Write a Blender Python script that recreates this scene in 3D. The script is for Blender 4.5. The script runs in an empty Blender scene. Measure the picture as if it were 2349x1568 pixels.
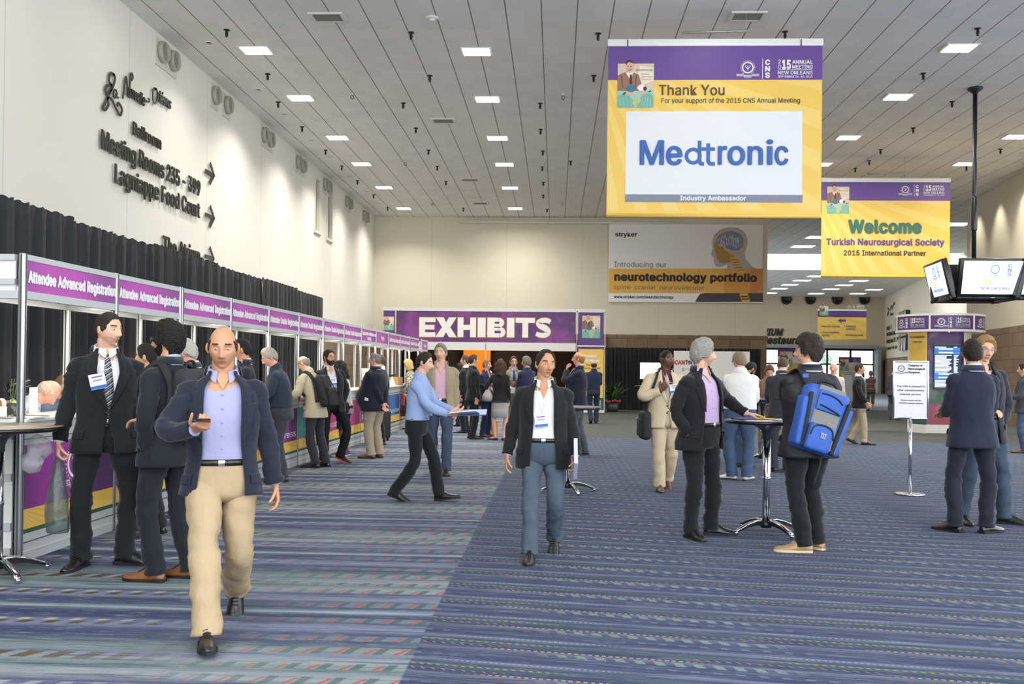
import bpy, bmesh, math, random
import numpy as np
from mathutils import Vector, Matrix, noise as mnoise
R = math.radians
rnd = random.Random(7)
scn = bpy.context.scene
COL = scn.collection

# ------------------------------------------------------------------ camera
CAM_H, FPX, CX, CY = 1.5, 2200.0, 1174.5, 828.0
YAW, PITCH, ROLL = math.atan(100.5/2200), math.atan(20/2200), 0.012
_w = Vector((-math.sin(YAW)*math.cos(PITCH), math.cos(YAW)*math.cos(PITCH), math.sin(PITCH)))
_r0 = Vector((math.cos(YAW), math.sin(YAW), 0)); _u0 = _r0.cross(_w)
_r = _r0*math.cos(ROLL)+_u0*math.sin(ROLL); _u = _u0*math.cos(ROLL)-_r0*math.sin(ROLL)
cam_d = bpy.data.cameras.new('camera'); cam = bpy.data.objects.new('camera', cam_d); COL.objects.link(cam)
cam_d.sensor_width = 36; cam_d.lens = 36*FPX/2349; cam_d.shift_y = 44/2349
cam_d.clip_start = .1; cam_d.clip_end = 400
_m = Matrix((_r, _u, -_w)).transposed().to_4x4(); _m.translation = (0, 0, CAM_H)
cam.matrix_world = _m
scn.camera = cam

def ray(px, py): return _r*((px-CX)/FPX)+_u*((CY-py)/FPX)+_w
def at(px, py, Y):
    d = ray(px, py); return Vector((0, 0, CAM_H))+d*(Y/d.y)
def floor_at(px, py):
    d = ray(px, py); return Vector((0, 0, CAM_H))+d*(-CAM_H/d.z)
def ceil_at(px, py, z=7.55):
    d = ray(px, py); return Vector((0, 0, CAM_H))+d*((z-CAM_H)/d.z)
def wall_at(px, py, X):
    d = ray(px, py); return Vector((0, 0, CAM_H))+d*(X/d.x)
def proj(p):
    v = Vector(p)-Vector((0, 0, CAM_H)); k = v.dot(_w)
    return (CX+FPX*v.dot(_r)/k, CY-FPX*v.dot(_u)/k)

# ------------------------------------------------------------------ render look, world
scn.view_settings.view_transform = 'Standard'; scn.view_settings.look = 'None'
scn.view_settings.gamma = 1; scn.view_settings.use_curve_mapping = False
scn.view_settings.exposure = 0.16
scn.cycles.max_bounces = 6; scn.cycles.diffuse_bounces = 4; scn.cycles.glossy_bounces = 3
scn.cycles.transmission_bounces = 4; scn.cycles.transparent_max_bounces = 6
scn.cycles.caustics_reflective = False; scn.cycles.caustics_refractive = False
scn.cycles.sample_clamp_indirect = 4; scn.cycles.use_adaptive_sampling = True; scn.cycles.adaptive_threshold = .03
wd = bpy.data.worlds.new('daylight'); scn.world = wd; wd.use_nodes = True
wd.node_tree.nodes['Background'].inputs[0].default_value = (.93, .965, 1, 1)
wd.node_tree.nodes['Background'].inputs[1].default_value = 4.0

# ------------------------------------------------------------------ materials
def lin(c):
    if isinstance(c, str): c = tuple(int(c[i:i+2], 16) for i in (0, 2, 4))
    return tuple(((v/255)/12.92 if v/255 <= .04045 else ((v/255+.055)/1.055)**2.4) for v in c)
MATS = {}
def mat(name, c=None, rough=.6, metal=0., emit=0., bump=0., bscale=(40, 40, 40), noise=0., spec=.5, coat=0., alpha=1., trans=0., sheen=0.):
    if name in MATS: return MATS[name]
    m = bpy.data.materials.new(name); m.use_nodes = True
    nt = m.node_tree; b = nt.nodes['Principled BSDF']
    col = (*lin(c), 1)
    b.inputs['Base Color'].default_value = col; b.inputs['Roughness'].default_value = rough
    b.inputs['Metallic'].default_value = metal; b.inputs['Specular IOR Level'].default_value = spec
    b.inputs['Coat Weight'].default_value = coat; b.inputs['Alpha'].default_value = alpha
    b.inputs['Transmission Weight'].default_value = trans; b.inputs['Sheen Weight'].default_value = sheen
    if emit:
        b.inputs['Emission Color'].default_value = col; b.inputs['Emission Strength'].default_value = emit
    if bump or noise:
        tc = nt.nodes.new('ShaderNodeTexCoord'); mp = nt.nodes.new('ShaderNodeMapping'); mp.inputs['Scale'].default_value = bscale
        nz = nt.nodes.new('ShaderNodeTexNoise'); nz.inputs['Scale'].default_value = 1; nz.inputs['Detail'].default_value = 3
        nt.links.new(tc.outputs['Object'], mp.inputs['Vector']); nt.links.new(mp.outputs[0], nz.inputs['Vector'])
        if bump:
            bp = nt.nodes.new('ShaderNodeBump'); bp.inputs['Strength'].default_value = min(1, bump); bp.inputs['Distance'].default_value = .02
            nt.links.new(nz.outputs[0], bp.inputs['Height']); nt.links.new(bp.outputs[0], b.inputs['Normal'])
        if noise:
            mx = nt.nodes.new('ShaderNodeMix'); mx.data_type = 'RGBA'
            mx.inputs[6].default_value = tuple(v*(1-noise) for v in col[:3])+(1,); mx.inputs[7].default_value = tuple(min(1, v*(1+noise)) for v in col[:3])+(1,)
            nt.links.new(nz.outputs[0], mx.inputs[0]); nt.links.new(mx.outputs[2], b.inputs['Base Color'])
    MATS[name] = m; return m
class NT:
    """tiny node-graph writer"""
    def __init__(s, name, tint=None):
        s.tint = tint
        s.m = bpy.data.materials.new(name); s.m.use_nodes = True; s.nt = s.m.node_tree
        s.b = s.nt.nodes['Principled BSDF']; MATS[name] = s.m
        s.tc = s.nt.nodes.new('ShaderNodeTexCoord')
    def col(s, c):
        if isinstance(c, str): c = tuple(int(c[i:i+2], 16) for i in (0, 2, 4))
        return lin(s.tint(c) if s.tint else c)
    def sock(s, n, i, v):
        if hasattr(v, 'links'): s.nt.links.new(v, n.inputs[i])
        else: n.inputs[i].default_value = v
    def f(s, op, a, b=0., c=0.):
        n = s.nt.nodes.new('ShaderNodeMath'); n.operation = op
        s.sock(n, 0, a); s.sock(n, 1, b); s.sock(n, 2, c); return n.outputs[0]
    def xyz(s, src='Object'):
        n = s.nt.nodes.new('ShaderNodeSeparateXYZ'); s.nt.links.new(s.tc.outputs[src], n.inputs[0]); return n.outputs
    def vec(s, x, y, z):
        n = s.nt.nodes.new('ShaderNodeCombineXYZ'); s.sock(n, 0, x); s.sock(n, 1, y); s.sock(n, 2, z); return n.outputs[0]
    def noise(s, v, scale=1., detail=3., rough=.5):
        n = s.nt.nodes.new('ShaderNodeTexNoise'); s.sock(n, 'Vector', v); n.inputs['Scale'].default_value = scale
        n.inputs['Detail'].default_value = detail; n.inputs['Roughness'].default_value = rough; return n.outputs[0]
    def mix(s, fac, a, b):
        n = s.nt.nodes.new('ShaderNodeMix'); n.data_type = 'RGBA'; n.clamp_factor = True
        s.sock(n, 0, fac)
        for i, v in ((6, a), (7, b)):
            if hasattr(v, 'links'): s.nt.links.new(v, n.inputs[i])
            else: n.inputs[i].default_value = (*s.col(v), 1)
        return n.outputs[2]
    def ramp(s, fac, stops, interp='LINEAR'):
        n = s.nt.nodes.new('ShaderNodeValToRGB'); n.color_ramp.interpolation = interp; e = n.color_ramp.elements
        for i, (p, c) in enumerate(stops):
            el = e[i] if i < 2 else e.new(p)
            el.position = p; el.color = (*s.col(c), 1)
        s.sock(n, 0, fac); return n.outputs[0]
    def band(s, v, a, b, soft=.01):
        u = s.f('SMOOTH_MIN', 1., 1., 0.)
        n1 = s.step(v, a-soft, a+soft); n2 = s.step(v, b-soft, b+soft)
        return s.f('SUBTRACT', n1, n2)
    def step(s, v, a, b):
        n = s.nt.nodes.new('ShaderNodeMapRange'); n.interpolation_type = 'SMOOTHSTEP'
        s.sock(n, 0, v); n.inputs[1].default_value = a; n.inputs[2].default_value = b; return n.outputs[0]
    def out(s, col, rough=.8, bumpv=None, bs=.3, bd=.01, spec=.5):
        s.sock(s.b, 'Base Color', col); s.sock(s.b, 'Roughness', rough); s.b.inputs['Specular IOR Level'].default_value = spec
        if bumpv is not None:
            n = s.nt.nodes.new('ShaderNodeBump'); n.inputs['Strength'].default_value = bs; n.inputs['Distance'].default_value = bd
            s.nt.links.new(bumpv, n.inputs['Height']); s.nt.links.new(n.outputs[0], s.b.inputs['Normal'])
        return s.m

# ------------------------------------------------------------------ mesh helpers
class MB:
    def __init__(s): s.v = []; s.f = []; s.mi = []; s.sm = []
    def add(s, vs, fs, mi=0, smooth=False, M=None):
        o = len(s.v)
        for p in vs: s.v.append(tuple(M @ Vector(p)) if M is not None else tuple(p))
        for f in fs: s.f.append(tuple(i+o for i in f)); s.mi.append(mi); s.sm.append(smooth)
        return s
    def box(s, c, d, mi=0, M=None, ch=0.):
        x, y, z = d[0]/2, d[1]/2, d[2]/2
        if ch <= 0:
            vs = [(c[0]+a*x, c[1]+b*y, c[2]+e*z) for a in (-1, 1) for b in (-1, 1) for e in (-1, 1)]
            fs = [(0, 1, 3, 2), (4, 6, 7, 5), (0, 4, 5, 1), (2, 3, 7, 6), (0, 2, 6, 4), (1, 5, 7, 3)]
            return s.add(vs, fs, mi, False, M)
        bm = bmesh.new(); bmesh.ops.create_cube(bm, size=1)
        bmesh.ops.scale(bm, vec=d, verts=bm.verts); bmesh.ops.bevel(bm, geom=list(bm.edges), offset=min(ch, min(d)*.45), segments=2, affect='EDGES', profile=.6)
        bmesh.ops.translate(bm, vec=c, verts=bm.verts); s.bm(bm, mi, True, M); return s
    def bm(s, bm, mi=0, smooth=False, M=None):
        bm.verts.index_update(); s.add([v.co for v in bm.verts], [[v.index for v in f.verts] for f in bm.faces], mi, smooth, M); bm.free(); return s
    def loft(s, rings, mi=0, cap=True, smooth=True, closed=True, M=None):
        n = len(rings[0]); vs = [p for r in rings for p in r]; fs = []
        for i in range(len(rings)-1):
            for j in range(n if closed else n-1):
                k = (j+1) % n; fs.append((i*n+j, i*n+k, (i+1)*n+k, (i+1)*n+j))
        if cap and closed:
            fs.append(tuple(range(n-1, -1, -1))); o = (len(rings)-1)*n; fs.append(tuple(o+j for j in range(n)))
        return s.add(vs, fs, mi, smooth, M)
    def tube(s, pts, rad, n=10, mi=0, smooth=True, flat=1., cap=True, M=None):
        return s.loft(tube_rings(pts, rad, n, flat), mi, cap, smooth, True, M)
    def cyl(s, p0, p1, r0, r1=None, n=16, mi=0, smooth=True):
        return s.tube([p0, p1], [r0, r0 if r1 is None else r1], n, mi, smooth)
    def lathe(s, prof, n=24, c=(0, 0, 0), mi=0, smooth=True, M=None):
        rings = [[(c[0]+r*math.cos(2*math.pi*j/n), c[1]+r*math.sin(2*math.pi*j/n), c[2]+z) for j in range(n)] for r, z in prof]
        return s.loft(rings, mi, True, smooth, True, M)
    def ell(s, c, r, mi=0, n=16, m=10, M=None):
        rings = []
        for i in range(m+1):
            t = math.pi*(i+.02)/(m+.04); rr = math.sin(t)
            rings.append([(c[0]+r[0]*rr*math.cos(2*math.pi*j/n), c[1]+r[1]*rr*math.sin(2*math.pi*j/n), c[2]-r[2]*math.cos(t)) for j in range(n)])
        return s.loft(rings, mi, True, True, True, M)
    def prism(s, poly, d0, d1, mi=0, plane='xz', M=None, smooth=False):
        n = len(poly)
        if plane == 'xz': vs = [(x, d0, z) for x, z in poly]+[(x, d1, z) for x, z in poly]
        elif plane == 'xy': vs = [(x, y, d0) for x, y in poly]+[(x, y, d1) for x, y in poly]
        else: vs = [(d0, y, z) for y, z in poly]+[(d1, y, z) for y, z in poly]
        fs = [tuple(range(n)), tuple(range(2*n-1, n-1, -1))]+[(i, i+n, (i+1) % n+n, (i+1) % n) for i in range(n)]
        return s.add(vs, fs, mi, smooth, M)
    def build(s, name, mats, parent=None, fix=True):
        me = bpy.data.meshes.new(name); me.from_pydata(s.v, [], s.f)
        if not isinstance(mats, (list, tuple)): mats = [mats]
        for m in mats: me.materials.append(m)
        if len(mats) > 1: me.polygons.foreach_set('material_index', s.mi)
        me.polygons.foreach_set('use_smooth', s.sm)
        if fix:
            bm = bmesh.new(); bm.from_mesh(me); bmesh.ops.recalc_face_normals(bm, faces=bm.faces); bm.to_mesh(me); bm.free()
        me.update()
        o = bpy.data.objects.new(name, me); COL.objects.link(o)
        if parent: o.parent = parent
        return o
def frames(pts):
    P = [Vector(p) for p in pts]; T = []
    for i in range(len(P)):
        t = (P[min(i+1, len(P)-1)]-P[max(i-1, 0)]); T.append(t.normalized() if t.length > 1e-9 else Vector((0, 0, 1)))
    a = Vector((1, 0, 0)) if abs(T[0].x) < .8 else Vector((0, 1, 0))
    N = [(a-T[0]*a.dot(T[0])).normalized()]
    for i in range(1, len(P)):
        v = N[-1]-T[i]*N[-1].dot(T[i]); N.append(v.normalized())
    return P, T, N
def tube_rings(pts, rad, n=10, flat=1.):
    P, T, N = frames(pts); out = []
    if not hasattr(rad, '__len__'): rad = [rad]*len(P)
    for p, t, a, r in zip(P, T, N, rad):
        b = t.cross(a); out.append([tuple(p+a*(r*math.cos(2*math.pi*j/n))+b*(r*flat*math.sin(2*math.pi*j/n))) for j in range(n)])
    return out
def smooth_path(pts, k=4):
    """Catmull-Rom through pts, k steps per span"""
    P = [Vector(p) for p in pts]; out = []
    for i in range(len(P)-1):
        a = P[i-1] if i else P[0]*2-P[1]; b, c = P[i], P[i+1]; d = P[i+2] if i+2 < len(P) else c*2-b
        for q in range(k):
            t = q/k; out.append(.5*((2*b)+(c-a)*t+(2*a-5*b+4*c-d)*t*t+(3*b-a-3*c+d)*t**3))
    return out+[P[-1]]
def interp(x, tab):
    if x <= tab[0][0]: return tab[0][1]
    for (a, b), (c, d) in zip(tab, tab[1:]):
        if x <= c: return b+(d-b)*(x-a)/(c-a)
    return tab[-1][1]
def empty(name, loc=(0, 0, 0), rz=0., label=None, cat=None, group=None):
    o = bpy.data.objects.new(name, None); COL.objects.link(o); o.location = loc; o.rotation_euler = (0, 0, rz)
    o.empty_display_size = .1
    return tag(o, label, cat, group)
def tag(o, label=None, cat=None, group=None, kind=None):
    if label: o['label'] = label
    if cat: o['category'] = cat
    if group: o['group'] = group
    if kind: o['kind'] = kind
    return o
def struct(name, mb, mats, label=None):
    o = mb.build(name, mats); o['kind'] = 'structure'; return tag(o, label)
def dup(root, loc, rz=None, label=None, group=None):
    r = root.copy(); COL.objects.link(r); r.location = loc
    if rz is not None: r.rotation_euler = (0, 0, rz)
    if label: r['label'] = label
    if group: r['group'] = group
    for ch in list(root.children):
        c = ch.copy(); COL.objects.link(c); c.parent = r
        for g in list(ch.children):
            d = g.copy(); COL.objects.link(d); d.parent = c
    return r
def face_cam(vec): return math.atan2(vec[1], vec[0])

# ------------------------------------------------------------------ lettering
_TX = {}
try: FONT = bpy.data.fonts.load(bpy.utils.system_resource('DATAFILES', path='fonts')+'/Inter.woff2')
except Exception: FONT = None
def glyphs(s, bold=0., shear=0.):
    key = (s, bold, shear)
    if key in _TX: return _TX[key]
    cu = bpy.data.curves.new('t', 'FONT'); cu.body = s; cu.size = 1; cu.shear = shear; cu.resolution_u = 3
    if FONT: cu.font = FONT
    if bold > 0: cu.space_character = 1+bold*1.5
    o = bpy.data.objects.new('t', cu); COL.objects.link(o)
    dg = bpy.context.evaluated_depsgraph_get(); me = bpy.data.meshes.new_from_object(o.evaluated_get(dg))
    v0 = [(v.co.x, v.co.y) for v in me.vertices]; f0 = [tuple(p.vertices) for p in me.polygons]
    vs, fs = [], []
    # heavier weights: the same outline printed several times around a small circle
    for k in range(1 if bold <= 0 else 9):
        dx, dy = (0, 0) if k == 0 else (bold*math.cos(k*math.pi/4), .75*bold*math.sin(k*math.pi/4)); o_ = len(vs)
        for fi, f in enumerate(f0):
            n_ = len(vs); vs += [(v0[i][0]+dx, v0[i][1]+dy, k+.3*(fi % 3)) for i in f]; fs.append(tuple(range(n_, n_+len(f))))
    bpy.data.objects.remove(o); bpy.data.curves.remove(cu); bpy.data.meshes.remove(me)
    _TX[key] = (vs, fs); return vs, fs
_vH, _ = glyphs('H'); CAP = max(v[1] for v in _vH)
def text(mb, s, x0, x1, z, cap, off=-.004, bold=.02, shear=0., mi=0, natural=None, warp=None):
    """letters on the local xz plane facing -y: from x0 to x1, baseline z, capital height cap"""
    vs, fs = glyphs(s, bold, shear)
    if not vs: return mb
    a = min(v[0] for v in vs); b = max(v[0] for v in vs)
    sy = cap/CAP; sx = (x1-x0)/(b-a) if x1 is not None else sy*(natural or 1)
    P = [((x-a)*sx+x0, off-.0015*l_*min(1.6, max(.25, cap*4)), y*sy+z) for x, y, l_ in vs]
    if warp: P = [warp(p) for p in P]
    return mb.add(P, fs, mi)
def textc(mb, s, xc, z, cap, off=-.004, bold=.02, xs=1., shear=0., mi=0):
    vs, fs = glyphs(s, bold, shear)
    a = min(v[0] for v in vs); b = max(v[0] for v in vs); w = (b-a)*cap/CAP*xs
    return text(mb, s, xc-w/2, xc+w/2, z, cap, off, bold, shear, mi)
def quad(mb, x0, x1, z0, z1, off=-.003, mi=0):
    return mb.add([(x0, off, z0), (x1, off, z0), (x1, off, z1), (x0, off, z1)], [(0, 1, 2, 3)], mi)
def poly(mb, pts, off=-.003, mi=0):
    return mb.add([(x, off, z) for x, z in pts], [tuple(range(len(pts)))], mi)
def ring2(mb, cx, cz, r0, r1, off=-.004, mi=0, n=40, sx=1., a0=0., a1=360.):
    vs = []; fs = []
    for i in range(n+1):
        t = R(a0+(a1-a0)*i/n)
        vs += [(cx+sx*r0*math.cos(t), off, cz+r0*math.sin(t)), (cx+sx*r1*math.cos(t), off, cz+r1*math.sin(t))]
    for i in range(n): fs.append((2*i, 2*i+1, 2*i+3, 2*i+2))
    return mb.add(vs, fs, mi)
def disc2(mb, cx, cz, r, off=-.003, mi=0, sx=1., n=24): 
    return poly(mb, [(cx+sx*r*math.cos(2*math.pi*i/n), cz+r*math.sin(2*math.pi*i/n)) for i in range(n)], off, mi)
def stroke(mb, pts, w, off=-.004, mi=0, k=5):
    """flat brush stroke along a smooth path in the xz plane; w may be a list"""
    if not hasattr(w, '__len__'): w = [w]*len(pts)
    P = smooth_path([(x, 0, z) for x, z in pts], k)
    W = smooth_path([(a, 0, 0) for a in w], k)
    vs = []; fs = []
    for i, p in enumerate(P):
        t = (P[min(i+1, len(P)-1)]-P[max(i-1, 0)]).normalized(); nrm = Vector((-t.z, 0, t.x))*W[i].x*.5
        vs += [(p.x+nrm.x, off, p.z+nrm.z), (p.x-nrm.x, off, p.z-nrm.z)]
    for i in range(len(P)-1): fs.append((2*i, 2*i+1, 2*i+3, 2*i+2))
    return mb.add(vs, fs, mi)
# ================================================================== SETTING
CEIL = 7.55; LWX = -7.3; BACKY = 38.0
# ---- carpet
def carpet_lift(c):
    """woollier, slightly paler version of a carpet yarn colour"""
    g = sum(c)/3
    return tuple(min(245, max(0, ((v*.80+g*.20)-100)*1.14+100)*k*.84) for v, k in zip(c, (1.02, 1.04, 1.0)))
def carpet_mat():
    n = NT('patterned_carpet', carpet_lift); x, y, z = n.xyz()
    f = n.f
    fine = n.noise(n.vec(f('MULTIPLY', x, 9.), f('MULTIPLY', y, 95.), 0.), 1., 4., .65)
    streak = n.noise(n.vec(f('MULTIPLY', x, 1.1), f('MULTIPLY', y, 26.), 3.), 1., 4., .6)
    wob = f('MULTIPLY', f('SUBTRACT', n.noise(n.vec(f('MULTIPLY', x, .35), f('MULTIPLY', y, 2.), 9.), 1., 2.), .5), .10)
    # ---- pale brush-stroke field
    P = 1.83
    yl = f('ADD', y, wob)
    ph = f('FRACT', f('DIVIDE', f('ADD', yl, .55), P))
    base = n.ramp(ph, [(0, '7d86a0'), (.05, '7f8e99'), (.09, '6f8088'), (.13, '5b6684'), (.19, '454d78'), (.24, '575f8c'), (.28, '8387a8'), (.33, '7a7fa5'), (.37, '49527e'),
                       (.43, '3e4773'), (.47, '5a6488'), (.50, 'aab0b6'), (.525, '6d83a0'), (.56, '50597f'), (.62, '474f7c'), (.66, '8689a9'), (.72, '7d80a3'), (.75, '5a6288'),
                       (.80, '9ba1ae'), (.84, '8f99a6'), (.88, '6f7f8c'), (.91, '7c8f93'), (.95, '969daf'), (1, '8288a5')])
    dark = n.step(streak, .50, .68); lite = n.step(streak, .42, .26)
    base = n.mix(f('MULTIPLY', dark, .75), base, '3d4670')
    base = n.mix(f('MULTIPLY', lite, .55), base, 'b1b6bd')
    scr = n.noise(n.vec(f('MULTIPLY', x, 4.5), f('MULTIPLY', y, 62.), 7.), 1., 5., .7)
    base = n.mix(f('MULTIPLY', n.step(scr, .55, .66), .55), base, 'b9bec4')
    base = n.mix(f('MULTIPLY', n.step(scr, .43, .34), .45), base, '39446e')
    t = f('DIVIDE', f('ADD', x, 4.4), 3.67)
    redw = n.step(t, .48, .98); brw = n.step(t, .80, .35)
    def dashes(row, hh, pitch, duty, shear, off, src=None):
        src = ph if src is None else src
        d = f('SUBTRACT', src, row)
        m1 = n.step(f('ABSOLUTE', d), hh, hh*.8)
        q = f('FRACT', f('ADD', f('DIVIDE', f('ADD', x, f('MULTIPLY', d, shear)), pitch), off))
        m2 = n.step(f('ABSOLUTE', f('SUBTRACT', q, .5)), duty*.5+.03, duty*.5-.03)
        return f('MULTIPLY', m1, m2)
    jag = n.step(fine, .34, .44)
    for row, hh, pitch, duty, off in ((.965, .034, .165, .55, 0), (.30, .019, .155, .46, .4), (.69, .021, .155, .48, .1)):
        base = n.mix(f('MULTIPLY', f('MULTIPLY', dashes(row, hh, pitch, duty, -1.0, off), brw), .95), base, '6a5220')
    for row, hh, pitch, duty, off in ((.335, .014, .155, .42, .62), (.725, .016, .155, .40, .32)):
        base = n.mix(f('MULTIPLY', f('MULTIPLY', dashes(row, hh, pitch, duty, -1.0, off), brw), f('MULTIPLY', jag, .8)), base, 'b9bfc2')
    for q_, (row, hh) in enumerate(((.06, .036), (.19, .03), (.40, .032), (.60, .034), (.80, .032), (.915, .028))):
        o1 = (.0, .31, .12, .55, .77, .42)[q_]
        d = f('SUBTRACT', ph, row); inb = f('MULTIPLY', n.step(f('ABSOLUTE', d), hh, hh*.75), redw)
        base = n.mix(f('MULTIPLY', inb, .55), base, '8e9ca3')
        base = n.mix(f('MULTIPLY', f('MULTIPLY', dashes(row, hh, .165, .30, -.55, o1), redw), .72), base, '4b6468')
        base = n.mix(f('MULTIPLY', f('MULTIPLY', dashes(row-.004, hh*.8, .165, .15, -1.1, o1+.34), redw), f('MULTIPLY', jag, .9)), base, 'd9463c')
    # ---- blue field
    Q = .457
    yr = f('ADD', f('ADD', y, f('MULTIPLY', x, .155)), f('MULTIPLY', wob, .35))
    pr_ = f('FRACT', f('DIVIDE', yr, Q))
    blue = n.ramp(pr_, [(0, '454f76'), (.10, '5a6285'), (.17, '6e7390'), (.21, '464f78'), (.30, '3f4a76'), (.40, '47606f'), (.47, '54657a'), (.53, '434d78'), (.60, '6a6f92'), (.66, '787c9a'), (.71, '4c5580'), (.80, '414b78'), (.90, '50597c'), (1, '454f76')])
    scr2 = n.noise(n.vec(f('MULTIPLY', x, 2.2), f('MULTIPLY', yr, 70.), 17.), 1., 4., .65)
    blue = n.mix(f('MULTIPLY', n.step(scr2, .52, .66), .6), blue, '8a8fa6')
    blue = n.mix(f('MULTIPLY', n.step(scr2, .46, .36), .5), blue, '303a66')
    blue = n.mix(f('MULTIPLY', n.step(fine, .55, .72), .55), blue, '8f94a8')
    blue = n.mix(f('MULTIPLY', n.step(streak, .54, .66), .55), blue, '37416c')
    blue = n.mix(f('MULTIPLY', n.step(streak, .42, .30), .35), blue, '5f7180')
    # slow fades along x make every dotted line come and go
    def fade(o, per): return n.step(f('SINE', f('ADD', f('MULTIPLY', x, 2*math.pi/per), o)), -.45, .35)
    for row, hh, pitch, duty, sh, colr, fo, per in ((.08, .075, .10, .5, .25, '84969a', 0., 2.4), (.035, .02, .10, .42, .1, '6e6257', 2.2, 2.4), (.215, .020, .036, .55, .0, 'cfa36c', 1., 2.1),
                                                    (.305, .026, .052, .22, .9, 'd08a5c', 4., 1.9), (.64, .018, .03, .5, 0., '9aa0b2', 2., 1.7), (.45, .022, .043, .5, .5, 'a5a14a', 3.1, 2.3), (.86, .03, .11, .4, .3, '747a98', 5., 2.0)):
        blue = n.mix(f('MULTIPLY', f('MULTIPLY', dashes(row, hh, pitch, duty, sh*Q, 0., pr_), fade(fo, per)), .85), blue, colr)
    # ---- far grey field
    g = n.mix(n.step(fine, .35, .65), '55575c', '6d6e71')
    g = n.mix(f('MULTIPLY', n.step(streak, .5, .62), .4), g, '494b52')
    right = n.step(x, -.738, -.722); far = n.step(y, 21.58, 21.62)
    colr = n.mix(right, base, n.mix(far, blue, g))
    pale = n.mix(n.step(streak, .45, .6), '8d929e', '70778c')  # skylight brightness on the far passage floor, painted into the carpet colour
    colr = n.mix(f('MULTIPLY', n.step(y, 40.9, 41.1), n.step(x, 8.0, 8.1)), colr, pale)
    return n.out(colr, .95, fine, .25, .006, spec=.2)
fm = carpet_mat()
struct('floor', MB().box((8, 39.25, -.05), (44, 85.5, .1)), fm, 'patterned carpet in pale brush strokes, blue dashes and far grey')

# ---- ceiling: tiles 0.6 x 0.457 with dark running joints
def ceiling_mat():
    n = NT('metal_tile_ceiling'); x, y, z = n.xyz(); f = n.f
    gx = f('ABSOLUTE', f('SUBTRACT', f('FRACT', f('DIVIDE', f('ADD', x, .30+.6*40+.09), .602)), .5))
    gy = f('ABSOLUTE', f('SUBTRACT', f('FRACT', f('DIVIDE', f('ADD', y, 100.), .457)), .5))
    jx = n.step(gx, .4795, .4865); jy = n.step(gy, .4885, .493)
    tile = n.noise(n.vec(f('FLOOR', f('DIVIDE', f('ADD', x, .30+.6*40+.09+.301), .602)), f('FLOOR', f('DIVIDE', f('ADD', y, 100.), .457)), 0.), 1.7, 0.)
    c = n.mix(n.step(tile, .3, .7), 'e2e1de', 'e9e7e4')
    c = n.mix(f('MULTIPLY', jy, .6), c, 'f4f3ee'); c = n.mix(jx, c, '7d7b72')
    return n.out(c, .7, f('SUBTRACT', 0., jx), .4, .01)
cm = ceiling_mat()
SKY0, SKY1 = 50.5, 57.0
struct('ceiling', MB().box((3.6, 17.2, CEIL+.15), (25.2, 33.6, .3)).box((-.35, 36.2, CEIL+.15), (17.3, 4.4, .3))
       .box((18, (34.05+SKY0)/2+.0, CEIL+.3), (26, SKY0-34.05, .3)).box((18, (SKY1+78)/2, CEIL+.15), (26, 78-SKY1, .3)), cm, 'white tiled ceiling with dark running joints')
struct('trim_1', MB().box((18, SKY0-.1, CEIL+.9), (26, .2, .9)).box((18, SKY1-.1, CEIL+.45), (26, .2, .9)), mat('skylight_curb', 'e8e6de'), 'pale upstand around the far skylight opening')

# ---- walls
def wall_mat(name, c1, c2, axis, pitch):
    n = NT(name); x, y, z = n.xyz(); f = n.f
    u = {'x': x, 'y': y}[axis]
    g = f('ABSOLUTE', f('SUBTRACT', f('FRACT', f('DIVIDE', f('ADD', u, 200.), pitch)), .5)); j = n.step(g, .4965, .498)
    nz = n.noise(n.vec(f('MULTIPLY', x, .6), f('MULTIPLY', y, .6), f('MULTIPLY', z, .6)), 1., 3.)
    c = n.mix(nz, c1, c2); c = n.mix(f('MULTIPLY', j, .35), c, '8f8b7c')
    return n.out(c, .75)
wl = wall_mat('ivory_wall_panel', 'e3e1d6', 'e7e5db', 'y', 3.66)
wb = wall_mat('cream_wall_panel', 'd8d2bd', 'dcd6c2', 'x', 3.0)
def block_mat(name, axis):
    n = NT(name); x, y, z = n.xyz(); f = n.f
    u = {'x': x, 'y': y}[axis]
    br = n.nt.nodes.new('ShaderNodeTexBrick'); n.nt.links.new(n.vec(u, z, 0.), br.inputs['Vector'])
    br.inputs['Scale'].default_value = 1; br.inputs['Brick Width'].default_value = .8; br.inputs['Row Height'].default_value = .4; br.inputs['Mortar Size'].default_value = .012
    br.inputs['Color1'].default_value = (*lin('8d7860'), 1); br.inputs['Color2'].default_value = (*lin('7c6a55'), 1); br.inputs['Mortar'].default_value = (*lin('5f5242'), 1); br.inputs['Bias'].default_value = .1
    rib = n.noise(n.vec(f('MULTIPLY', u, 30.), f('MULTIPLY', z, 2.), 0.), 1., 2.)
    c = n.mix(f('MULTIPLY', n.step(rib, .5, .65), .35), br.outputs[0], '5d4e3d')
    return n.out(c, .95, rib, .5, .02)
kbx = block_mat('ribbed_block_x', 'x'); kby = block_mat('ribbed_block_y', 'y')
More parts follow.
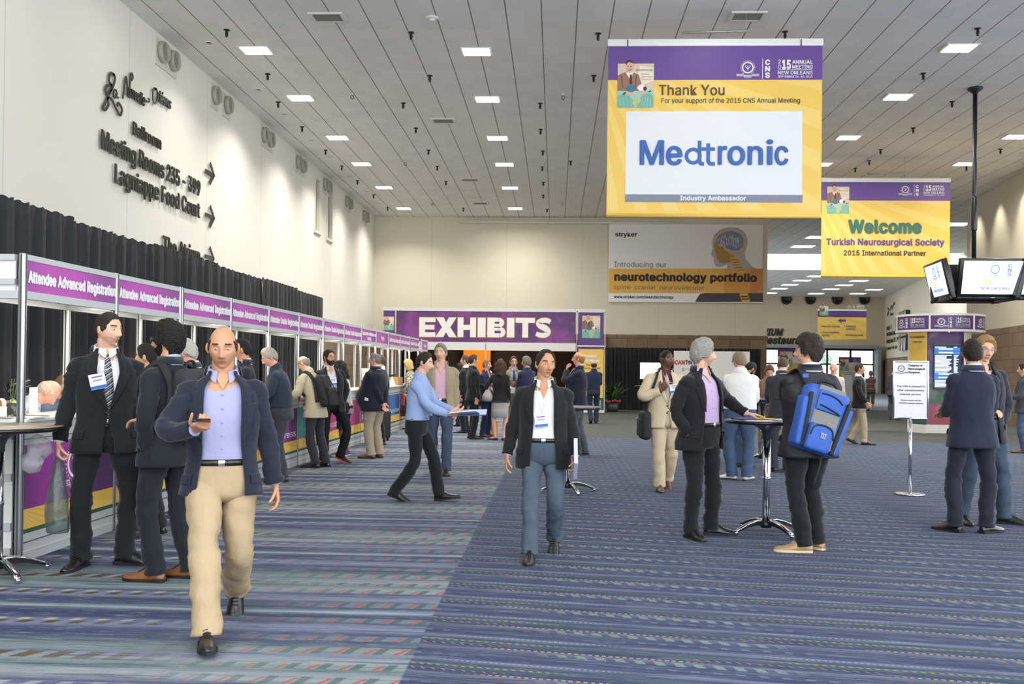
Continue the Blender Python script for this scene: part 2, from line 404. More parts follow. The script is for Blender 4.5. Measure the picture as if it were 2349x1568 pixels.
# left: narrow windows cut the wall; bottom band of ribbed block
WIN = []
for i, (xa, ya, xb, yb) in enumerate(((723, 390, 732, 535), (751, 415, 760, 553))):
    a = wall_at(xa, ya, LWX); b = wall_at(xb, yb, LWX); WIN.append((a.y, b.y, b.z, min(a.z, CEIL-.35)))
mb = MB(); y0 = -14.
for (wa, wb_, z0, z1) in WIN:
    mb.box((LWX-.15, (y0+wa)/2, (2.95+CEIL)/2), (.3, wa-y0, CEIL-2.95))
    mb.box((LWX-.15, (wa+wb_)/2, (2.95+z0)/2), (.3, wb_-wa, z0-2.95)); mb.box((LWX-.15, (wa+wb_)/2, (z1+CEIL)/2), (.3, wb_-wa, CEIL-z1)); y0 = wb_
mb.box((LWX-.15, (y0+BACKY)/2, (2.95+CEIL)/2), (.3, BACKY-y0, CEIL-2.95))
mb.box((LWX-.15, (BACKY-14)/2, 1.475), (.3, BACKY+14, 2.95), 1)
struct('wall_left', mb, [wl, kby], 'tall ivory wall with ribbed block base')
glass = mat('smoked_glass', '9a9a90', rough=.05, trans=.6, alpha=1.)
for i, (wa, wb_, z0, z1) in enumerate(WIN):
    mb = MB().box((LWX-.10, (wa+wb_)/2, (z0+z1)/2), (.02, wb_-wa-.08, z1-z0-.08), 1)
    mb.box((LWX+.01, (wa+wb_)/2, z0-.02), (.10, wb_-wa+.16, .08))
    for yy in (wa, wb_): mb.box((LWX-.03, yy, (z0+z1)/2), (.12, .05, z1-z0))
    mb.box((LWX-.03, (wa+wb_)/2, z1), (.12, wb_-wa, .05))
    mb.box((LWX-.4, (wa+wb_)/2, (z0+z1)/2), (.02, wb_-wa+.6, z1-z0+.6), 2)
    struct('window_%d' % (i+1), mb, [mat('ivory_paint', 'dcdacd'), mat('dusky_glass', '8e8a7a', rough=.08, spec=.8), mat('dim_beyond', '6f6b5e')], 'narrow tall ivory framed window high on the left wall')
# back wall with the exhibit hall opening
OX0, OX1, OZ = -6.2, 1.35, 2.75
mb = MB(); T = .4; yb = BACKY+T/2
mb.box(((LWX+8.25)/2, yb, (2.95+CEIL)/2), (8.25-LWX, T, CEIL-2.95))
mb.box(((LWX+OX0)/2, yb, 1.475), (OX0-LWX, T, 2.95), 1); mb.box(((OX1+8.25)/2, yb, 1.475), (8.25-OX1, T, 2.95), 1)
mb.box(((OX0+OX1)/2, yb, (OZ+2.95)/2), (OX1-OX0, T, 2.95-OZ), 1)
mb.box((8.1, 42.4, CEIL/2), (.3, 8, CEIL))
struct('wall_back', mb, [wb, kbx], 'cream wall above ribbed block, with the exhibit hall opening')
mb = MB().box((1.75, BACKY-.12, 1.475), (.45, .24, 2.95))
struct('trim_2', mb, kbx, 'ribbed block pier beside the exhibit hall entrance')
struct('trim_3', MB().box((.3, BACKY-.12, 7.33), (8.4, .2, .07)).box((4.2, BACKY-.1, 7.42), (1.9, .06, .04)), mat('ivory_paint', 'dcdacd'), 'pale pipe run along the top of the cream wall')
# exhibit hall beyond the opening
hall = MB().box((-2.4, 45.3, 3.9), (9, 13.6, .1)).box((-6.9, 45.3, 1.95), (.1, 13.6, 3.9)).box((1.6, 45.3, 1.95), (.1, 13.6, 3.9)).box((-2.4, 52, 1.95), (9, .1, 3.9))
struct('wall_hall', hall, mat('navy_drape_wall', '23283a', rough=.9), 'dark navy walls of the exhibit hall beyond the opening')
# far hall
FWY = 76.7
e0, e1 = at(1738, 797, FWY), at(2005, 797, FWY)
mb = MB(); dz = e0.z
mb.box((17, FWY+.2, (dz+CEIL)/2), (26, .4, CEIL-dz)); mb.box(((e1.x+30)/2, FWY+.2, dz/2), (30-e1.x, .4, dz))
struct('wall_far', mb, wall_mat('taupe_wall', 'c3b69c', 'c9bda5', 'x', 3.), 'far beige wall above the glass doors')
def oblique(name, a, b, z0, z1, m, label, th=.35, band=None):
    d = Vector((b[0]-a[0], b[1]-a[1], 0)); L = d.length; ang = math.atan2(d.y, d.x)
    mb = MB(); M = Matrix.Translation((a[0], a[1], 0)) @ Matrix.Rotation(ang, 4, 'Z')
    zb = z0 if band is None else band
    mb.box((L/2, th/2, (zb+z1)/2), (L, th, z1-zb))
    if band is not None: mb.box((L/2, th/2, (z0+band)/2), (L, th, band-z0), 1)
    o = mb.build(name, m); o.matrix_world = M; o['kind'] = 'structure'; o['label'] = label; return o
wr = wall_mat('beige_wall_panel', 'cdc6b2', 'd2cbb8', 'x', 3.6)
oblique('wall_right', (14.40, 34.0), (12.55, 20.5), 0, CEIL, [wr, kbx], 'beige right wall above ribbed block', band=3.0)
oblique('wall_far_right', (25.9, 77.), (20.4, 47.), 0, CEIL+.3, [wr, kbx], 'far right beige wall carrying sign letters', band=2.75)
struct('trim_4', MB().box((17.6, 34.2, CEIL/2), (6.4, .35, CEIL+.3)).box((20.6, 40.5, CEIL/2), (.3, 13, CEIL+.3)), wr, 'return wall behind the near right wall end')
# brown service doors in the far right wall
def along(a, b, t): return (a[0]+(b[0]-a[0])*t, a[1]+(b[1]-a[1])*t)
FA, FB = (25.9, 77.), (20.4, 47.)
for i, (px, w) in enumerate(((2014, 2.2), (2026, 3.0), (2094, 1.2))):
    best = min((k/400 for k in range(401)), key=lambda t: abs(proj((*along(FA, FB, t), 1.5))[0]-px))
    p = along(FA, FB, best); ang = math.atan2(FB[1]-FA[1], FB[0]-FA[0])
    mb = MB().box((0, .06, 1.3), (w, .12, 2.6)).box((0, .14, 1.28), (.03, .04, 2.5), 1)
    o = mb.build('door_%d' % (i+1), [mat('brown_door', '6a543f', rough=.5), mat('door_shadow_gap', '3c2f24')]); o.location = (p[0], p[1], 0); o.rotation_euler.z = ang+math.pi
    o['kind'] = 'structure'; o.location = Vector((p[0], p[1], 0))+Vector((math.sin(ang), -math.cos(ang), 0))*-.02
# glass entrance at the far end
x0, x1 = e0.x, e1.x
mb = MB(); dk = 0
for i in range(6):
    xx = x0+(x1-x0)*i/5; mb.box((xx, FWY+.05, dz/2), (.14, .14, dz))
mb.box(((x0+x1)/2, FWY+.05, dz-.08), (x1-x0, .14, .16)); mb.box(((x0+x1)/2, FWY+.05, 2.25), (x1-x0, .12, .12)); mb.box(((x0+x1)/2, FWY+.05, .06), (x1-x0, .14, .12))
mb.box(((x0+x1)/2, FWY+.05, dz/2), (x1-x0, .015, dz), 1)
struct('window_3', mb, [mat('dark_mullion', '2b2f33', rough=.4), mat('clear_glass', 'ffffff', rough=.02, trans=1., spec=.3)], 'glazed entrance with dark mullions at the far end')
mb = MB().box(((x0+x1)/2-.3, FWY-.5, dz+.12), (x1-x0+.5, 1.0, .24)).box((x1+.1, FWY-.5, dz/2+.1), (.25, 1.0, dz+.2))
struct('trim_5', mb, mat('grey_soffit', '8d9196'), 'grey soffit and jamb around the glazed entrance')
mb = MB()
for i in range(9): mb.box((x0+1.2+i*1.5, FWY+14, 4.), (.45, .4, 8.), 0)
mb.box(((x0+x1)/2, FWY+14.5, 3.2), (x1-x0+10, .3, .5)).box(((x0+x1)/2, FWY+15, 4), (x1-x0+12, .2, 8), 1)
struct('wall_exterior', mb, [mat('pale_stone', 'dcd8cc'), mat('pale_render', 'f0efea')], 'pale building seen through the far glass')

# ================================================================== LIGHTS ON THE CEILING
led = mat('led_diffuser', 'fffdf6', emit=7.0); alu = mat('satin_aluminium', 'b9bbbd', rough=.35, metal=.7); wht = mat('white_frame', 'dddbd5', rough=.5)
def make_light(z):
    r = empty('ceiling_light', (0, 0, z))
    MB().box((0, 0, -.012), (.60, .457, .02)).build('frame', wht, r)
    MB().box((0, 0, -.026), (.50, .40, .012)).build('diffuser', led, r)
    return r
CL = [(587, 116), (689, 225), (774, 316), (829, 376), (881, 430), (926, 478), (1093, 119), (1118, 228), (1141, 317), (1157, 377), (1170, 431), (1182, 478), (2200, 111), (2060, 223), (1946, 316), (1884, 377), (2330, 314), (2213, 376)]
first = None
nm = ['nearest', 'second', 'third', 'fourth', 'fifth', 'farthest']
for i, (px, py) in enumerate(CL):
    p = ceil_at(px, py, CEIL-.02)
    if i < 12: lab = 'square ceiling light, %s in the row %s' % (nm[i % 6], ('near the lettered wall', 'left of the hanging banners')[i//6])
    elif i < 16: lab = 'square ceiling light, %s in the row right of the large banner' % nm[i-12]
    else: lab = ('square ceiling light cut by the right picture edge', 'square ceiling light behind the monitor pole')[i-16]
    loc = (p.x, p.y, CEIL)
    if first is None:
        first = make_light(CEIL); o = first; o.location = loc
    else: o = dup(first, loc)
    tag(o, lab, 'light', 'square ceiling lights')
    la = bpy.data.lights.new('lamp', 'AREA'); la.shape = 'RECTANGLE'; la.size = .5; la.size_y = .4; la.energy = 40 if i < 6 else 86; la.color = (1., .95, .86); la.spread = R(130 if i < 6 else 160)
    lo = bpy.data.objects.new('lamp', la); COL.objects.link(lo); lo.location = (0, 0, -.04); lo.parent = o
NTH = ['first', 'second', 'third', 'fourth', 'fifth', 'sixth', 'seventh', 'eighth', 'ninth', 'tenth', 'eleventh', 'twelfth', 'thirteenth']
for i, (px, py) in enumerate(((1765, 672), (1788, 662), (1812, 653), (1840, 643), (1874, 633), (1872, 673), (1906, 663), (1936, 654), (1970, 644), (1968, 673), (2005, 664), (1842, 565), (1878, 544), (2192, 514), (2180, 583))):
    far = py > 600; z = CEIL if far else CEIL+.15
    p = ceil_at(px, py, z-.02)
    o = dup(first, (p.x, p.y, z)); o.scale = (2.0, 2.0, 1)
    for c in list(o.children):
        if c.type == 'LIGHT': bpy.data.objects.remove(c)
    tag(o, ('far hall ceiling light beyond the skylight, %s counted from the left rear' % NTH[i]) if far else ('ceiling light before the skylight, %s' % ('beside the skylight', 'behind the Welcome banner', 'right of the Welcome banner, upper', 'right of the Welcome banner, lower')[i-11]), 'light', 'far hall ceiling lights' if far else 'ceiling lights before the skylight')
# wall washers that scallop the left wall
for wi, yy in enumerate((6.5, 9.4, 12.3, 15.2, 17.6, 20.6, 22.6, 25.2, 27.2, 30., 32.5, 34.9, 36.8)):
    la = bpy.data.lights.new('wall_washer_lamp', 'SPOT'); la.energy = 5 if yy < 14 else .4; la.spot_size = R(62); la.spot_blend = .9; la.color = (1., .93, .80); la.shadow_soft_size = .06
    o = empty('wall_washer', (LWX+.75, yy, CEIL)); tag(o, 'recessed downlight washing the ivory wall, %s from the camera' % NTH[wi], 'light', 'wall washers')
    MB().lathe([(.085, 0), (.085, -.015), (.06, -.015), (.055, .0)], 16).build('trim_ring', wht, o)
    lo = bpy.data.objects.new('lamp', la); COL.objects.link(lo); lo.parent = o; lo.location = (0, 0, -.04); lo.rotation_euler = (0, R(-20), 0)
# the same fixtures continue towards the camera and behind the hanging banners
k_ = 0
for cx_, ys in ((-5.8, (5.2, 8.4, 11.6, 14.8)), (-1.6, (5.2, 8.4, 11.6, 14.8)), (2.6, (5.2, 8.4, 11.6, 14.8, 18.1, 21.3, 24.5, 27.7, 30.9, 34.)), (7.0, (5.2, 8.4, 11.6, 14.8)), (11.2, (8.4, 11.6, 14.8, 18.1, 21.3))):
    for yy in ys:
        o = dup(first, (cx_, yy, CEIL)); k_ += 1
        for c in list(o.children):
            if c.type == 'LIGHT': bpy.data.objects.remove(c)
        tag(o, 'ceiling light continuing the grid, %d metres along the hall in the %s column' % (round(yy), {-5.8: 'wall', -1.6: 'middle', 2.6: 'banner', 7.0: 'pole', 11.2: 'right wall'}[cx_]), 'light', 'square ceiling lights')
        la = bpy.data.lights.new('lamp', 'AREA'); la.shape = 'RECTANGLE'; la.size = .5; la.size_y = .4; la.energy = 7; la.color = (1., .95, .86); la.spread = R(165)
        lo = bpy.data.objects.new('lamp', la); COL.objects.link(lo); lo.location = (0, 0, -.04); lo.parent = o
# downlights washing the near right wall
ra, rb = Vector((14.40, 34.0, 0)), Vector((12.55, 20.5, 0)); rn = Vector((-(rb-ra).y, (rb-ra).x, 0)).normalized()
if rn.x > 0: rn = -rn
for wi in range(6):
    p = ra+(rb-ra)*((wi+.35)/6)+rn*.8; o = empty('wall_washer', (p.x, p.y, CEIL)); tag(o, 'recessed downlight washing the beige right wall, %s from the far end' % NTH[wi], 'light', 'right wall washers')
    MB().lathe([(.085, 0), (.085, -.015), (.06, -.015), (.055, .0)], 16).build('trim_ring', wht, o)
    la = bpy.data.lights.new('wall_washer_lamp', 'SPOT'); la.energy = 170; la.spot_size = R(70); la.spot_blend = .9; la.color = (1., .93, .80); la.shadow_soft_size = .06
    lo = bpy.data.objects.new('lamp', la); COL.objects.link(lo); lo.parent = o; lo.location = (0, 0, -.04); lo.rotation_euler = (0, R(-20), 0)
    d_ = -rn; lo.rotation_euler = Vector((d_.x*.36, d_.y*.36, -1)).to_track_quat('-Z', 'Y').to_euler()
# warm glow inside the exhibit hall
o = empty('hall_glow', (-3.6, 47.5, 3.6)); tag(o, 'warm lamp glowing inside the exhibit hall', 'light')
la = bpy.data.lights.new('lamp', 'AREA'); la.energy = 420; la.size = 2.; la.color = (1., .55, .2)
lo = bpy.data.objects.new('lamp', la); COL.objects.link(lo); lo.parent = o; lo.rotation_euler = (R(50), 0, 0)
MB().box((0, 0, .04), (.6, .6, .06)).build('housing', mat('dark_mullion', '2b2f33'), o)
struct('wall_orange', MB().box((-4.2, 51, 1.95), (1.45, .1, 3.9)), mat('orange_wall', 'e8903a', rough=.8), 'orange lit wall inside the exhibit hall')

# sprinklers, hooks, vents, detectors
dkm = mat('dark_bronze', '2a2824', rough=.5, metal=.4)
def make_sprinkler():
    r = empty('sprinkler', (0, 0, CEIL))
    MB().lathe([(.055, 0), (.055, -.012), (.02, -.016), (.022, -.06)], 12).build('escutcheon', dkm, r)
    MB().lathe([(.026, -.055), (.03, -.09), (.012, -.115), (.028, -.12), (.028, -.126)], 10).build('nozzle', dkm, r)
    return r
SP = [(520, 76), (614, 176), (638, 240), (693, 296), (747, 349), (784, 385), (820, 418), (857, 450), (889, 479), (943, 82), (986, 180), (925, 242), (954, 299), (983, 349), (1003, 386), (1023, 420), (1063, 481), (1372, 84), (1362, 180), (1239, 243), (1240, 302), (1245, 351), (1244, 387), (1246, 422), (1246, 451), (1255, 483), (1309, 374),
      (2243, 73), (2118, 175), (2184, 239), (2095, 299), (2020, 348), (1994, 373), (1962, 390), (2295, 347), (2217, 387), (1801, 80)]
spr = None
ORD = ['first', 'second', 'third', 'fourth', 'fifth', 'sixth', 'seventh', 'eighth', 'ninth', 'tenth', 'eleventh']
for i, (px, py) in enumerate(SP):
    p = ceil_at(px, py, CEIL-.06); loc = (p.x, p.y, CEIL)
    if spr is None: spr = make_sprinkler(); o = spr; o.location = loc
    else: o = dup(spr, loc)
    k0, where = [(0, 'file nearest the lettered wall'), (9, 'file between the two left light rows'), (17, 'file right of the middle light row'), (27, 'scattered file right of the large banner')][(i >= 9)+(i >= 17)+(i >= 27)]
    tag(o, 'small dark ceiling sprinkler, %s in the %s' % (ORD[i-k0], where), 'sprinkler', 'ceiling sprinklers')
def make_hook():
    r = empty('ceiling_hook', (0, 0, CEIL))
    MB().lathe([(.03, 0), (.03, -.02), (.012, -.03), (.012, -.04)], 10).build('anchor', wht, r)
    MB().tube([(.032*math.sin(t), 0, -.085+.045*math.cos(t)) for t in [2*math.pi*k/14 for k in range(15)]], .008, 6).build('eye_ring', dkm, r); return r
hk = None
for px, py, lb in ((808, 219, 'black ring hook in the ceiling between the first two light rows, nearest'), (930, 373, 'black ring hook in the ceiling, middle one of the left file'), (992, 466, 'small black ring hook near the cream back wall'), (1292, 220, 'black ring hook just left of the large hanging banner'), (1290, 466, 'small black ring hook above the banner gap at the back')):
    p = ceil_at(px, py, CEIL-.05); loc = (p.x, p.y, CEIL)
    if hk is None: hk = make_hook(); o = hk; o.location = loc
    else: o = dup(hk, loc)
    tag(o, lb, 'hook', 'ceiling hooks')
def make_vent():
    r = empty('ceiling_vent', (0, 0, CEIL)); fr = MB()
    for s in (-1, 1): fr.box((s*.27, 0, -.012), (.06, .42, .024)).box((0, s*.19, -.012), (.6, .045, .024))
    fr.build('frame', wht, r); MB().box((0, 0, -.004), (.5, .36, .008)).build('backing', mat('vent_dark', '6d6a62'), r)
    sl = MB()
    for k in range(9): sl.box((0, -.15+k*.0375, -.012), (.5, .006, .014))
    sl.build('louvre', mat('vent_louvre', '8e8b82', rough=.4), r); return r
vt = None
for px, py, lb in ((752, 40, 'grey louvred ceiling vent above the nearest light row'), (1017, 277, 'grey louvred ceiling vent beside the second middle light'), (1078, 412, 'grey louvred ceiling vent before the back wall, third in file'), (1102, 466, 'grey louvred ceiling vent closest to the back wall'), (1714, 38, 'grey louvred ceiling vent above the large hanging banner')):
    p = ceil_at(px, py, CEIL-.01); loc = (p.x, p.y, CEIL)
    if vt is None: vt = make_vent(); o = vt; o.location = loc
    else: o = dup(vt, loc)
    tag(o, lb, 'vent', 'ceiling vents')
for k, (px, py, lb) in enumerate(((991, 42, 'white round smoke detector on the near ceiling'), (1136, 455, 'tiny white smoke detector far along the ceiling'))):
    p = ceil_at(px, py, CEIL-.02)
    o = empty('smoke_detector', (p.x, p.y, CEIL)); tag(o, lb, 'smoke detector', 'smoke detectors')
    MB().lathe([(.11, 0), (.11, -.02), (.085, -.035)], 20).build('base', wht, o); MB().lathe([(.05, -.03), (.05, -.06), (.02, -.07)], 16).build('sensor', wht, o)
# round air nozzles high on the left wall
def make_nozzle():
    r = empty('air_nozzle'); M = Matrix.Rotation(R(90), 4, 'Y')
    MB().box((.012, 0, -.03), (.024, .46, .5)).build('back_plate', mat('ivory_plate', 'd3d1c4'), r)
    MB().lathe([(.19, .02), (.195, .10), (.175, .13), (.16, .10), (.155, .05)], 28, M=M).build('outer_ring', mat('nozzle_grey', 'a9a69a', rough=.4), r)
    MB().lathe([(.12, .02), (.125, .08), (.10, .10), (.07, .07), (.02, .09)], 22, M=M).build('inner_cone', mat('nozzle_dark', '8a877b', rough=.4), r)
    cc = MB()
    for k in range(4): cc.box((.06, 0, 0), (.02, .36, .02), M=Matrix.Rotation(R(45*k+20), 4, 'X'))
    cc.build('grille', mat('nozzle_dark', '8a877b'), r); return r
nz0 = None
NZ = [(367, 107), (387, 125), (490, 208), (518, 230), (603, 297), (613, 303), (681, 362), (689, 368), (743, 413), (750, 418), (793, 455), (798, 459), (833, 486), (838, 489)]
on = ['first', 'second', 'third', 'fourth', 'fifth', 'sixth', 'seventh']
for i, (px, py) in enumerate(NZ):
    p = wall_at(px, py, LWX)
    if i % 2 == 0: pair_y = p.y
    loc = (LWX, p.y if i % 2 == 0 else max(p.y, pair_y+.5), CEIL-.32)
    if nz0 is None: nz0 = make_nozzle(); o = nz0; o.location = loc
    else: o = dup(nz0, loc)
    tag(o, 'grey round air nozzle, %s of the %s pair along the lettered wall top' % (('nearer', 'farther')[i % 2], on[i//2]), 'air nozzle', 'round air nozzles')
for i, px in enumerate((1803, 1858, 1920, 1982)):
    p = at(px, 686, FWY); o = MB().lathe([(.42, 0), (.42, .12), (.3, .14), (.25, .06)], 24, M=Matrix.Rotation(R(90), 4, 'X')).build('wall_speaker', mat('black_gloss', '1b1b1c', rough=.3))
    o.location = (p.x, FWY, p.z); tag(o, 'black round wall disc under the far ceiling, %s from left' % on[i], 'speaker', 'far wall discs')
# ================================================================== SIGNS, BANNERS, BOOTHS
PUR = mat('banner_purple', '63458f', rough=.45, bump=.25, bscale=(2.5, 2.5, 1.2)); YEL = mat('banner_yellow', 'ecc458', rough=.45, bump=.25, bscale=(2.5, 2.5, 1.2))
WHT = mat('print_white', 'e4e5e9', rough=.5); TXTW = mat('lettering_white', 'f4f2f4', rough=.5); TXTB = mat('lettering_umber', '5d4a3c'); TXTK = mat('lettering_black', '262422')
TXTP = mat('lettering_purple', '6a4a93'); GRN = mat('print_green', '245a45'); BLU = mat('print_blue', '3d6bb5'); SLATE = mat('print_slate', '84879b')
ART = [mat('art_beige', 'd9c3ae'), mat('art_brown', '96705c'), mat('art_skin', 'd9ad98'), mat('art_white', 'efeae4'), mat('art_teal', '9fcabd'), mat('art_cap', '35798f'), mat('art_gown', '74b3a2'), mat('art_ochre', 'cdbf72'), mat('art_dark', '4b3328'), mat('art_pale', 'e9dccb')]
SILV = mat('silver_frame', 'c9cacb', rough=.35, metal=.6)

def emblem(mb, cx, cz, s, off=-.004, mi=0):
    """round society seal: wreath ring, centre sign, ribbon underneath; s = outer radius"""
    ring2(mb, cx, cz, s*.62, s*.78, off, mi)
    for k in range(26):
        t = 2*math.pi*k/26
        if -2.0 < math.atan2(math.sin(t), math.cos(t)) < -1.14: continue
        disc2(mb, cx+s*.93*math.cos(t), cz+s*.93*math.sin(t), s*.055, off, mi, n=6)
    stroke(mb, [(cx-s*.30, cz+s*.34), (cx-s*.24, cz+s*.05), (cx, cz-s*.12), (cx+s*.24, cz+s*.05), (cx+s*.30, cz+s*.34)], s*.07, off, mi, 4)
    stroke(mb, [(cx, cz+s*.30), (cx, cz-s*.38)], s*.07, off, mi, 2)
    for (a, b, c, d) in ((-1.5, -.55, -1.15, -.9), (-.5, .5, -1.32, -1.06), (.55, 1.5, -1.15, -.9)):
        quad(mb, cx+s*a, cx+s*b, cz+s*c, cz+s*c+s*.05, off, mi); quad(mb, cx+s*a, cx+s*b, cz+s*d, cz+s*d+s*.05, off, mi)
        quad(mb, cx+s*a, cx+s*a+s*.05, cz+s*c, cz+s*d, off, mi); quad(mb, cx+s*b-s*.05, cx+s*b, cz+s*c, cz+s*d, off, mi)
        for j in range(6): quad(mb, cx+s*(a+.1+(b-a-.2)*j/6), cx+s*(a+.1+(b-a-.2)*(j+.6)/6), cz+s*(c+.1), cz+s*(d-.05), off, mi)
def meeting(mb, x0, x1, z0, z1, off=-.004, mi=0):
    """2015 ANNUAL MEETING / NEW ORLEANS / SEPTEMBER 26-30, 2015 block"""
    w, h = x1-x0, z1-z0
    text(mb, '2', x0, x0+.08*w, z0+.78*h, .22*h, off, .0, 0, mi); text(mb, '0', x0, x0+.09*w, z0+.50*h, .22*h, off, .0, 0, mi)
    text(mb, '15', x0+.11*w, x0+.37*w, z0+.50*h, .46*h, off, .05, 0, mi)
    text(mb, 'ANNUAL', x0+.41*w, x1, z0+.77*h, .20*h, off, .02, 0, mi); text(mb, 'MEETING', x0+.41*w, x1, z0+.50*h, .20*h, off, .02, 0, mi)
    quad(mb, x0, x1, z0+.425*h, z0+.445*h, off, mi)
    text(mb, 'NEW ORLEANS', x0, x1, z0+.17*h, .19*h, off, .012, 0, mi); text(mb, 'SEPTEMBER 26-30, 2015', x0, x1, z0, .11*h, off, .015, 0, mi)
def cns(mb, x0, x1, z0, z1, off=-.004, mi=0):
    h = z1-z0
    for k, ch in enumerate('CNS'): text(mb, ch, x0, x1, z1-h*(.28+.36*k), .27*h, off, .045, 0, mi)
def logo_row(mb, x0, x1, z0, z1, off=-.004, mi=0):
    w, h = x1-x0, z1-z0
    s = h*.40; emblem(mb, x0+w*.155, z0+h*.56, s, off, mi)
    quad(mb, x0+w*.345, x0+w*.352, z0-h*.06, z1+h*.06, off, mi)
    cns(mb, x0+w*.38, x0+w*.445, z0+h*.02, z1-h*.02, off, mi); meeting(mb, x0+w*.55, x1, z0+h*.02, z1-h*.02, off, mi)
def mentor_art(name, parent, x0, x1, z0, z1, off=-.006, words_=True):
    """printed picture: seated gentleman in brown above two masked surgeons in teal (plain stand-in)"""
    w, h = x1-x0, z1-z0; mb = MB(); X = lambda t: x0+w*t; Z = lambda t: z0+h*t
    P = lambda pts, mi, o: poly(mb, [(X(a), Z(b)) for a, b in pts], off-o, mi)
    def E(cx, cz, rx, rz, mi, o): poly(mb, [(X(cx)+w*rx*math.cos(2*math.pi*k/18), Z(cz)+h*rz*math.sin(2*math.pi*k/18)) for k in range(18)], off-o, mi)
    P([(0, 0), (1, 0), (1, 1), (0, 1)], 0, 0); P([(0, 0), (1, 0), (1, .42), (.55, .36), (0, .42)], 4, .001)
    P([(.5, .45), (1, .62), (1, .9), (.6, .95)], 9, .0005)
    P([(0, .38), (0, .73), (.18, .80), (.30, .82), (.42, .80), (.58, .75), (.66, .55), (.60, .38)], 1, .002)
    P([(.22, .80), (.36, .62), (.43, .80)], 3, .003); P([(.34, .75), (.39, .75), (.41, .55), (.36, .52), (.32, .56)], 8, .004)
    for a, b in ((.1, .14), (.52, .49)): stroke(mb, [(X(a), Z(.74)), (X(b), Z(.45))], w*.018, off-.004, 8, 2)
    E(.33, .92, .115, .135, 2, .004); P([(.22, .96), (.235, 1.04), (.30, 1.085), (.38, 1.08), (.43, 1.03), (.445, .95), (.42, 1.01), (.30, 1.035)], 8, .005)
    for a in (.285, .365): E(a, .935, .022, .009, 8, .006)
    stroke(mb, [(X(.28), Z(.865)), (X(.33), Z(.85)), (X(.385), Z(.868))], w*.016, off-.006, 8, 3); stroke(mb, [(X(.335), Z(.93)), (X(.345), Z(.89)), (X(.325), Z(.885))], w*.01, off-.006, 1, 3)
    P([(0, 0), (0, .26), (.12, .31), (.30, .29), (.44, .16), (.46, 0)], 6, .004); P([(.54, 0), (.60, .2), (.72, .31), (.9, .32), (1, .25), (1, 0)], 6, .004)
    E(.35, .34, .11, .07, 2, .005); E(.37, .43, .14, .08, 5, .006); E(.68, .36, .09, .07, 2, .005); E(.66, .45, .11, .07, 3, .006); E(.76, .43, .05, .05, 8, .007)
    P([(.14, .31), (.22, .36), (.24, .33), (.17, .28)], 8, .007); P([(.86, .37), (.93, .39), (.93, .36), (.86, .34)], 8, .007)
    E(.57, .16, .08, .06, 7, .006); E(.47, .10, .06, .05, 7, .007)
    for k in range(4): stroke(mb, [(X(.05+.1*k), Z(.24)), (X(.09+.1*k), Z(.03))], w*.014, off-.007, 4, 2); stroke(mb, [(X(.70+.07*k), Z(.24)), (X(.66+.08*k), Z(.03))], w*.014, off-.007, 4, 2)
    if words_:
        text(mb, 'Mentorship', X(.50), X(.975), Z(.83), h*.05, off-.004, 0, .35, 8)
        for s_, a, b in (('Service', .87, .745), ('Education', .965, .685), ('Progress', .93, .625)): text(mb, s_, X(.65), X(a), Z(b), h*.034, off-.004, 0, .35, 1)
    return mb.build(name, ART, parent, fix=False)
def rays(mb, x0, x1, z0, z1, off, mi, n=9):
    cx, cz = x0-(x1-x0)*.1, z1+(z1-z0)*.3
    for k in range(n):
        a = -1.45+1.4*k/n; b = a+.07
        pts = []
        for t in (a, b):
            for rr in (0, 1):
                pass
        L = (x1-x0)*1.6; p = [(cx, cz), (cx+L*math.cos(a), cz+L*math.sin(a)), (cx+L*math.cos(b), cz+L*math.sin(b))]
        q = clip(p, x0, x1, z0, z1)
        if len(q) >= 3: poly(mb, q, off, mi)
def clip(p, x0, x1, z0, z1):
    for ax, lim, sg in ((0, x0, 1), (0, x1, -1), (1, z0, 1), (1, z1, -1)):
        out = []
        for i in range(len(p)):
            a, b = p[i-1], p[i]; ia = sg*(a[ax]-lim) >= 0; ib = sg*(b[ax]-lim) >= 0
            if ia != ib:
                t = (lim-a[ax])/(b[ax]-a[ax]); out.append((a[0]+(b[0]-a[0])*t, a[1]+(b[1]-a[1])*t))
            if ib: out.append(b)
        p = out
        if not p: break
    return p
YEL2 = mat('banner_yellow_ray', 'efce70', rough=.45)

class Banner:
    """flat hanging banner facing the camera side at depth Y; u() maps a photo point to its own metres"""
    def __init__(s, name, Y, px0, px1, py0, py1, label, cat='banner', rz=0):
        s.Y = Y; a, b = at(px0, py1, Y), at(px1, py0, Y); s.c = Vector(((a.x+b.x)/2, Y, (a.z+b.z)/2)); s.w, s.h = b.x-a.x, b.z-a.z
        s.root = empty(name, s.c, rz, label, cat)
    def u(s, px, py): p = at(px, py, s.Y)-s.c; return p.x, p.z
    def t(s, mb, str_, px0, px1, py, pyc, **k):
        x0, z = s.u(px0, py); x1, _ = s.u(px1, py); z2 = s.u(px0, pyc)[1]
        return text(mb, str_, x0, x1, z, z2-z, **k)
    def q(s, mb, px0, px1, py0, py1, off=-.003, mi=0):
        x0, z0 = s.u(px0, py1); x1, z1 = s.u(px1, py0); return quad(mb, x0, x1, z0, z1, off, mi)
def cloth(w, z0, z1, seed, mi_cut=None, th=.01, hem=True):
    """gently creased hanging sheet between heights z0..z1, split into two colours at mi_cut"""
    mb = MB(); nx, nz = 24, 14; zs = [z0+(z1-z0)*k/nz for k in range(nz+1)]
    return mb
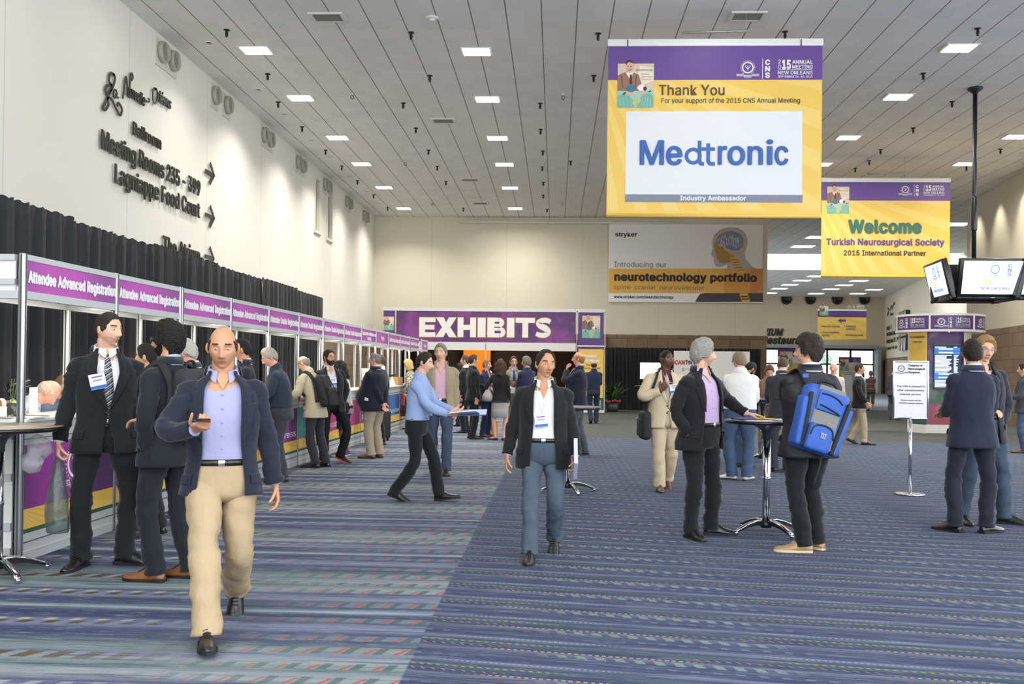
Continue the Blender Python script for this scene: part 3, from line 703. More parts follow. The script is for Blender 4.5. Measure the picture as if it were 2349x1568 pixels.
def hang(b, split_py, py0, py1, sheet_px, rod=True, wires=True, rpx=None):
    w2 = b.w/2; z1 = b.u(0, py0)[1]; zs = b.u(0, split_py)[1]; z0 = -b.h/2
    MB().box((0, .006, (z1+zs)/2), (b.w, .010, z1-zs)).build('purple_head', PUR, b.root)
    mb = MB().box((0, .006, (zs+z0)/2), (b.w, .010, zs-z0)); mb.tube([(-w2, .012, z0+.02), (w2, .012, z0+.02)], .035, 10)
    rays(mb, -w2+.02, w2-.02, z0+.1, zs-.02, -.0005, 1); mb.build('yellow_field', [YEL, YEL2], b.root)
    MB().box((0, .006, z1+.05), (b.w+.02, .05, .12), ch=.01).build('top_rail', mat('rail_white', 'e9e9e7', rough=.4), b.root)
    top = CEIL-b.c.z; wm = MB()
    for sx in (-.95, .95): 
        if wires: wm.tube([(sx*.55*w2/1.8, .01, z1+.1), (sx*.55*w2/1.8, .01, z1+.24)], .006, 6); wm.tube([(sx*.55*w2/1.8, .01, z1+.24), (sx*.55*w2/1.8, .01, top)], .004, 6)
    wm.tube([(-.55*w2/1.8, .01, z1+.22), (.55*w2/1.8, .01, z1+.25)], .022, 8)
    wm.build('hanging_wire', mat('wire_grey', 'a9aaa8', rough=.4, metal=.5), b.root)

# ---- large banner
b = Banner('hanging_banner', 16.2, 1391, 1887, 99, 496, 'large purple and yellow banner reading Thank You, hanging nearest'); lt = MB()
hang(b, 186, 110, 496, 0)
b.q(lt, 1434, 1841, 255, 463, -.004, 0); b.q(lt, 1434, 1841, 447, 463, -.006, 1)
# blue wordmark drawn with the connected d and t
for ch, a, z in (('M', 1467, 1523), ('e', 1527, 1565), ('r', 1646, 1667), ('o', 1668, 1709), ('n', 1714, 1750), ('i', 1757, 1773), ('c', 1776, 1808)): b.t(lt, ch, a, z, 377, 323, off=-.007, bold=.022, mi=2)
x, z = b.u(1590, 358); s = b.u(1609, 358)[0]-x; ring2(lt, x, z, s*.60, s*1.04, -.007, 2)
for q_, (px0, px1, py0, py1) in enumerate(((1600, 1609, 323, 371), (1620, 1629, 329, 372), (1600, 1640, 338, 346))): b.q(lt, px0, px1, py0, py1, -.010-.001*q_, 2)
for pts in (((1604, 366), (1607, 375), (1615, 376)), ((1624, 366), (1628, 375), (1640, 376))): stroke(lt, [b.u(*p) for p in pts], b.u(1609, 0)[0]-b.u(1600, 0)[0], -.0085, 2)
b.t(lt, 'Thank You', 1511, 1662, 218, 195, off=-.005, bold=.012, mi=3); b.t(lt, 'For your support of the 2015 CNS Annual Meeting', 1517, 1835, 236, 225, off=-.005, bold=.008, mi=3)
b.t(lt, 'Industry Ambassador', 1560, 1711, 459, 449, off=-.008, bold=.03, mi=4)
x0, z0 = b.u(1688, 179); x1, z1 = b.u(1864, 136); logo_row(lt, x0, x1, z0, z1, -.005, 4)
lt.build('lettering', [WHT, SLATE, BLU, TXTB, TXTW], b.root, fix=False)
x0, z0 = b.u(1416, 247); x1, z1 = b.u(1500, 146); mentor_art('printed_picture', b.root, x0, x1, z0, z1)
MB().tube([(b.u(1441, 0)[0], -.03, b.u(0, 98)[1]), (b.u(1441, 0)[0], -.03, b.u(0, 113)[1])], .008, 6).tube([(b.u(1838, 0)[0], -.03, b.u(0, 98)[1]), (b.u(1838, 0)[0], -.03, b.u(0, 113)[1])], .008, 6).build('clip', mat('black_clip', '1c1c1c'), b.root)
# ---- second banner
b = Banner('hanging_banner', 27.1, 1883, 2180, 405, 634, 'purple and yellow Welcome banner hanging behind the large one'); lt = MB()
hang(b, 452, 411, 634, 0)
b.t(lt, 'Welcome', 1945, 2114, 533, 505, off=-.008, bold=.05, mi=0); b.t(lt, 'Turkish Neurosurgical Society', 1895, 2166, 561, 547, off=-.008, bold=.03, mi=1); b.t(lt, '2015 International Partner', 1935, 2124, 585, 574, off=-.008, bold=.025, mi=2)
x0, z0 = b.u(2060, 449); x1, z1 = b.u(2166, 424); logo_row(lt, x0, x1, z0, z1, -.008, 3)
lt.build('lettering', [mat('lettering_green', '3f7362'), TXTP, TXTB, TXTW], b.root, fix=False)
x0, z0 = b.u(1897, 489); x1, z1 = b.u(1948, 428); mentor_art('printed_picture', b.root, x0, x1, z0, z1, -.008)
# ---- third banner far away
b = Banner('hanging_banner', 71., 1875, 1988, 692, 778, 'small far purple and yellow banner reading Up to more courses'); lt = MB()
hang(b, 709, 695, 778, 0)
for s_, a, c, py, pc in (('Up to', 1923, 1939, 717.5, 712.5), ('more courses', 1910, 1952, 726, 721.5), ('• Practical Courses', 1882, 1926, 750, 745.5), ('• Luncheon', 1936, 1963, 750, 745.5), ('Seminars', 1940, 1962, 756, 751.5), ('• Choice Abstracts', 1882, 1925, 764, 759.5), ('Session', 1885, 1903, 770.5, 766), ('• Section Sessions', 1936, 1980, 770, 765.5)): b.t(lt, s_, a, c, py, pc, off=-.02, bold=.01, mi=0)
poly(lt, [b.u(*p) for p in ((1921.5, 735), (1930, 729.5), (1930, 732.5), (1940, 732.5), (1940, 737.5), (1930, 737.5), (1930, 740.5))], -.02, 0)
x0, z0 = b.u(1942, 708); x1, z1 = b.u(1983, 699); logo_row(lt, x0, x1, z0, z1, -.02, 1)
lt.build('lettering', [TXTP, TXTW], b.root, fix=False)
x0, z0 = b.u(1880, 723); x1, z1 = b.u(1900, 701); mentor_art('printed_picture', b.root, x0, x1, z0, z1, -.02, False)
# ---- wall banner with the head picture
b = Banner('wall_banner', BACKY-.1, 1395, 1750, 515, 692, 'grey and orange wall banner with a transparent head, Introducing our portfolio')
mb = MB().box((0, .03, 0), (b.w, .05, b.h)); mb.build('sheet', mat('banner_silver', 'f2f2f2', rough=.5, bump=.2, bscale=(2, 2, .6)), b.root)
lt = MB(); OR = mat('banner_orange', 'e8b650', rough=.5); 
for k in range(12):
    a = 1396+354*k/12; b.q(lt, a, a+354/12+.2, 616, 672, -.004, 3 if k < 9 else (4 if k < 11 else 5))
b.t(lt, 'stryker', 1411, 1462, 542, 532.5, off=-.01, bold=.02, mi=0); b.t(lt, 'Introducing our', 1409, 1529, 612, 600, off=-.01, bold=-.012, mi=1)
b.t(lt, 'neurotechnology portfolio', 1409, 1736, 643, 626, off=-.01, bold=.045, mi=0); b.t(lt, 'spine  cranial  neurovascular', 1408, 1616, 663, 653, off=-.01, bold=-.01, mi=1); b.t(lt, 'www.stryker.com/neurotechnology', 1408, 1545, 683, 677, off=-.01, bold=.02, mi=0)
lt.build('lettering', [TXTK, mat('lettering_grey', '6f6862'), TXTW, OR, mat('banner_orange_mid', 'e0a14c'), mat('banner_orange_deep', 'd08c4d')], b.root, fix=False)
hm = MB(); U = lambda pts: [b.u(*p) for p in pts]
poly(hm, U([(1633, 556), (1638, 538), (1652, 526), (1672, 521), (1692, 522), (1708, 532), (1715, 548), (1714, 565), (1708, 580), (1711, 595), (1724, 610), (1735, 616), (1668, 616), (1668, 606), (1652, 612), (1642, 611), (1637, 600), (1638, 592), (1634, 588), (1631, 583), (1635, 570)]), -.006, 0)
poly(hm, U([(1638, 556), (1648, 556), (1660, 572), (1672, 578), (1688, 590), (1676, 600), (1662, 604), (1650, 602), (1644, 590), (1640, 575)]), -.008, 1)
poly(hm, U([(1640, 552), (1646, 538), (1660, 530), (1680, 528), (1698, 534), (1706, 548), (1704, 564), (1696, 574), (1680, 574), (1668, 570), (1656, 560), (1646, 558)]), -.009, 2)
for i in range(9): stroke(hm, [b.u(1646+6.5*i, 553+math.sin(i)*6), b.u(1650+6*i, 543+math.cos(i*2)*5), b.u(1655+5.5*i, 550+math.sin(i*3)*5), b.u(1658+5*i, 565+math.cos(i)*4)], .03, -.011, 3, 4)
stroke(hm, U([(1640, 556), (1650, 537), (1676, 528), (1700, 537), (1708, 556), (1700, 576), (1680, 583), (1664, 572), (1648, 560)]), .05, -.011, 4, 5)
for i in range(6): 
    x, z = b.u(1683+3*i, 592+6*i); quad(hm, x-.14, x+.16, z-.07, z+.05, -.012, 4)
poly(hm, U([(1595, 692), (1600, 682), (1606, 674), (1616, 672), (1750, 672), (1750, 692)]), -.006, 5)
for i in range(3): x, z = b.u(1704+2*i, 676+6*i); quad(hm, x-.12, x+.2, z-.08, z+.06, -.012, 4)
hm.build('head_picture', [mat('head_haze', 'b9b0bd'), mat('skull_gold', 'b08a48'), mat('brain_blue', '7d88a8'), mat('vein_pale', 'c9ccd6'), mat('bone_gold', 'd8b25e'), mat('shoulder_dark', '47434d')], b.root, fix=False)

# ---- letters on the left wall
blk = mat('letter_black', '35352e', rough=.25, spec=.6)
a0 = wall_at(224, 330, LWX)
def wl_(px, py): p = wall_at(px, py, LWX); return p.y-a0.y, p.z-a0.z
sg = empty('wall_lettering', (LWX+.005, a0.y, a0.z), R(90), 'black raised lettering listing ballroom, meeting rooms and food court on ivory wall', 'sign')
def raised(name, mb, th=.016):
    o = mb.build(name, blk, sg, fix=False); md = o.modifiers.new('thick', 'SOLIDIFY'); md.thickness = th; md.offset = 1; return o
def wtext(name, s, p0, p1, capz, bold=.035):
    (x0, z0), (x1, z1) = wl_(*p0), wl_(*p1); mb = MB(); text(mb, s, x0, x1, (z0+z1)/2, capz, -.03, bold); return raised(name, mb)
def capof(px, py0, py1): return wl_(px, py0)[1]-wl_(px, py1)[1]
wtext('lettering_ballroom', 'Ballroom', (298, 308), (363, 342), capof(305, 282, 311), .02)
wtext('lettering_rooms', 'Meeting Rooms 235 - 399', (225, 342), (453, 447), capof(228, 300, 342), .03)
wtext('lettering_food', 'Lagniappe Food Court', (256, 418), (452, 498), capof(260, 379, 420), .025)
wtext('lettering_atrium', 'The Atrium', (367, 583), (452, 607), capof(370, 541, 583), .025)
mb = MB()
def scr(pts, w=.05): stroke(mb, [wl_(*p) for p in pts], w*.62, -.03, 0, 6)
scr([(257, 172), (247, 168), (244, 185), (250, 200), (240, 215), (236, 205), (240, 196), (250, 195)], .07); scr([(252, 170), (258, 178), (254, 196), (245, 215), (236, 235), (230, 246), (235, 252), (243, 240), (240, 226), (250, 228), (262, 252), (270, 264), (274, 250), (266, 236), (263, 243)], .07)
scr([(262, 208), (257, 206), (254, 218), (258, 224), (262, 212), (262, 222), (266, 224)], .05)
scr([(276, 226), (282, 182), (284, 180), (290, 222), (293, 178), (296, 168), (299, 176), (296, 184)], .06)
text(mb, 'ouvelle', wl_(289, 0)[0], wl_(330, 0)[0], wl_(310, 234)[1], capof(310, 205, 232), -.03, .02, .3)
scr([(330, 232), (336, 234), (337, 228), (334, 226)], .05)
scr([(353, 204), (346, 208), (346, 232), (352, 236), (357, 222), (354, 206), (348, 202)], .06)
text(mb, 'rléans', wl_(357, 0)[0], wl_(390, 0)[0], wl_(372, 242)[1], capof(372, 214, 240), -.03, .02, .3)
raised('lettering_script', mb)
mb = MB()
for (px, py) in ((477, 397), (477, 496), (476, 590)):
    x, z = wl_(px, py); k = .75
    quad(mb, x-.35*k, x+.3*k, z-.05*k, z+.05*k, -.03); stroke(mb, [(x, z+.28*k), (x+.33*k, z), (x, z-.28*k)], .11*k, -.03, 0, 1)
raised('arrow', mb)
# ---- letters on far walls
b = Banner('wall_lettering', FWY-.03, 1640, 1842, 748, 790, 'bold italic black letters on the far beige wall, cut off by the near corner', 'sign'); lt = MB()
b.t(lt, 'THE ATRIUM', 1690, 1797, 768, 753, off=-.02, bold=.05, shear=.25); b.t(lt, '& Restaurants', 1726, 1868, 787, 771, off=-.02, bold=.05, shear=.25)
lt.build('lettering', TXTK, b.root, fix=False)
ang = math.atan2(FB[1]-FA[1], FB[0]-FA[0])
def on_far(px, py):
    d = ray(px, py); nx, ny = -(FB[1]-FA[1]), FB[0]-FA[0]; t = ((FA[0]*nx)+(FA[1]*ny))/(d.x*nx+d.y*ny); p = Vector((0, 0, CAM_H))+d*t; return p
L = (Vector(FB)-Vector(FA)).length
def fu(px, py): p = on_far(px, py); return ((p.x-FA[0])*(FB[0]-FA[0])+(p.y-FA[1])*(FB[1]-FA[1]))/L, p.z
sg = empty('wall_lettering', (FA[0], FA[1], 0), ang, 'black sign letters running along the far right wall', 'sign'); lt = MB()
for s_, a, c, py, pc in (('Ballroom', 2043, 2050, 724, 718), ('Halls C - I', 2035, 2046, 757, 748), ('New Orleans Theater', 2035, 2056, 771, 762), ('Meeting Rooms 235 - 399', 2035, 2062, 787, 778), ('Lagniappe Food Court', 2035, 2059, 802, 795)):
    x0, z0 = fu(a, py); x1, _ = fu(c, py); text(lt, s_, x0, x1, z0, fu(a, pc)[1]-z0, -.03, .03)
for pts in (((2038, 716), (2036, 724), (2040, 712), (2037, 706)), ((2042, 712), (2046, 700), (2047, 708), (2050, 698)), ((2050, 700), (2052, 693), (2053, 699))): stroke(lt, [fu(*p) for p in pts], .12, -.03, 0, 4)
lt.build('lettering', TXTK, sg, fix=False)
# grid of nine grey display panels beside them
pr = empty('panel_rack', (*along(FA, FB, (fu(2076, 760)[0])/L), 0), ang, 'dark rack of nine tall grey panels fixed to the far right wall', 'display rack')
xm = fu(2076, 760)[0]; rz0 = fu(2076, 803)[1]; rh = (fu(2076, 715)[1]-rz0)/3.1
for i in range(3):
    for j in range(3):
        z = rz0+j*rh*1.06; x0 = -1.05+i*1.05
        f_ = MB().box((x0+.5, -.22, z+rh*.5), (.98, .12, rh)).build('panel_frame', mat('rack_dark', '34342f'), pr)
        m2 = MB().box((x0+.5, -.285, z+rh*.5), (.86, .012, rh*.88))
        if j == 0: m2.box((x0+.5, -.293, z+rh*.24), (.86, .01, rh*.36), 1); disc2(m2, x0+.5, z+rh*.2, .24, -.30, 2)
        m2.build('panel_face', [mat('panel_grey', '9a9484'), mat('panel_blue', '3c4668'), mat('panel_white', 'd8d6d0')], f_)
MB().box((.5, -.08, rz0+rh*1.56), (3.0, .16, rh*3.1)).build('back_rails', mat('rack_dark', '34342f'), pr)

# ================================================================== REGISTRATION BOOTHS
BO = Vector((-4.038, 7.08, 0)); BDIR = Vector((.0115, .99993, 0)); BRZ = math.atan2(BDIR.y, BDIR.x); ML = 1.49
MAG = mat('booth_purple', 'a8459f', rough=.4); MAGD = mat('booth_purple_dark', '7d3a86', rough=.4); GREY = mat('booth_grey', 'b9bcbd', rough=.45); WPAN = mat('booth_white', 'dedcd7', rough=.4)
CTOP = mat('counter_white', 'e9e8e2', rough=.3); ALU = mat('post_aluminium', 'c3c7cc', rough=.3, metal=.75); DK = mat('post_groove', '4b4d50'); GLOW = mat('booth_downlight', 'fff2dc', emit=4.0)
GYEL = mat('booth_yellow', 'e3b548', rough=.45); GYEL2 = mat('booth_yellow_ray', 'e9c263', rough=.45); GGRN = mat('booth_green', '2c5340')
def purple_mat(name, dark, light):
    n = NT(name); x, y, z = n.xyz(); f = n.f
    d = f('ABSOLUTE', f('SUBTRACT', x, .55)); c = n.mix(n.step(d, .15, .75), light, dark)
    g = n.noise(n.vec(f('MULTIPLY', x, 9.), y, f('MULTIPLY', z, 22.)), 1., 4., .7)
    return n.out(n.mix(f('MULTIPLY', n.step(g, .5, .7), .35), c, light), .4)
HP = purple_mat('header_purple_print', '8a4a90', 'b350ac')
FRONT = {'purple': purple_mat('front_purple_print', '4c2a5c', '9c3d99'), 'teal': purple_mat('front_teal_print', '2c6a66', '3f9a90'), 'magenta': purple_mat('front_magenta_print', '8f2a5e', 'b8417f'), 'blue': purple_mat('front_blue_print', '2a4c86', '4078b8')}
def post(mb, x, y, z1):
    mb.box((x, y, z1/2), (.05, .05, z1), 0, ch=.012)
    for dx, dy in ((0, -.0255), (0, .0255), (.0255, 0), (-.0255, 0)): mb.box((x+dx, y+dy, z1/2), (.012 if dx == 0 else .002, .012 if dy == 0 else .002, z1-.01), 1)
HEAD = ['Attendee Advanced Registration']*4+['Attendee Onsite Registration']*4+['Registration Assistance and|Housing', 'Others', 'Exhibitor Advanced Registration', 'Exhibitor Advanced Registration', 'Exhibitor Onsite Registration', 'Lost/Found']
FR = ['purple', 'purple', 'teal', 'magenta', 'purple', 'teal', 'magenta', 'magenta', 'purple', 'teal', 'blue', 'magenta', 'purple', 'blue']
FW = ['*', 'Service', 'Education', 'Mentorship', 'Progress', '', 'Education', '', 'Progress', '', 'Service', 'Education', '', '']
ordn = ['nearest', 'second', 'third', 'fourth', 'fifth', 'sixth', 'seventh', 'eighth', 'ninth', 'tenth', 'eleventh', 'twelfth', 'thirteenth', 'last']
ZT, ZH, ZC = 2.33, 1.995, 1.085
for k in range(14):
    s0 = ML*k if k < 13 else 19.93; w = (ML-.056 if k in (1, 5, 9, 11) else ML) if k < 13 else 1.1
    p = BO+BDIR*s0
    t = empty('registration_booth', p, BRZ, '%s registration booth from the front, white posts under a purple %s header' % (ordn[k], HEAD[k].split('|')[0]), 'booth', 'registration booths')
    m = MB(); post(m, 0, 0, ZT+.01); m.build('front_post', [ALU, DK], t)
    if k in (2, 6, 10, 12): m = MB(); post(m, -.052, 0, ZT+.01); m.build('front_post', [ALU, DK], t)
    if k >= 12: m = MB(); post(m, w, 0, ZT+.01); m.build('front_post', [ALU, DK], t)
    m = MB(); post(m, 0, .45, ZT); m.build('rear_post', [WPAN, DK], t)
    hd = MB().box((w/2, 0, ZT-.02), (w-.05, .045, .045)).box((w/2, 0, ZH+.03), (w-.05, .045, .06)).box((w/2, .45, ZH+.03), (w-.05, .045, .06)).box((0, .225, ZH+.03), (.045, .42, .06)).build('header_beam', GREY, t)
    MB().box((w/2, -.012, (ZT+ZH)/2+.005), (w-.05, .008, ZT-ZH-.10)).build('header_panel', HP, t)
    tx = MB(); lines = HEAD[k].split('|')
    if len(lines) == 2:
        text(tx, lines[0], .06, w-.06, ZH+.18, .07, -.019, .05); textc(tx, lines[1], w/2, ZH+.085, .07, -.019, .05, .9)
    elif len(lines[0]) < 12: textc(tx, lines[0], w/2, ZH+.13, .08, -.019, .05, .8)
    else: text(tx, lines[0], .035, w-.035, ZH+.13, .085, -.019, .05)
    tx.build('lettering', TXTW, t, fix=False)
    MB().box((w/2, .235, ZH+.10), (w-.06, .40, .012)).build('canopy_board', WPAN, t)
    MB().box((w/2, .10, ZH+.085), (w-.2, .05, .02)).build('light_strip', GLOW, t)
    la = bpy.data.lights.new('lamp', 'AREA'); la.shape = 'RECTANGLE'; la.size = w-.2; la.size_y = .05; la.energy = 9; la.color = (1., .93, .82)
    lo = bpy.data.objects.new('lamp', la); COL.objects.link(lo); lo.parent = t; lo.location = (w/2, .10, ZH+.07)
    MB().box((w/2, .215, ZC-.015), (w-.005, .52, .03), ch=.008).build('counter_top', CTOP, t)
    cb = MB().box((w/2, -.004, .97), (w-.05, .03, .17)).box((w/2, -.004, .105), (w-.05, .03, .21), 0).box((w/2, -.012, .145), (w-.05, .03, .006), 1).box((w/2, -.012, .075), (w-.05, .03, .006), 2).box((w/2, -.012, .93), (w-.05, .03, .004), 1)
    cb.box((w/2, .44, .52), (w-.05, .02, 1.0))
    cb.build('counter_front', [GREY, DK, WPAN], t)
    g = MB().box((w/2, -.004, .64), (w-.05, .026, .49), 0)
    quad(g, .025, w-.025, .243, .395, -.018, 1); quad(g, .025, w-.025, .21, .243, -.018, 3); rays(g, .03, w-.03, .245, .393, -.0186, 2, 12)
    if FW[k] == '*':
        emblem(g, .78, .68, .155, -.020, 4)
    elif FW[k]: text(g, FW[k], .12, w-.12, .46, .095, -.020, .0, 0, 4)
    g.build('graphic_panel', [FRONT[FR[k]], GYEL, GYEL2, GGRN, TXTW], t, fix=False)
# end return of the first booth, facing the aisle end
t = empty('booth_end_wall', BO+Vector((-.03, 0, 0)), 0, 'white panelled end wall of the booth row beside the nearest post', 'booth wall')
m = MB()
for z0, z1 in ((2.285, 2.33), (2.10, 2.145), (1.995, 2.03), (.98, 1.06), (.93, .98), (.615, .67), (.24, .30), (.055, .11)): m.box((-.6, 0, (z0+z1)/2), (1.15, .045, z1-z0))
m.build('rails', GREY, t)
m = MB()
for z0, z1 in ((2.145, 2.285), (2.03, 2.10), (.67, .93), (.30, .615), (.11, .24)): m.box((-.6, .005, (z0+z1)/2), (1.15, .02, z1-z0))
m.build('panels', WPAN, t)
m = MB(); post(m, -1.2, 0, ZT); m.build('corner_post', [ALU, DK], t)
MB().box((-.62, .3, ZC-.015), (1.15, .6, .03)).build('counter_top', CTOP, t)

# ---- black drape behind the booths, in separate widths
DRP = mat('black_drape', '17191d', rough=.8, sheen=.12, bump=.15, bscale=(60, 60, 4))
def drape(name, w, h, seed, folds=7, amp=.045, mtl=None):
    r2 = random.Random(seed); mb = MB(); n = folds*10; cols = []
    ph = [r2.uniform(0, 6.3) for _ in range(4)]
    for i in range(n+1):
        t = i/n; cols.append((t*w, amp*(math.sin(2*math.pi*folds*t+ph[0]+.8*math.sin(5*t+ph[1]))+.45*math.sin(2*math.pi*folds*2.3*t+ph[2])), .5+.5*math.sin(11*t+ph[3])))
    zs = [0, .25*h, .5*h, .75*h, h-.16, h-.10, h-.04, h]
    rows = []
    for q, z in enumerate(zs):
        k = (1.15, 1.1, 1.0, .9, .7, .45, .35, .5)[q]
        rows.append([(x+.02*math.sin(z*1.7+c*3), y*k, z+(.012*math.sin(x*40) if q == len(zs)-1 else 0)) for x, y, c in cols])
    mb.loft(rows, 0, False, True, False)
    rr = [[(x, y+.012, z) for x, y, z in r_] for r_ in rows]; mb.loft(rr[::-1], 0, False, True, False)
    return mb
dx = -5.95; ye = wall_at(739, 690, dx).y; y = 1.2; k = 0
dw = (ye-1.2)/9
for k in range(9):
    o = drape('drape', dw+.06, 3.27+(.03 if k % 2 else 0), k+3, 8).build('black_drape', DRP, None, fix=False)
    o.location = (dx+.02*(k % 2), 1.2+dw*k, 0); o.rotation_euler.z = R(90)
    tag(o, 'black drape width, %s from the far end, behind the registration booths' % ['ninth', 'eighth', 'seventh', 'sixth', 'fifth', 'fourth', 'third', 'second', 'first'][k], 'drape', 'drapes behind the booths')

# ================================================================== EXHIBITS ENTRANCE
EY = 34.6
b = Banner('exhibits_entrance', EY, 877, 1388, 709, 946, 'white framed entrance arch with a purple EXHIBITS header and yellow hours column', 'entrance')
def epart(name, rects, m, y=0, th=.06):
    mb = MB()
    for (a, c, d, e) in rects:
        (x0, z0), (x1, z1) = b.u(a, e), b.u(c, d); mb.box(((x0+x1)/2, y, (z0+z1)/2), (abs(x1-x0), th, abs(z1-z0)))
    return mb.build(name, m, b.root)
EP = purple_mat('exhibits_purple_print', '5d2f6f', '6f3a80')
def exh_mat():
    n = NT('exhibits_print'); x, y, z = n.xyz(); f = n.f
    g = n.noise(n.vec(f('MULTIPLY', x, .9), y, f('MULTIPLY', z, .7)), 1., 4., .6); h = n.noise(n.vec(f('MULTIPLY', x, 5.), 3., f('MULTIPLY', z, 4.)), 1., 5., .65)
    c = n.mix(n.step(g, .42, .68), '55306a', '86458f'); c = n.mix(f('MULTIPLY', n.step(h, .55, .72), .4), c, 'a765ac')
    return n.out(c, .45)
epart('header_panel', [(909, 1321, 713, 787)], exh_mat(), 0, .05)
PU = mat('column_purple', '59387e', rough=.45)
epart('side_panel', [(880, 906, 711, 775)], PU); epart('side_panel', [(1326, 1385, 714, 792)], PU, -.01)
epart('frame', [(877, 880.5, 709, 946), (905.5, 909, 709, 946), (1320.5, 1325, 713, 946), (1385, 1389, 714, 946), (1112, 1115, 788, 935), (877, 1389, 709, 712), (909, 1321, 787, 801), (1325, 1389, 792, 794.5)], WPAN, 0, .09)
epart('lower_fill', [(880, 906, 776, 801)], WPAN)
epart('hours_panel', [(1325, 1385, 794.5, 940)], YEL)
lt = MB(); b.q(lt, 1325.5, 1385, 794.5, 800, -.035, 0); b.q(lt, 1325.5, 1384, 912, 940, -.035, 1)
b.t(lt, 'Exhibit', 1340, 1369, 819, 813, off=-.04, bold=.05, mi=2); b.t(lt, 'Hall Hours', 1333, 1375.5, 830, 823.5, off=-.04, bold=.05, mi=2)
for s_, py in (('Monday', 838), ('9:00 AM-5:45 PM', 845.5), ('9:00 AM-4:00 PM', 856), ('9:00 AM-2:00 PM', 867)): b.t(lt, s_, 1336 if len(s_) > 8 else 1345, 1376 if len(s_) > 8 else 1366, py, py-3.2, off=-.04, bold=.01, mi=3)
x0, z0 = b.u(1330, 937); x1, z1 = b.u(1379, 917); emblem(lt, x0+.18, (z0+z1)/2+.03, .13, -.04, 2); cns(lt, x0+.36, x0+.42, z0, z1, -.04, 2); meeting(lt, x0+.46, x1, z0, z1, -.04, 2)
lt.build('lettering', [PU, GRN, TXTW, TXTB], b.root, fix=False)
epart('plinth', [(1325, 1385, 940, 946)], WPAN, -.01, .12)
lt = MB()
def big(s_, a, c, py, pc, off, bold, mi): 
    x0, z = b.u(a, py); x1 = b.u(c, py)[0]; text(lt, s_, x0, x1, z, b.u(a, pc)[1]-z, off, bold, 0, mi)
tot = b.u(1266, 0)[0]-b.u(961, 0)[0]
def slab(ch, a, c, py, pc):
    x0, z0 = b.u(a, py); x1, z1 = b.u(c, pc); w, h = x1-x0, z1-z0; X = lambda p: [(x0+w*u, z0+h*v) for u, v in p]
    s_ = (.17*h)/w*1.75
    if ch == 'E': return [X([(0, 0), (1, 0), (1, .24), (s_, .24), (s_, .38), (.94, .38), (.94, .62), (s_, .62), (s_, .76), (1, .76), (1, 1), (0, 1)])]
    if ch == 'I': return [X([(0, 0), (1, 0), (1, 1), (0, 1)])]
    if ch == 'H': return [X([(0, 0), (s_, 0), (s_, .37), (1-s_, .37), (1-s_, 0), (1, 0), (1, 1), (1-s_, 1), (1-s_, .63), (s_, .63), (s_, 1), (0, 1)])]
    if ch == 'T': return [X([(.5-s_/2, 0), (.5+s_/2, 0), (.5+s_/2, .75), (1, .75), (1, 1), (0, 1), (0, .75), (.5-s_/2, .75)])]
    if ch == 'X': return [X([(0, 0), (.38, 0), (.5, .25), (.63, 0), (1, 0), (.70, .5), (.98, 1), (.62, 1), (.5, .74), (.39, 1), (.02, 1), (.31, .5)])]
    return []
for ch, a, c in (('E', 962, 999), ('X', 999, 1048), ('H', 1050, 1092), ('I', 1096, 1114), ('B', 1118, 1160), ('I', 1163, 1180), ('T', 1183, 1227), ('S', 1228, 1265)):
    py, pc = 772+(a-962)*.006, 728+(a-962)*.006
    for g, off, mi in ((1.2, -.03, 0), (0, -.034, 1)):
        for pl in slab(ch, a-g, c+g, py+g, pc-g): poly(lt, pl, off, mi)
        if ch in 'BS':
            x0, z0 = b.u(a-g, py+g); x1, z1 = b.u(c+g, pc-g); w, h = x1-x0, z1-z0; X = lambda p: [(x0+w*u, z0+h*v) for u, v in p]
            if ch == 'B':
                th = .235*h+(0 if mi else 0)
                quad(lt, x0, x0+w*.40, z0, z1, off, mi)
                for zc, zr in ((.27, .27), (.745, .255)):
                    cx = x0+w*(.66 if zc < .5 else .60); ring2(lt, cx, z0+h*zc, h*(zr-.20), h*zr, off-.001, mi, 24, 1.15, -90, 90)
                    for zz in (zc-zr, zc+zr-.20): quad(lt, x0+w*.38, cx+.01, z0+h*zz, z0+h*(zz+.20), off-.001, mi)
            else: stroke(lt, X([(.93, .80), (.70, .88), (.42, .87), (.22, .74), (.36, .58), (.64, .46), (.78, .28), (.62, .13), (.34, .12), (.05, .20)]), [h*.22, h*.25, h*.25, h*.30, h*.31, h*.31, h*.30, h*.25, h*.25, h*.22], off-.001, mi, 6)
lt.build('lettering', [mat('letter_gold_edge', 'd99b34'), mat('letter_cream', 'efece6')], b.root, fix=False)
x0, z0 = b.u(1335, 775); x1, z1 = b.u(1377, 724); mentor_art('printed_picture', b.root, x0, x1, z0, z1, -.045, False)
x0, z0 = b.u(879.5, 757); x1, z1 = b.u(904, 726); mentor_art('printed_picture', b.root, x0, x1, z0, z1, -.035, False)
# ================================================================== FURNITURE AND THINGS
CHR = mat('chrome', 'd5d7d9', rough=.12, metal=1.); BLK = mat('black_enamel', '17181a', rough=.3); TTOP = mat('table_laminate', 'b3a592', rough=.35); TTOP2 = mat('table_laminate_grey', '8f8f95', rough=.25)
PAP = mat('paper_white', 'eceae4', rough=.7); CARD = mat('cardboard', 'b48d5e', rough=.8, noise=.1, bscale=(20, 20, 20))
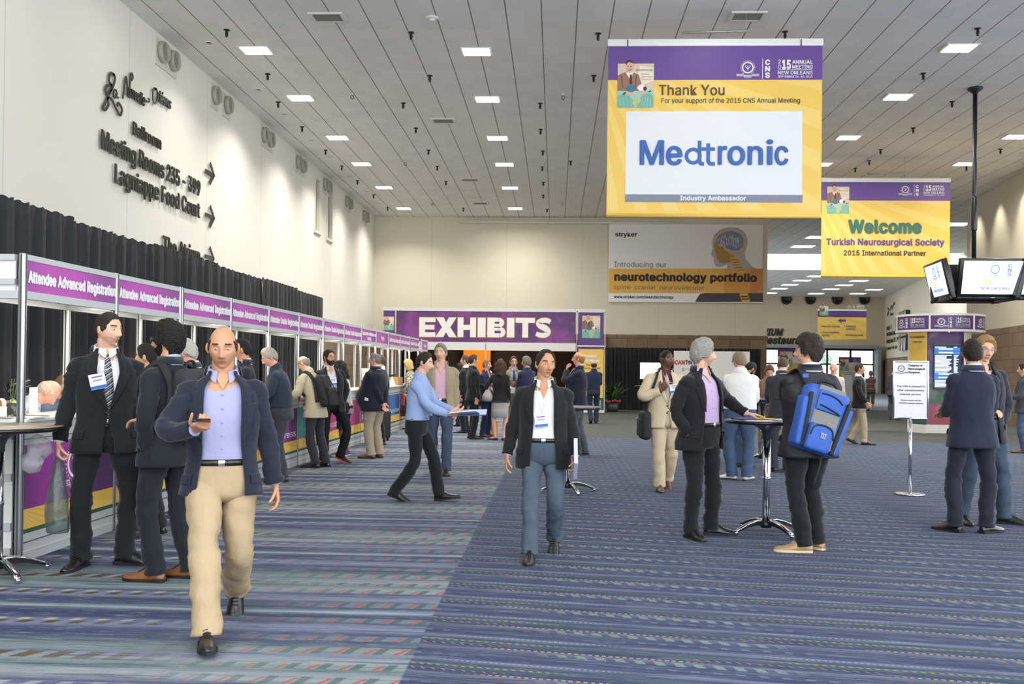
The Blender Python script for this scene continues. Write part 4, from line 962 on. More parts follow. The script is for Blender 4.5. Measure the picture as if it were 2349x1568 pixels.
# ---- cocktail tables
def cocktail(p, label, a0, top=TTOP, rtop=.39, h=1.06):
    t = empty('cocktail_table', p, R(a0), label, 'table', 'tall cocktail tables')
    m = MB().lathe([(rtop-.004, h-.003), (rtop-.002, h)], 48); m.build('table_top', top, t)
    MB().lathe([(rtop-.01, h-.034), (rtop+.003, h-.024), (rtop+.003, h-.010), (rtop-.003, h-.003)], 48).build('edge_band', BLK, t)
    MB().lathe([(.16, h-.036), (.13, h-.05), (.06, h-.09), (.042, h-.13), (.04, h-.18)], 24).build('flare', mat('pewter', '5d6064', rough=.3, metal=.8), t)
    MB().lathe([(.036, .10), (.036, h-.15)], 20).lathe([(.04, .50), (.04, .53)], 20).build('column', CHR, t)
    MB().lathe([(.05, .055), (.055, .075), (.05, .12)], 16).build('hub', BLK, t)
    for k in range(4):
        M = Matrix.Rotation(math.pi/2*k, 4, 'Z'); L = [(.03, .11), (.12, .115), (.22, .09), (.32, .05), (.355, .03)]
        g = MB(); rr = []; 
        for x, z in L: rr.append([(x, -.022, z), (x, .022, z), (x, .022, z+.014), (x, -.022, z+.014)])
        g.loft(rr, 0, True, True, True, M); o = g.build('leg', CHR, t)
        g2 = MB(); rr = [[(x, -.012, z-.045*(1-x*1.8)), (x, .012, z-.045*(1-x*1.8)), (x, .012, z), (x, -.012, z)] for x, z in L]
        g2.loft(rr, 0, True, False, True, M); g2.build('leg_web', BLK, o)
        MB().lathe([(.016, 0), (.016, .012), (.02, .02), (.022, .032)], 12, c=tuple(M @ Vector((.35, 0, 0)))).build('foot_glide', CHR, o)
    return t
TB = floor_at(1757, 1222); TA = floor_at(1302, 1128); TL = Vector((-3.93, 6.62, 0)); TF = Vector((2.85, 30., 0)); TR = floor_at(1748, 1058)
cocktail(TB, 'tall cocktail table between the grey haired man and the man with the blue backpack', -62, TTOP2)
cocktail(TA, 'tall cocktail table standing behind the man in jeans and white shirt', 20, TTOP2)
cocktail(TL, 'tall cocktail table with tan top cut by the left picture edge, beside the booth end', -38, TTOP, .42)
cocktail(TF, 'tall cocktail table in front of the black drape, behind the man in tan', 10, TTOP)
cocktail(TR, 'tall cocktail table hidden behind the man in the white shirt', 30, TTOP2)
def sheet(name, loc, w, d, rz, m, label, cat='paper', group=None, th=.004, tilt=0):
    o = MB().box((0, 0, th/2), (w, d, th)).build(name, m); o.location = loc; o.rotation_euler = (tilt, 0, rz); return tag(o, label, cat, group)
zt = 1.061
PB = TB
sheet('booklet', (PB.x-.17, PB.y-.06, zt), .24, .30, .3, mat('cover_purple', '4d2f73', rough=.3), 'purple covered booklet lying under the hand of the man in lilac', 'booklet', th=.012)
sheet('yellow_folder', (PB.x-.02, PB.y-.02, zt+.006), .17, .22, -.2, mat('folder_yellow', 'd6a93a'), 'yellow edged folder on the cocktail table between two men', 'folder', th=.006)
sheet('paper_sheet', (PB.x-.12, PB.y-.24, zt), .26, .14, .05, PAP, 'white paper at the near rim of the cocktail table', 'paper')
sheet('leaflet', (PB.x+.13, PB.y-.02, zt), .20, .26, .5, mat('leaflet_blue', 'a9b7cf'), 'pale blue printed leaflet on the cocktail table', 'leaflet')
sheet('paper_card', (PB.x+.17, PB.y-.25, zt), .12, .10, -.1, PAP, 'small white card by the fist on the cocktail table', 'card')
sheet('tent_card', (TF.x+.16, TF.y-.1, zt+.02), .16, .10, .1, PAP, 'white folded card on the table by the black drape', 'card', th=.09)
# ---- sign stand
p = floor_at(2087, 1134)
t = empty('sign_stand', p, R(-8), 'chrome pedestal stand holding a white internet service notice', 'sign stand')
MB().lathe([(.175, 0), (.18, .006), (.18, .018), (.165, .024), (.02, .034), (.02, .034)], 40).build('base', CHR, t)
MB().lathe([(.02, .03), (.02, .97)], 16).build('pole', CHR, t)
W, Z0, Z1 = .405, .955, 1.665
fr = MB()
for s_ in (-1, 1): fr.box((s_*W/2, 0, (Z0+Z1)/2), (.022, .03, Z1-Z0+.02), ch=.005)
fr.box((0, 0, Z0), (W, .03, .022), ch=.005).box((0, 0, Z1), (W, .03, .022), ch=.005); fr.build('frame', CHR, t)
MB().box((0, -.002, (Z0+Z1)/2), (W-.02, .012, Z1-Z0-.02)).build('board', mat('notice_white', 'ededee'), t)
lt = MB(); emblem(lt, -.115, 1.575, .05, -.010); quad(lt, -.045, -.0435, 1.50, 1.63, -.010)
for s_, a, c, z, h in (('Congress of', -.03, .135, 1.605, .024), ('Neurological', -.03, .165, 1.562, .024), ('Surgeons', -.03, .105, 1.519, .024)): text(lt, s_, a, c, z, h, -.010, .03)
for s_, a, c, z, h in (('The CNS is pleased to', -.165, .165, 1.345, .021), ('offer complimentary', -.16, .16, 1.295, .021), ('internet service.', -.125, .125, 1.245, .021), ('Please access via the', -.115, .12, 1.172, .016), ('CNS2015 wireless network.', -.145, .15, 1.136, .016)): text(lt, s_, a, c, z, h, -.010, .005)
lt.build('lettering', TXTK, t, fix=False)
# ---- round kiosk
kc = floor_at(2163, 996)+Vector((.25, .9, 0)); kc.z = 0
t = empty('information_kiosk', kc, R(-6), 'round topped purple information kiosk with screen and yellow side panel', 'kiosk')
RK = 1.07; zb, zt2 = 2.60, 3.06
def arc_band(r, z0, z1, a0, a1, mb, mi=0, n=40, th=.0):
    vs = []; fs = []
    for i in range(n+1):
        a = R(a0+(a1-a0)*i/n); vs += [(r*math.sin(a), -r*math.cos(a), z0), (r*math.sin(a), -r*math.cos(a), z1)]
    for i in range(n): fs.append((2*i, 2*i+2, 2*i+3, 2*i+1))
    return mb.add(vs, fs, mi, True)
mb = MB()
for z0, z1 in ((zb, zb+.055), (zt2-.055, zt2)):
    rr = [[((RK+dr)*math.cos(2*math.pi*j/72), (RK+dr)*math.sin(2*math.pi*j/72), z) for j in range(72)] for dr, z in ((-.05, z0), (.015, z0), (.015, z1), (-.05, z1))]
    mb.loft(rr, 0, False, False)
for k in range(6):
    a = R(60*k-28); mb.box((RK*math.sin(a), -RK*math.cos(a), (zb+zt2)/2), (.04, .04, zt2-zb), M=None)
mb.build('ring_frame', WPAN, t)
mb = MB(); arc_band(RK, zb+.05, zt2-.05, -180, 180, mb, 0, 96); mb.build('ring_print', mat('kiosk_purple', '553a72', rough=.4), t, fix=False)
lt = MB()
for c in (2, -58, 62):
    def wp(p, c=c): a = R(c)+p[0]/RK; r = RK+.006; return (r*math.sin(a), -r*math.cos(a), p[2])
    tmp = MB(); logo_row(tmp, -.42, .44, zb+.10, zt2-.10, 0, 0)
    lt.add([wp(v) for v in tmp.v], tmp.f)
lt.build('lettering', TXTW, t, fix=False)
# three sided tower
def panel_face(a, x0, x1, z0, z1, d, mi, mb): 
    M = Matrix.Rotation(R(a), 4, 'Z'); mb.box(((x0+x1)/2, -d, (z0+z1)/2), (x1-x0, .04, z1-z0), mi, M)
def kiosk_print():
    n = NT('kiosk_tower_print'); x, y, z = n.xyz(); f = n.f
    c = n.ramp(f('DIVIDE', z, 2.6), [(0, '8f3d52'), (.27, 'a3455c'), (.30, '3d6650'), (.49, '2f5a4a'), (.51, '35527e'), (.68, '3c4a80'), (.72, '4a2f66'), (1, '52336c')])
    g = n.noise(n.vec(f('MULTIPLY', x, 4.), y, f('MULTIPLY', z, 3.)), 1., 4.)
    return n.out(n.mix(f('MULTIPLY', n.step(g, .5, .7), .3), c, 'b09ab0'), .45)
D = .42
mb = MB(); panel_face(0, -.52, .52, .22, 2.6, D, 0, mb); mb.build('screen_panel', kiosk_print(), t)
mb = MB(); panel_face(0, -.55, .55, 0, .22, D, 0, mb); panel_face(-62, -.30, .30, 0, .22, .70, 0, mb); panel_face(0, -.56, -.51, 0, 2.6, D+.01, 0, mb); panel_face(0, .51, .56, 0, 2.6, D+.01, 0, mb); panel_face(-62, -.34, -.29, 0, 2.6, .70, 0, mb); panel_face(-62, -.3, .3, 1.13, 1.18, .71, 0, mb); panel_face(62, -.34, .34, 0, 2.6, .68, 0, mb); panel_face(180, -.5, .5, 0, 2.6, D, 0, mb); mb.build('tower_frame', WPAN, t)
mb = MB(); panel_face(-62, -.29, .29, 1.18, 2.6, .70, 0, mb); mb.build('yellow_panel', YEL, t)
mb = MB(); panel_face(-62, -.29, .29, .22, 1.13, .70, 0, mb); mb.build('green_panel', mat('kiosk_green', '2b5b49'), t)
lt = MB(); tmp = MB(); text(tmp, 'Fill Out Registration', -.27, .27, 2.46, .06, -.73, .02); text(tmp, 'Forms Here', -.16, .16, 2.33, .06, -.73, .02)
Mq = Matrix.Rotation(R(-62), 4, 'Z'); lt.add([tuple(Mq @ Vector(v)) for v in tmp.v], tmp.f); lt.build('panel_lettering', TXTB, t, fix=False)
sc = MB().box((.06, -D-.03, 1.72), (.66, .05, 1.18)).build('screen_bezel', BLK, t)
scr_ = MB(); quad(scr_, -.25, .37, 1.16, 2.28, -D-.058, 0)
r3 = random.Random(4); z = 2.22
while z > 1.2:
    if r3.random() < .16: quad(scr_, -.25, .37, z-.06, z+.02, -D-.060, 1); quad(scr_, -.15, .2, z-.035, z, -D-.062, 2); z -= .09
    else:
        quad(scr_, -.24, -.24+r3.uniform(.25, .42), z-.012, z+.010, -D-.060, 2); quad(scr_, .22, .22+r3.uniform(.05, .13), z-.012, z+.01, -D-.060, 2); z -= .033
scr_.build('screen', [mat('screen_navy', '1c2f52', emit=.6), mat('screen_blue', '3a78c8', emit=.7), mat('screen_white', 'e8f0ff', emit=.75)], sc, fix=False)
# ---- monitor cluster on the ceiling pole
pc = ceil_at(2237, 202); px_ = pc.x; py_ = pc.y
t = empty('monitor_cluster', (px_, py_, 0), R(-4), 'cluster of black monitors hung from a dark ceiling pole, showing the meeting logo', 'monitor')
GUN = mat('gunmetal', '33363b', rough=.35, metal=.6)
MB().lathe([(.15, CEIL), (.15, CEIL-.03), (.06, CEIL-.10), (.045, CEIL-.14)], 20).lathe([(.045, 3.3), (.045, CEIL-.1)], 16).build('pole', GUN, t)
cl = MB().lathe([(.06, 4.55), (.062, 4.56), (.062, 5.25), (.05, 5.27)], 16).build('pole_sleeve', BLK, t)
MB().box((0, 0, 3.55), (.5, .5, .6), ch=.02).build('mount_core', BLK, t)
for k, (az, nm_) in enumerate(((4, 'front'), (-92, 'left'), (92, 'right'), (180, 'rear'))):
    M = Matrix.Rotation(R(az), 4, 'Z') @ Matrix.Translation((.15 if k == 0 else 0, -.74 if k in (1, 2) else -.60, 3.47)) @ Matrix.Rotation(R(13), 4, 'X')
    m = MB().box((0, .05, 0), (1.42, .10, .84), 0, M, ch=.015).box((0, -.004, -.40), (1.42, .03, .06), 0, M, ch=.01).box((0, .13, 0), (1.0, .10, .55), 0, M)
    mo = m.build('monitor', mat('monitor_black', '101114', rough=.25), t)
    s = MB(); quad(s, -.63, .63, -.31, .37, -.004, 0)
    emblem(s, .0, .20, .12, -.008, 1); quad(s, .22, .224, .05, .33, -.008, 1); cns(s, .25, .33, .07, .31, -.008, 1)
    quad(s, -.25, .33, .035, .038, -.008, 1); text(s, '2', -.25, -.215, -.055, .05, -.008, 0, 0, 2); text(s, '0', -.25, -.215, -.12, .05, -.008, 0, 0, 2); text(s, '15', -.20, -.05, -.12, .115, -.008, .05, 0, 2)
    text(s, 'ANNUAL', -.02, .33, -.055, .05, -.008, 0, 0, 2); text(s, 'MEETING', -.02, .33, -.12, .05, -.008, 0, 0, 2); quad(s, -.25, .33, -.148, -.145, -.008, 1)
    text(s, 'NEW ORLEANS', -.25, .33, -.215, .05, -.008, .02, 0, 3); text(s, 'LOUISIANA SEPTEMBER 26-30, 2015', -.25, .33, -.25, .022, -.008, 0, 0, 4)
    s.v = [tuple(M @ Vector(v)) for v in s.v]
    s.build('screen', [mat('screen_pale', 'eaf1ff', emit=.70), mat('screen_emblem', '6f93d8', emit=.5), mat('screen_orange', 'f3c08a', emit=.62), mat('screen_violet', '7f7fc6', emit=.5), mat('screen_teal', '8fbcc6', emit=.55)], mo, fix=False)
    lg = MB(); quad(lg, -.03, .05, -.385, -.375, -.022); lg.v = [tuple(M @ Vector(v)) for v in lg.v]; lg.build('maker_mark', mat('mark_silver', 'c9c9c9'), mo, fix=False)
# ---- black drapes along the right of the back wall, screen and trivia board
dx0 = at(1408, 900, BACKY-.35).x; dx1 = at(1744, 900, BACKY-.35).x; nD = 4; dw = (dx1-dx0)/nD
for k in range(nD):
    o = drape('drape', dw-.02, 2.42, 40+k, 9, .04).build('black_drape', DRP, None, fix=False); o.location = (dx0+dw*k, BACKY-.45, 0)
    tag(o, 'low black drape width before the cream back wall, %s from the potted plant' % ['first', 'second', 'third', 'fourth'][k], 'drape', 'drapes along the back wall')
o = drape('drape', .62, 2.42, 51, 3, .03).build('black_drape', DRP, None, fix=False); o.location = (at(1391, 900, BACKY-.35).x-.1, BACKY-.25, 0)
tag(o, 'narrow black drape between the yellow hours column and the block pier', 'drape')
SX = at(1495, 850, 33.5)
t = empty('display_screen', (SX.x, 33.5, 0), 0, 'bright white flat screen on a dark stand behind the man in tan', 'screen')
MB().box((0, 0, SX.z), (.84, .06, .60)).build('bezel', BLK, t)
mb = MB(); quad(mb, -.40, .40, SX.z-.28, SX.z+.28, -.034); mb.build('screen', mat('screen_bright', 'eef4ff', emit=1.6), t, fix=False)
MB().cyl((0, 0, .03), (0, 0, SX.z-.3), .04).box((0, 0, .02), (.6, .5, .04)).build('stand', BLK, t)
b = Banner('trivia_board', 33.8, 1545, 1720, 806, 900, 'white trivia game board with red and black lettering before the drape', 'board'); lt = MB()
MB().box((0, .02, 0), (b.w, .04, b.h)).build('board', mat('board_white', 'dcdcdd'), b.root)
MB().box((-b.w*.35, .05, -(b.c.z+b.h/2)/2), (.05, .05, b.c.z-b.h/2+b.h)).box((b.w*.35, .05, -(b.c.z+b.h/2)/2), (.05, .05, b.c.z-b.h/2+b.h)).box((-b.w*.35, .05, -b.c.z+.02), (.06, .5, .04)).box((b.w*.35, .05, -b.c.z+.02), (.06, .5, .04)).build('easel_leg', BLK, b.root)
b.t(lt, 'SCAN', 1541, 1571, 835, 826, off=-.006, bold=.05, mi=0); b.t(lt, 'Triv', 1572, 1588, 835, 826, off=-.006, bold=.05, mi=1); b.t(lt, '¿', 1589, 1593.5, 836, 826, off=-.006, bold=.05, mi=0); b.t(lt, 'a', 1594, 1598, 835, 826, off=-.006, bold=.05, mi=1)
for i, (py, tx_) in enumerate(((850, 'Download a'), (870, 'Scan the code'))):
    b.t(lt, str(i+1), 1565, 1569, py, py-6, off=-.006, bold=.05, mi=0); b.t(lt, tx_, 1572, 1592, py-3, py-5.5, off=-.006, bold=0, mi=0)
lt.build('lettering', [mat('lettering_red', 'c2482f'), TXTK], b.root, fix=False)
# ---- potted plant
pp = floor_at(1405, 944)
t = empty('potted_plant', pp, 0, 'leafy green potted plant ringed by pink flowers beside the yellow hours column', 'plant')
MB().box((0, 0, .16), (.38, .38, .32), ch=.02).box((0, 0, .30), (.42, .42, .05), ch=.01).build('planter', BLK, t)
lm = [mat('leaf_green', '3f6a34', rough=.35, spec=.6), mat('leaf_light', '6b8f52', rough=.35, spec=.6), mat('leaf_dark', '25401f', rough=.4)]
mb = MB(); r4 = random.Random(11)
def leaf(mb, base, az, el, L, w, mi, droop=.5):
    pts = []; p_ = Vector(base); e = el
    rows = []
    for i in range(7):
        t_ = i/6; d = Vector((math.cos(az)*math.cos(e), math.sin(az)*math.cos(e), math.sin(e))); 
        if i: p_ = p_+d*(L/6)
        e -= droop*2/6*t_*1.6
        sd = Vector((-math.sin(az), math.cos(az), 0)); ww = w*math.sin(math.pi*min(1, .08+.92*t_))**.8*.5
        up = sd.cross(d); rows.append([tuple(p_-sd*ww+up*ww*.3), tuple(p_), tuple(p_+sd*ww+up*ww*.3)])
    mb.loft(rows, mi, False, True, False)
for i in range(46):
    az = r4.uniform(0, 6.28); leaf(mb, (r4.uniform(-.1, .1), r4.uniform(-.1, .1), .34+r4.uniform(0, .2)), az, r4.uniform(.7, 1.45), r4.uniform(.35, .85), r4.uniform(.10, .17), r4.choice([0, 0, 0, 1, 2]), r4.uniform(.3, .9))
for i in range(40): leaf(mb, (r4.uniform(-.16, .16), r4.uniform(-.16, .16), .32), r4.uniform(0, 6.28), r4.uniform(.1, .9), r4.uniform(.12, .3), .07, r4.choice([0, 2]), .9)
mb.build('foliage', lm, t, fix=False)
mb = MB()
for i in range(16):
    a = 6.28*i/16+r4.uniform(-.1, .1); rr = r4.uniform(.20, .30); c = (rr*math.cos(a), rr*math.sin(a), .38+r4.uniform(-.03, .06))
    for k in range(5): mb.ell((c[0]+.022*math.cos(k*1.26), c[1]-.01+.022*math.sin(k*1.26)*.5, c[2]+.02*math.sin(k*1.26)), (.022, .018, .02), 0, 8, 5)
mb.build('pink_flower', mat('petal_pink', 'd2416f', rough=.6), t)
lm2 = [mat('spathe_white', 'd8dcc0')]; mb = MB()
for i in range(5): leaf(mb, (0, -.05, .6+.05*i), -1.57+r4.uniform(-1, 1), r4.uniform(.5, 1.2), .22, .09, 0, .2)
mb.build('white_spathe', lm2, t, fix=False)
o = MB().box((0, 0, .15), (.24, .2, .30), ch=.015).build('grey_box', mat('box_grey', '85898f')); o.location = pp+Vector((-.36, .12, 0)); tag(o, 'grey box on the carpet behind the potted plant', 'box')
# ---- standing posters in the far passage
for (x0_, x1_, y0_, y1_, Y, lb, small) in ((1784, 1850, 800, 925, 47., 'purple topped poster stand in the far passage, half hidden by the blue backpack man', False), (1924, 1975, 819, 925, 46., 'narrow purple and yellow poster stand in the far passage with a white notice', True)):
    b = Banner('poster_stand', Y, x0_, x1_, y0_, y1_, lb, 'poster stand'); lt = MB()
    MB().box((0, .03, 0), (b.w, .05, b.h)).build('board', YEL, b.root)
    if small: 
        b.q(lt, x0_, x1_, 819, 831, -.006, 0); b.q(lt, x0_, x1_, 831, 842, -.006, 1); b.q(lt, 1930, 1972, 850, 921, -.006, 1); b.t(lt, 'Stay connected with the', 1932, 1967, 855, 852.5, off=-.012, bold=.01, mi=2); b.t(lt, 'Annual Meeting Guide!', 1936, 1970, 859, 856.5, off=-.012, bold=.01, mi=2)
        b.q(lt, 1954, 1960.5, 861, 863, -.012, 2); b.q(lt, 1954, 1960.5, 863, 876, -.012, 4); b.t(lt, '15', 1956, 1961, 838, 834, off=-.012, bold=.03, mi=3)
        x, z = b.u(1961, 826); emblem(lt, x, z, .085, -.012, 1); x0q, z0q = b.u(1969, 830); x1q, z1q = b.u(1971, 823); cns(lt, x0q, x1q, z0q, z1q, -.012, 1)
        x0q, z0q = b.u(1927, 850); x1q, z1q = b.u(1947, 823); mentor_art('printed_picture', b.root, x0q, x1q, z0q, z1q, -.012, False)
    else:
        b.q(lt, x0_, x1_, 800, 817, -.006, 0); b.q(lt, x0_, x1_, 817, 832, -.006, 1); x0q, z0q = b.u(1789, 841); x1q, z1q = b.u(1818, 806); mentor_art('printed_picture', b.root, x0q, x1q, z0q, z1q, -.012, False)
    lt.build('print', [PU, WHT, TXTP, mat('print_gold', 'd9a94a'), mat('print_palegrey', 'c9c9cf')], b.root, fix=False)
    MB().box((0, .05, -b.c.z/2-b.h/4), (.06, .06, max(.1, b.c.z-b.h/2+.3))).box((0, .0, -b.c.z+.02), (b.w*.6, .6, .04)).build('foot', BLK, b.root)
b = Banner('cafe_sign', FWY+13.55, 1880, 1911, 818, 832, 'dark strip sign with a round green and white disc beyond the far glass', 'sign'); lt = MB()
MB().box((0, .05, 0), (b.w*.9, .08, b.h*.5)).build('strip', mat('cafe_grey', '7d8a88'), b.root)
x, z = b.u(1896, 824); k_ = 1.14; disc2(lt, x, z, .38*k_, -.02, 0); ring2(lt, x, z, .24*k_, .29*k_, -.03, 1); disc2(lt, x, z+.02, .13*k_, -.03, 1); disc2(lt, x, z+.05, .06*k_, -.04, 0); lt.build('round_badge', [mat('cafe_green', '2d7a5c'), WHT], b.root, fix=False)
MB().box((0, .25, 0), (.3, .45, .1)).build('bracket', BLK, b.root)
# ---- things on the booth counters
def on_counter(s_, d, dz=0): 
    n_ = Vector((BDIR.y, -BDIR.x, 0)); p = BO+BDIR*s_-n_*d; return Vector((p.x, p.y, ZC+.001+dz))
def scanner(s_, d, rz, label):
    t = empty('barcode_scanner', on_counter(s_, d), rz, label, 'scanner', 'barcode scanners on the counters')
    MB().lathe([(.085, 0), (.085, .012), (.05, .02)], 20).build('base', BLK, t)
    MB().tube(smooth_path([(0, 0, .01), (.01, 0, .08), (.05, 0, .15), (.11, 0, .17)], 4), .010, 8).build('neck', BLK, t)
    MB().tube([(-.05, 0, .245), (.0, 0, .235), (.07, 0, .25), (.12, 0, .265)], [.022, .03, .026, .032], 12).tube([(-.02, 0, .235), (-.05, 0, .19), (-.04, 0, .16)], [.02, .016, .012], 10).build('scanner_head', BLK, t)
    MB().tube(smooth_path([(-.05, 0, .22), (-.09, .01, .20), (-.06, .02, .12), (-.02, .01, .03)], 4), .005, 6).build('cable', BLK, t)
scanner(.42, .30, R(60), 'black gooseneck barcode scanner on the nearest counter'); scanner(2.35, .30, R(100), 'black barcode scanner on the second booth counter behind the bearded man')
scanner(7.0, .30, R(120), 'black barcode scanner on the sixth counter beside the grey haired man'); scanner(17.0, .3, R(60), 'black barcode scanner on the counter beside the far cardboard box')
# flower bowl
t = empty('flower_bowl', on_counter(.13, .12), 0, 'round glass bowl of pale green flowers behind the nearest booth post', 'flower bowl')
MB().lathe([(.03, 0), (.06, .02), (.075, .06), (.06, .105), (.05, .115)], 24).build('bowl', mat('bowl_glass', 'e9efe6', rough=.03, trans=.92, spec=.6), t)
mb = MB()
for i in range(14): mb.ell((r4.uniform(-.035, .035), r4.uniform(-.035, .035), .05+r4.uniform(0, .08)), (.02, .02, .018), 0 if i % 4 else 1, 8, 6)
mb.build('blossom', [mat('blossom_lime', 'd3d79a'), mat('berry_red', 'b03434')], t)
mb = MB()
for k in range(3): mb.tube(smooth_path([(-.02, 0, .1), (-.04+.02*k, 0, .2), (-.03+.02*k, .0, .30)], 4), .003, 5)
mb.build('grass_stem', mat('stem_green', '6f7d4a'), t)
o = MB().box((0, 0, .06), (.34, .2, .12)).build('cardboard_box', CARD); o.location = on_counter(.30, .42); o.rotation_euler.z = R(80); tag(o, 'open cardboard tray of badges on the nearest counter', 'box')
o = MB().box((0, 0, .10), (.36, .30, .20)).box((0, 0, .202), (.36, .05, .003)).build('cardboard_box', CARD); o.location = on_counter(16.45, .12); o.rotation_euler.z = R(80); tag(o, 'sealed cardboard box on the counter beside the blond woman', 'box')
for i in range(4):
    o = MB().tube(smooth_path([(-.02+.012*i, 0, .125), (0.01*i, -.09, .135), (.01*i, -.11, .08), (.012*i, -.112, .01)], 4), .006, 6).build('lanyard', PAP); o.location = on_counter(.30, .42); o.rotation_euler.z = R(80); tag(o, 'white lanyard hanging over the cardboard tray edge', 'lanyard', 'lanyards on the tray')
def tent(s_, d, label, rz=0):
    t = empty('tent_sign', on_counter(s_, d), BRZ+rz, label, 'tent sign', 'white tent signs on the counters')
    MB().prism([(-.075, 0), (.075, 0), (.0, .20)], -.09, .09, 0, 'yz').build('card', PAP, t)
    q = MB(); n_ = Vector((0, -.2, .075)).normalized()
    for (a, c, z0, z1, o_, mi) in ((-.03, .04, .04, .16, .002, 0), (-.022, .032, .055, .145, .004, 1)):
        q.add([(x, -.075+z*.375-o_, z+o_*.4) for x, z in ((a, z0), (c, z0), (c, z1), (a, z1))], [(0, 1, 2, 3)], mi)
    q.build('printed_phone', [mat('phone_grey', '6d7078'), PAP], t, fix=False)
tent(10.75, .12, 'white tent sign with a phone drawing on the eighth counter'); tent(16.1, .12, 'white tent sign with a phone drawing by the sealed box')
sheet('notice_card', on_counter(.80, .36), .15, .004, R(95), PAP, 'white printed card propped on the nearest counter', 'card', th=.22)
sheet('name_card', (-4.22, 7.02, ZC+.02), .22, .003, 0, PAP, 'white name card propped at the booth end', 'card', th=.075)
for i, (s_, d) in enumerate(((.15, .06), (1.8, .15), (6.6, .15), (11.1, .2), (11.4, .1))): sheet('paper_stack', on_counter(s_, d), .22, .28, BRZ+.2*i, PAP, ['low stack of white forms by the flower bowl', 'white forms on the second counter', 'white forms on the fifth counter', 'white forms behind the tent sign', 'red printed white leaflet box on the eighth counter'][i], 'paper', th=.012)
o = MB().box((0, 0, .05), (.14, .1, .1), ch=.01).build('card_printer', mat('printer_beige', 'cfccc2')); o.location = on_counter(2.75, .35); tag(o, 'small beige card printer on the second counter', 'printer')
for i, s_ in enumerate((14.6, 15.1)):
    t = empty('computer_monitor', on_counter(s_, .35), BRZ+math.pi/2, 'white edged computer monitor standing on the %s counter' % ['tenth', 'eleventh'][i], 'monitor', 'counter monitors')
    MB().box((0, 0, .27), (.42, .04, .28), ch=.01).build('housing', PAP, t); MB().box((0, .02, .07), (.05, .04, .14)).box((0, 0, .008), (.2, .16, .016)).build('stand', BLK, t); q = MB(); quad(q, -.19, .19, .15, .39, -.021); q.build('screen', mat('screen_off', '2a2d33', rough=.1), t, fix=False)
# ---- bags standing on the floor
p = floor_at(1812, 1079)
t = empty('briefcase', p+Vector((.0, .1, 0)), R(80), 'black soft briefcase standing on the carpet behind the table pair', 'bag')
MB().box((0, 0, .19), (.42, .16, .36), ch=.03).build('body', mat('bag_black', '191a1c', rough=.7), t); MB().tube(smooth_path([(-.09, 0, .36), (-.07, 0, .42), (.07, 0, .42), (.09, 0, .36)], 4), .012, 8).build('handle', mat('bag_black', '191a1c'), t)
p = floor_at(880, 1010)
t = empty('roller_bag', p, R(30), 'black roller case standing behind the man in the navy blazer', 'bag')
MB().box((0, 0, .34), (.26, .18, .56), ch=.04).build('body', mat('bag_black', '191a1c'), t); MB().box((-.08, .06, .85), (.015, .015, .4)).box((.08, .06, .85), (.015, .015, .4)).box((0, .06, 1.05), (.19, .03, .025)).build('pull_handle', GUN, t)
for s_ in (-1, 1): MB().cyl((s_*.11-.015, .07, .035), (s_*.11+.015, .07, .035), .035, n=14).build('wheel', BLK, t)
p = floor_at(1128, 995)
t = empty('paper_bag', p, R(25), 'small orange kraft paper bag on the carpet beside the woman in the grey skirt', 'bag')
MB().box((0, 0, .15), (.26, .12, .30)).build('body', mat('kraft', 'c08a4a'), t); q = MB(); text(q, 'a', -.06, .06, .10, .09, -.062, .03); q.build('print', TXTP, t, fix=False)
# ================================================================== PEOPLE
def sst(x, a, b):
    t = min(1., max(0., (x-a)/(b-a))); return t*t*(3-2*t)
def g1(x, c, s): return math.exp(-((x-c)/s)**2)
SKIN = {}
def skin(tone):
    tones = {'fair': 'd9a98c', 'pink': 'dd9f88', 'tan': 'bd8a68', 'olive': 'c4956f', 'brown': '7a5038', 'dark': '5a3a2a'}
    lips = {'fair': 'bb7f6c', 'pink': 'c2796b', 'tan': 'a0674f', 'olive': 'aa7057', 'brown': '6a3d33', 'dark': '4a2c25'}
    return [mat('skin_'+tone, tones[tone], rough=.5, noise=.06, bscale=(30, 30, 30)), mat('lips_'+tone, lips[tone], rough=.45)]
def cloth_mat(c, kind='wool'):
    k = 'cloth_%s_%s' % (kind, c)
    if kind == 'wool': return mat(k, c, rough=.85, sheen=.15, bump=.85, bscale=(9, 9, 6), spec=.25)
    if kind == 'cotton': return mat(k, c, rough=.75, bump=.8, bscale=(11, 11, 7), spec=.3)
    if kind == 'denim': return mat(k, c, rough=.85, bump=.5, bscale=(16, 16, 7), noise=.28, spec=.25)
    if kind == 'linen': return mat(k, c, rough=.85, bump=.5, bscale=(11, 11, 6), noise=.06, spec=.25)
    if kind == 'leather': return mat(k, c, rough=.3, spec=.6, bump=.15, bscale=(60, 60, 60))
    return mat(k, c)
def hair_mat(c): return mat('hair_'+c, c, rough=.55, bump=.9, bscale=(55, 40, 130), noise=.35, spec=.35)
def striped(name, cols, axis='z', scale=18.):
    if name in MATS: return MATS[name]
    n = NT(name); x, y, z = n.xyz(); f = n.f
    u = z if axis == 'z' else f('ADD', f('MULTIPLY', x, .8), z)
    return n.out(n.ramp(f('FRACT', f('MULTIPLY', u, scale)), [(i/len(cols), c) for i, c in enumerate(cols)], 'CONSTANT'), .6)
def leopard():
    if 'leopard_print' in MATS: return MATS['leopard_print']
    n = NT('leopard_print'); x, y, z = n.xyz(); f = n.f
    v = n.nt.nodes.new('ShaderNodeTexVoronoi'); v.feature = 'DISTANCE_TO_EDGE'; v.inputs['Scale'].default_value = 26; n.nt.links.new(n.tc.outputs['Object'], v.inputs['Vector'])
    return n.out(n.mix(n.step(v.outputs['Distance'], .10, .16), 'cfc8ba', '26221f'), .7)

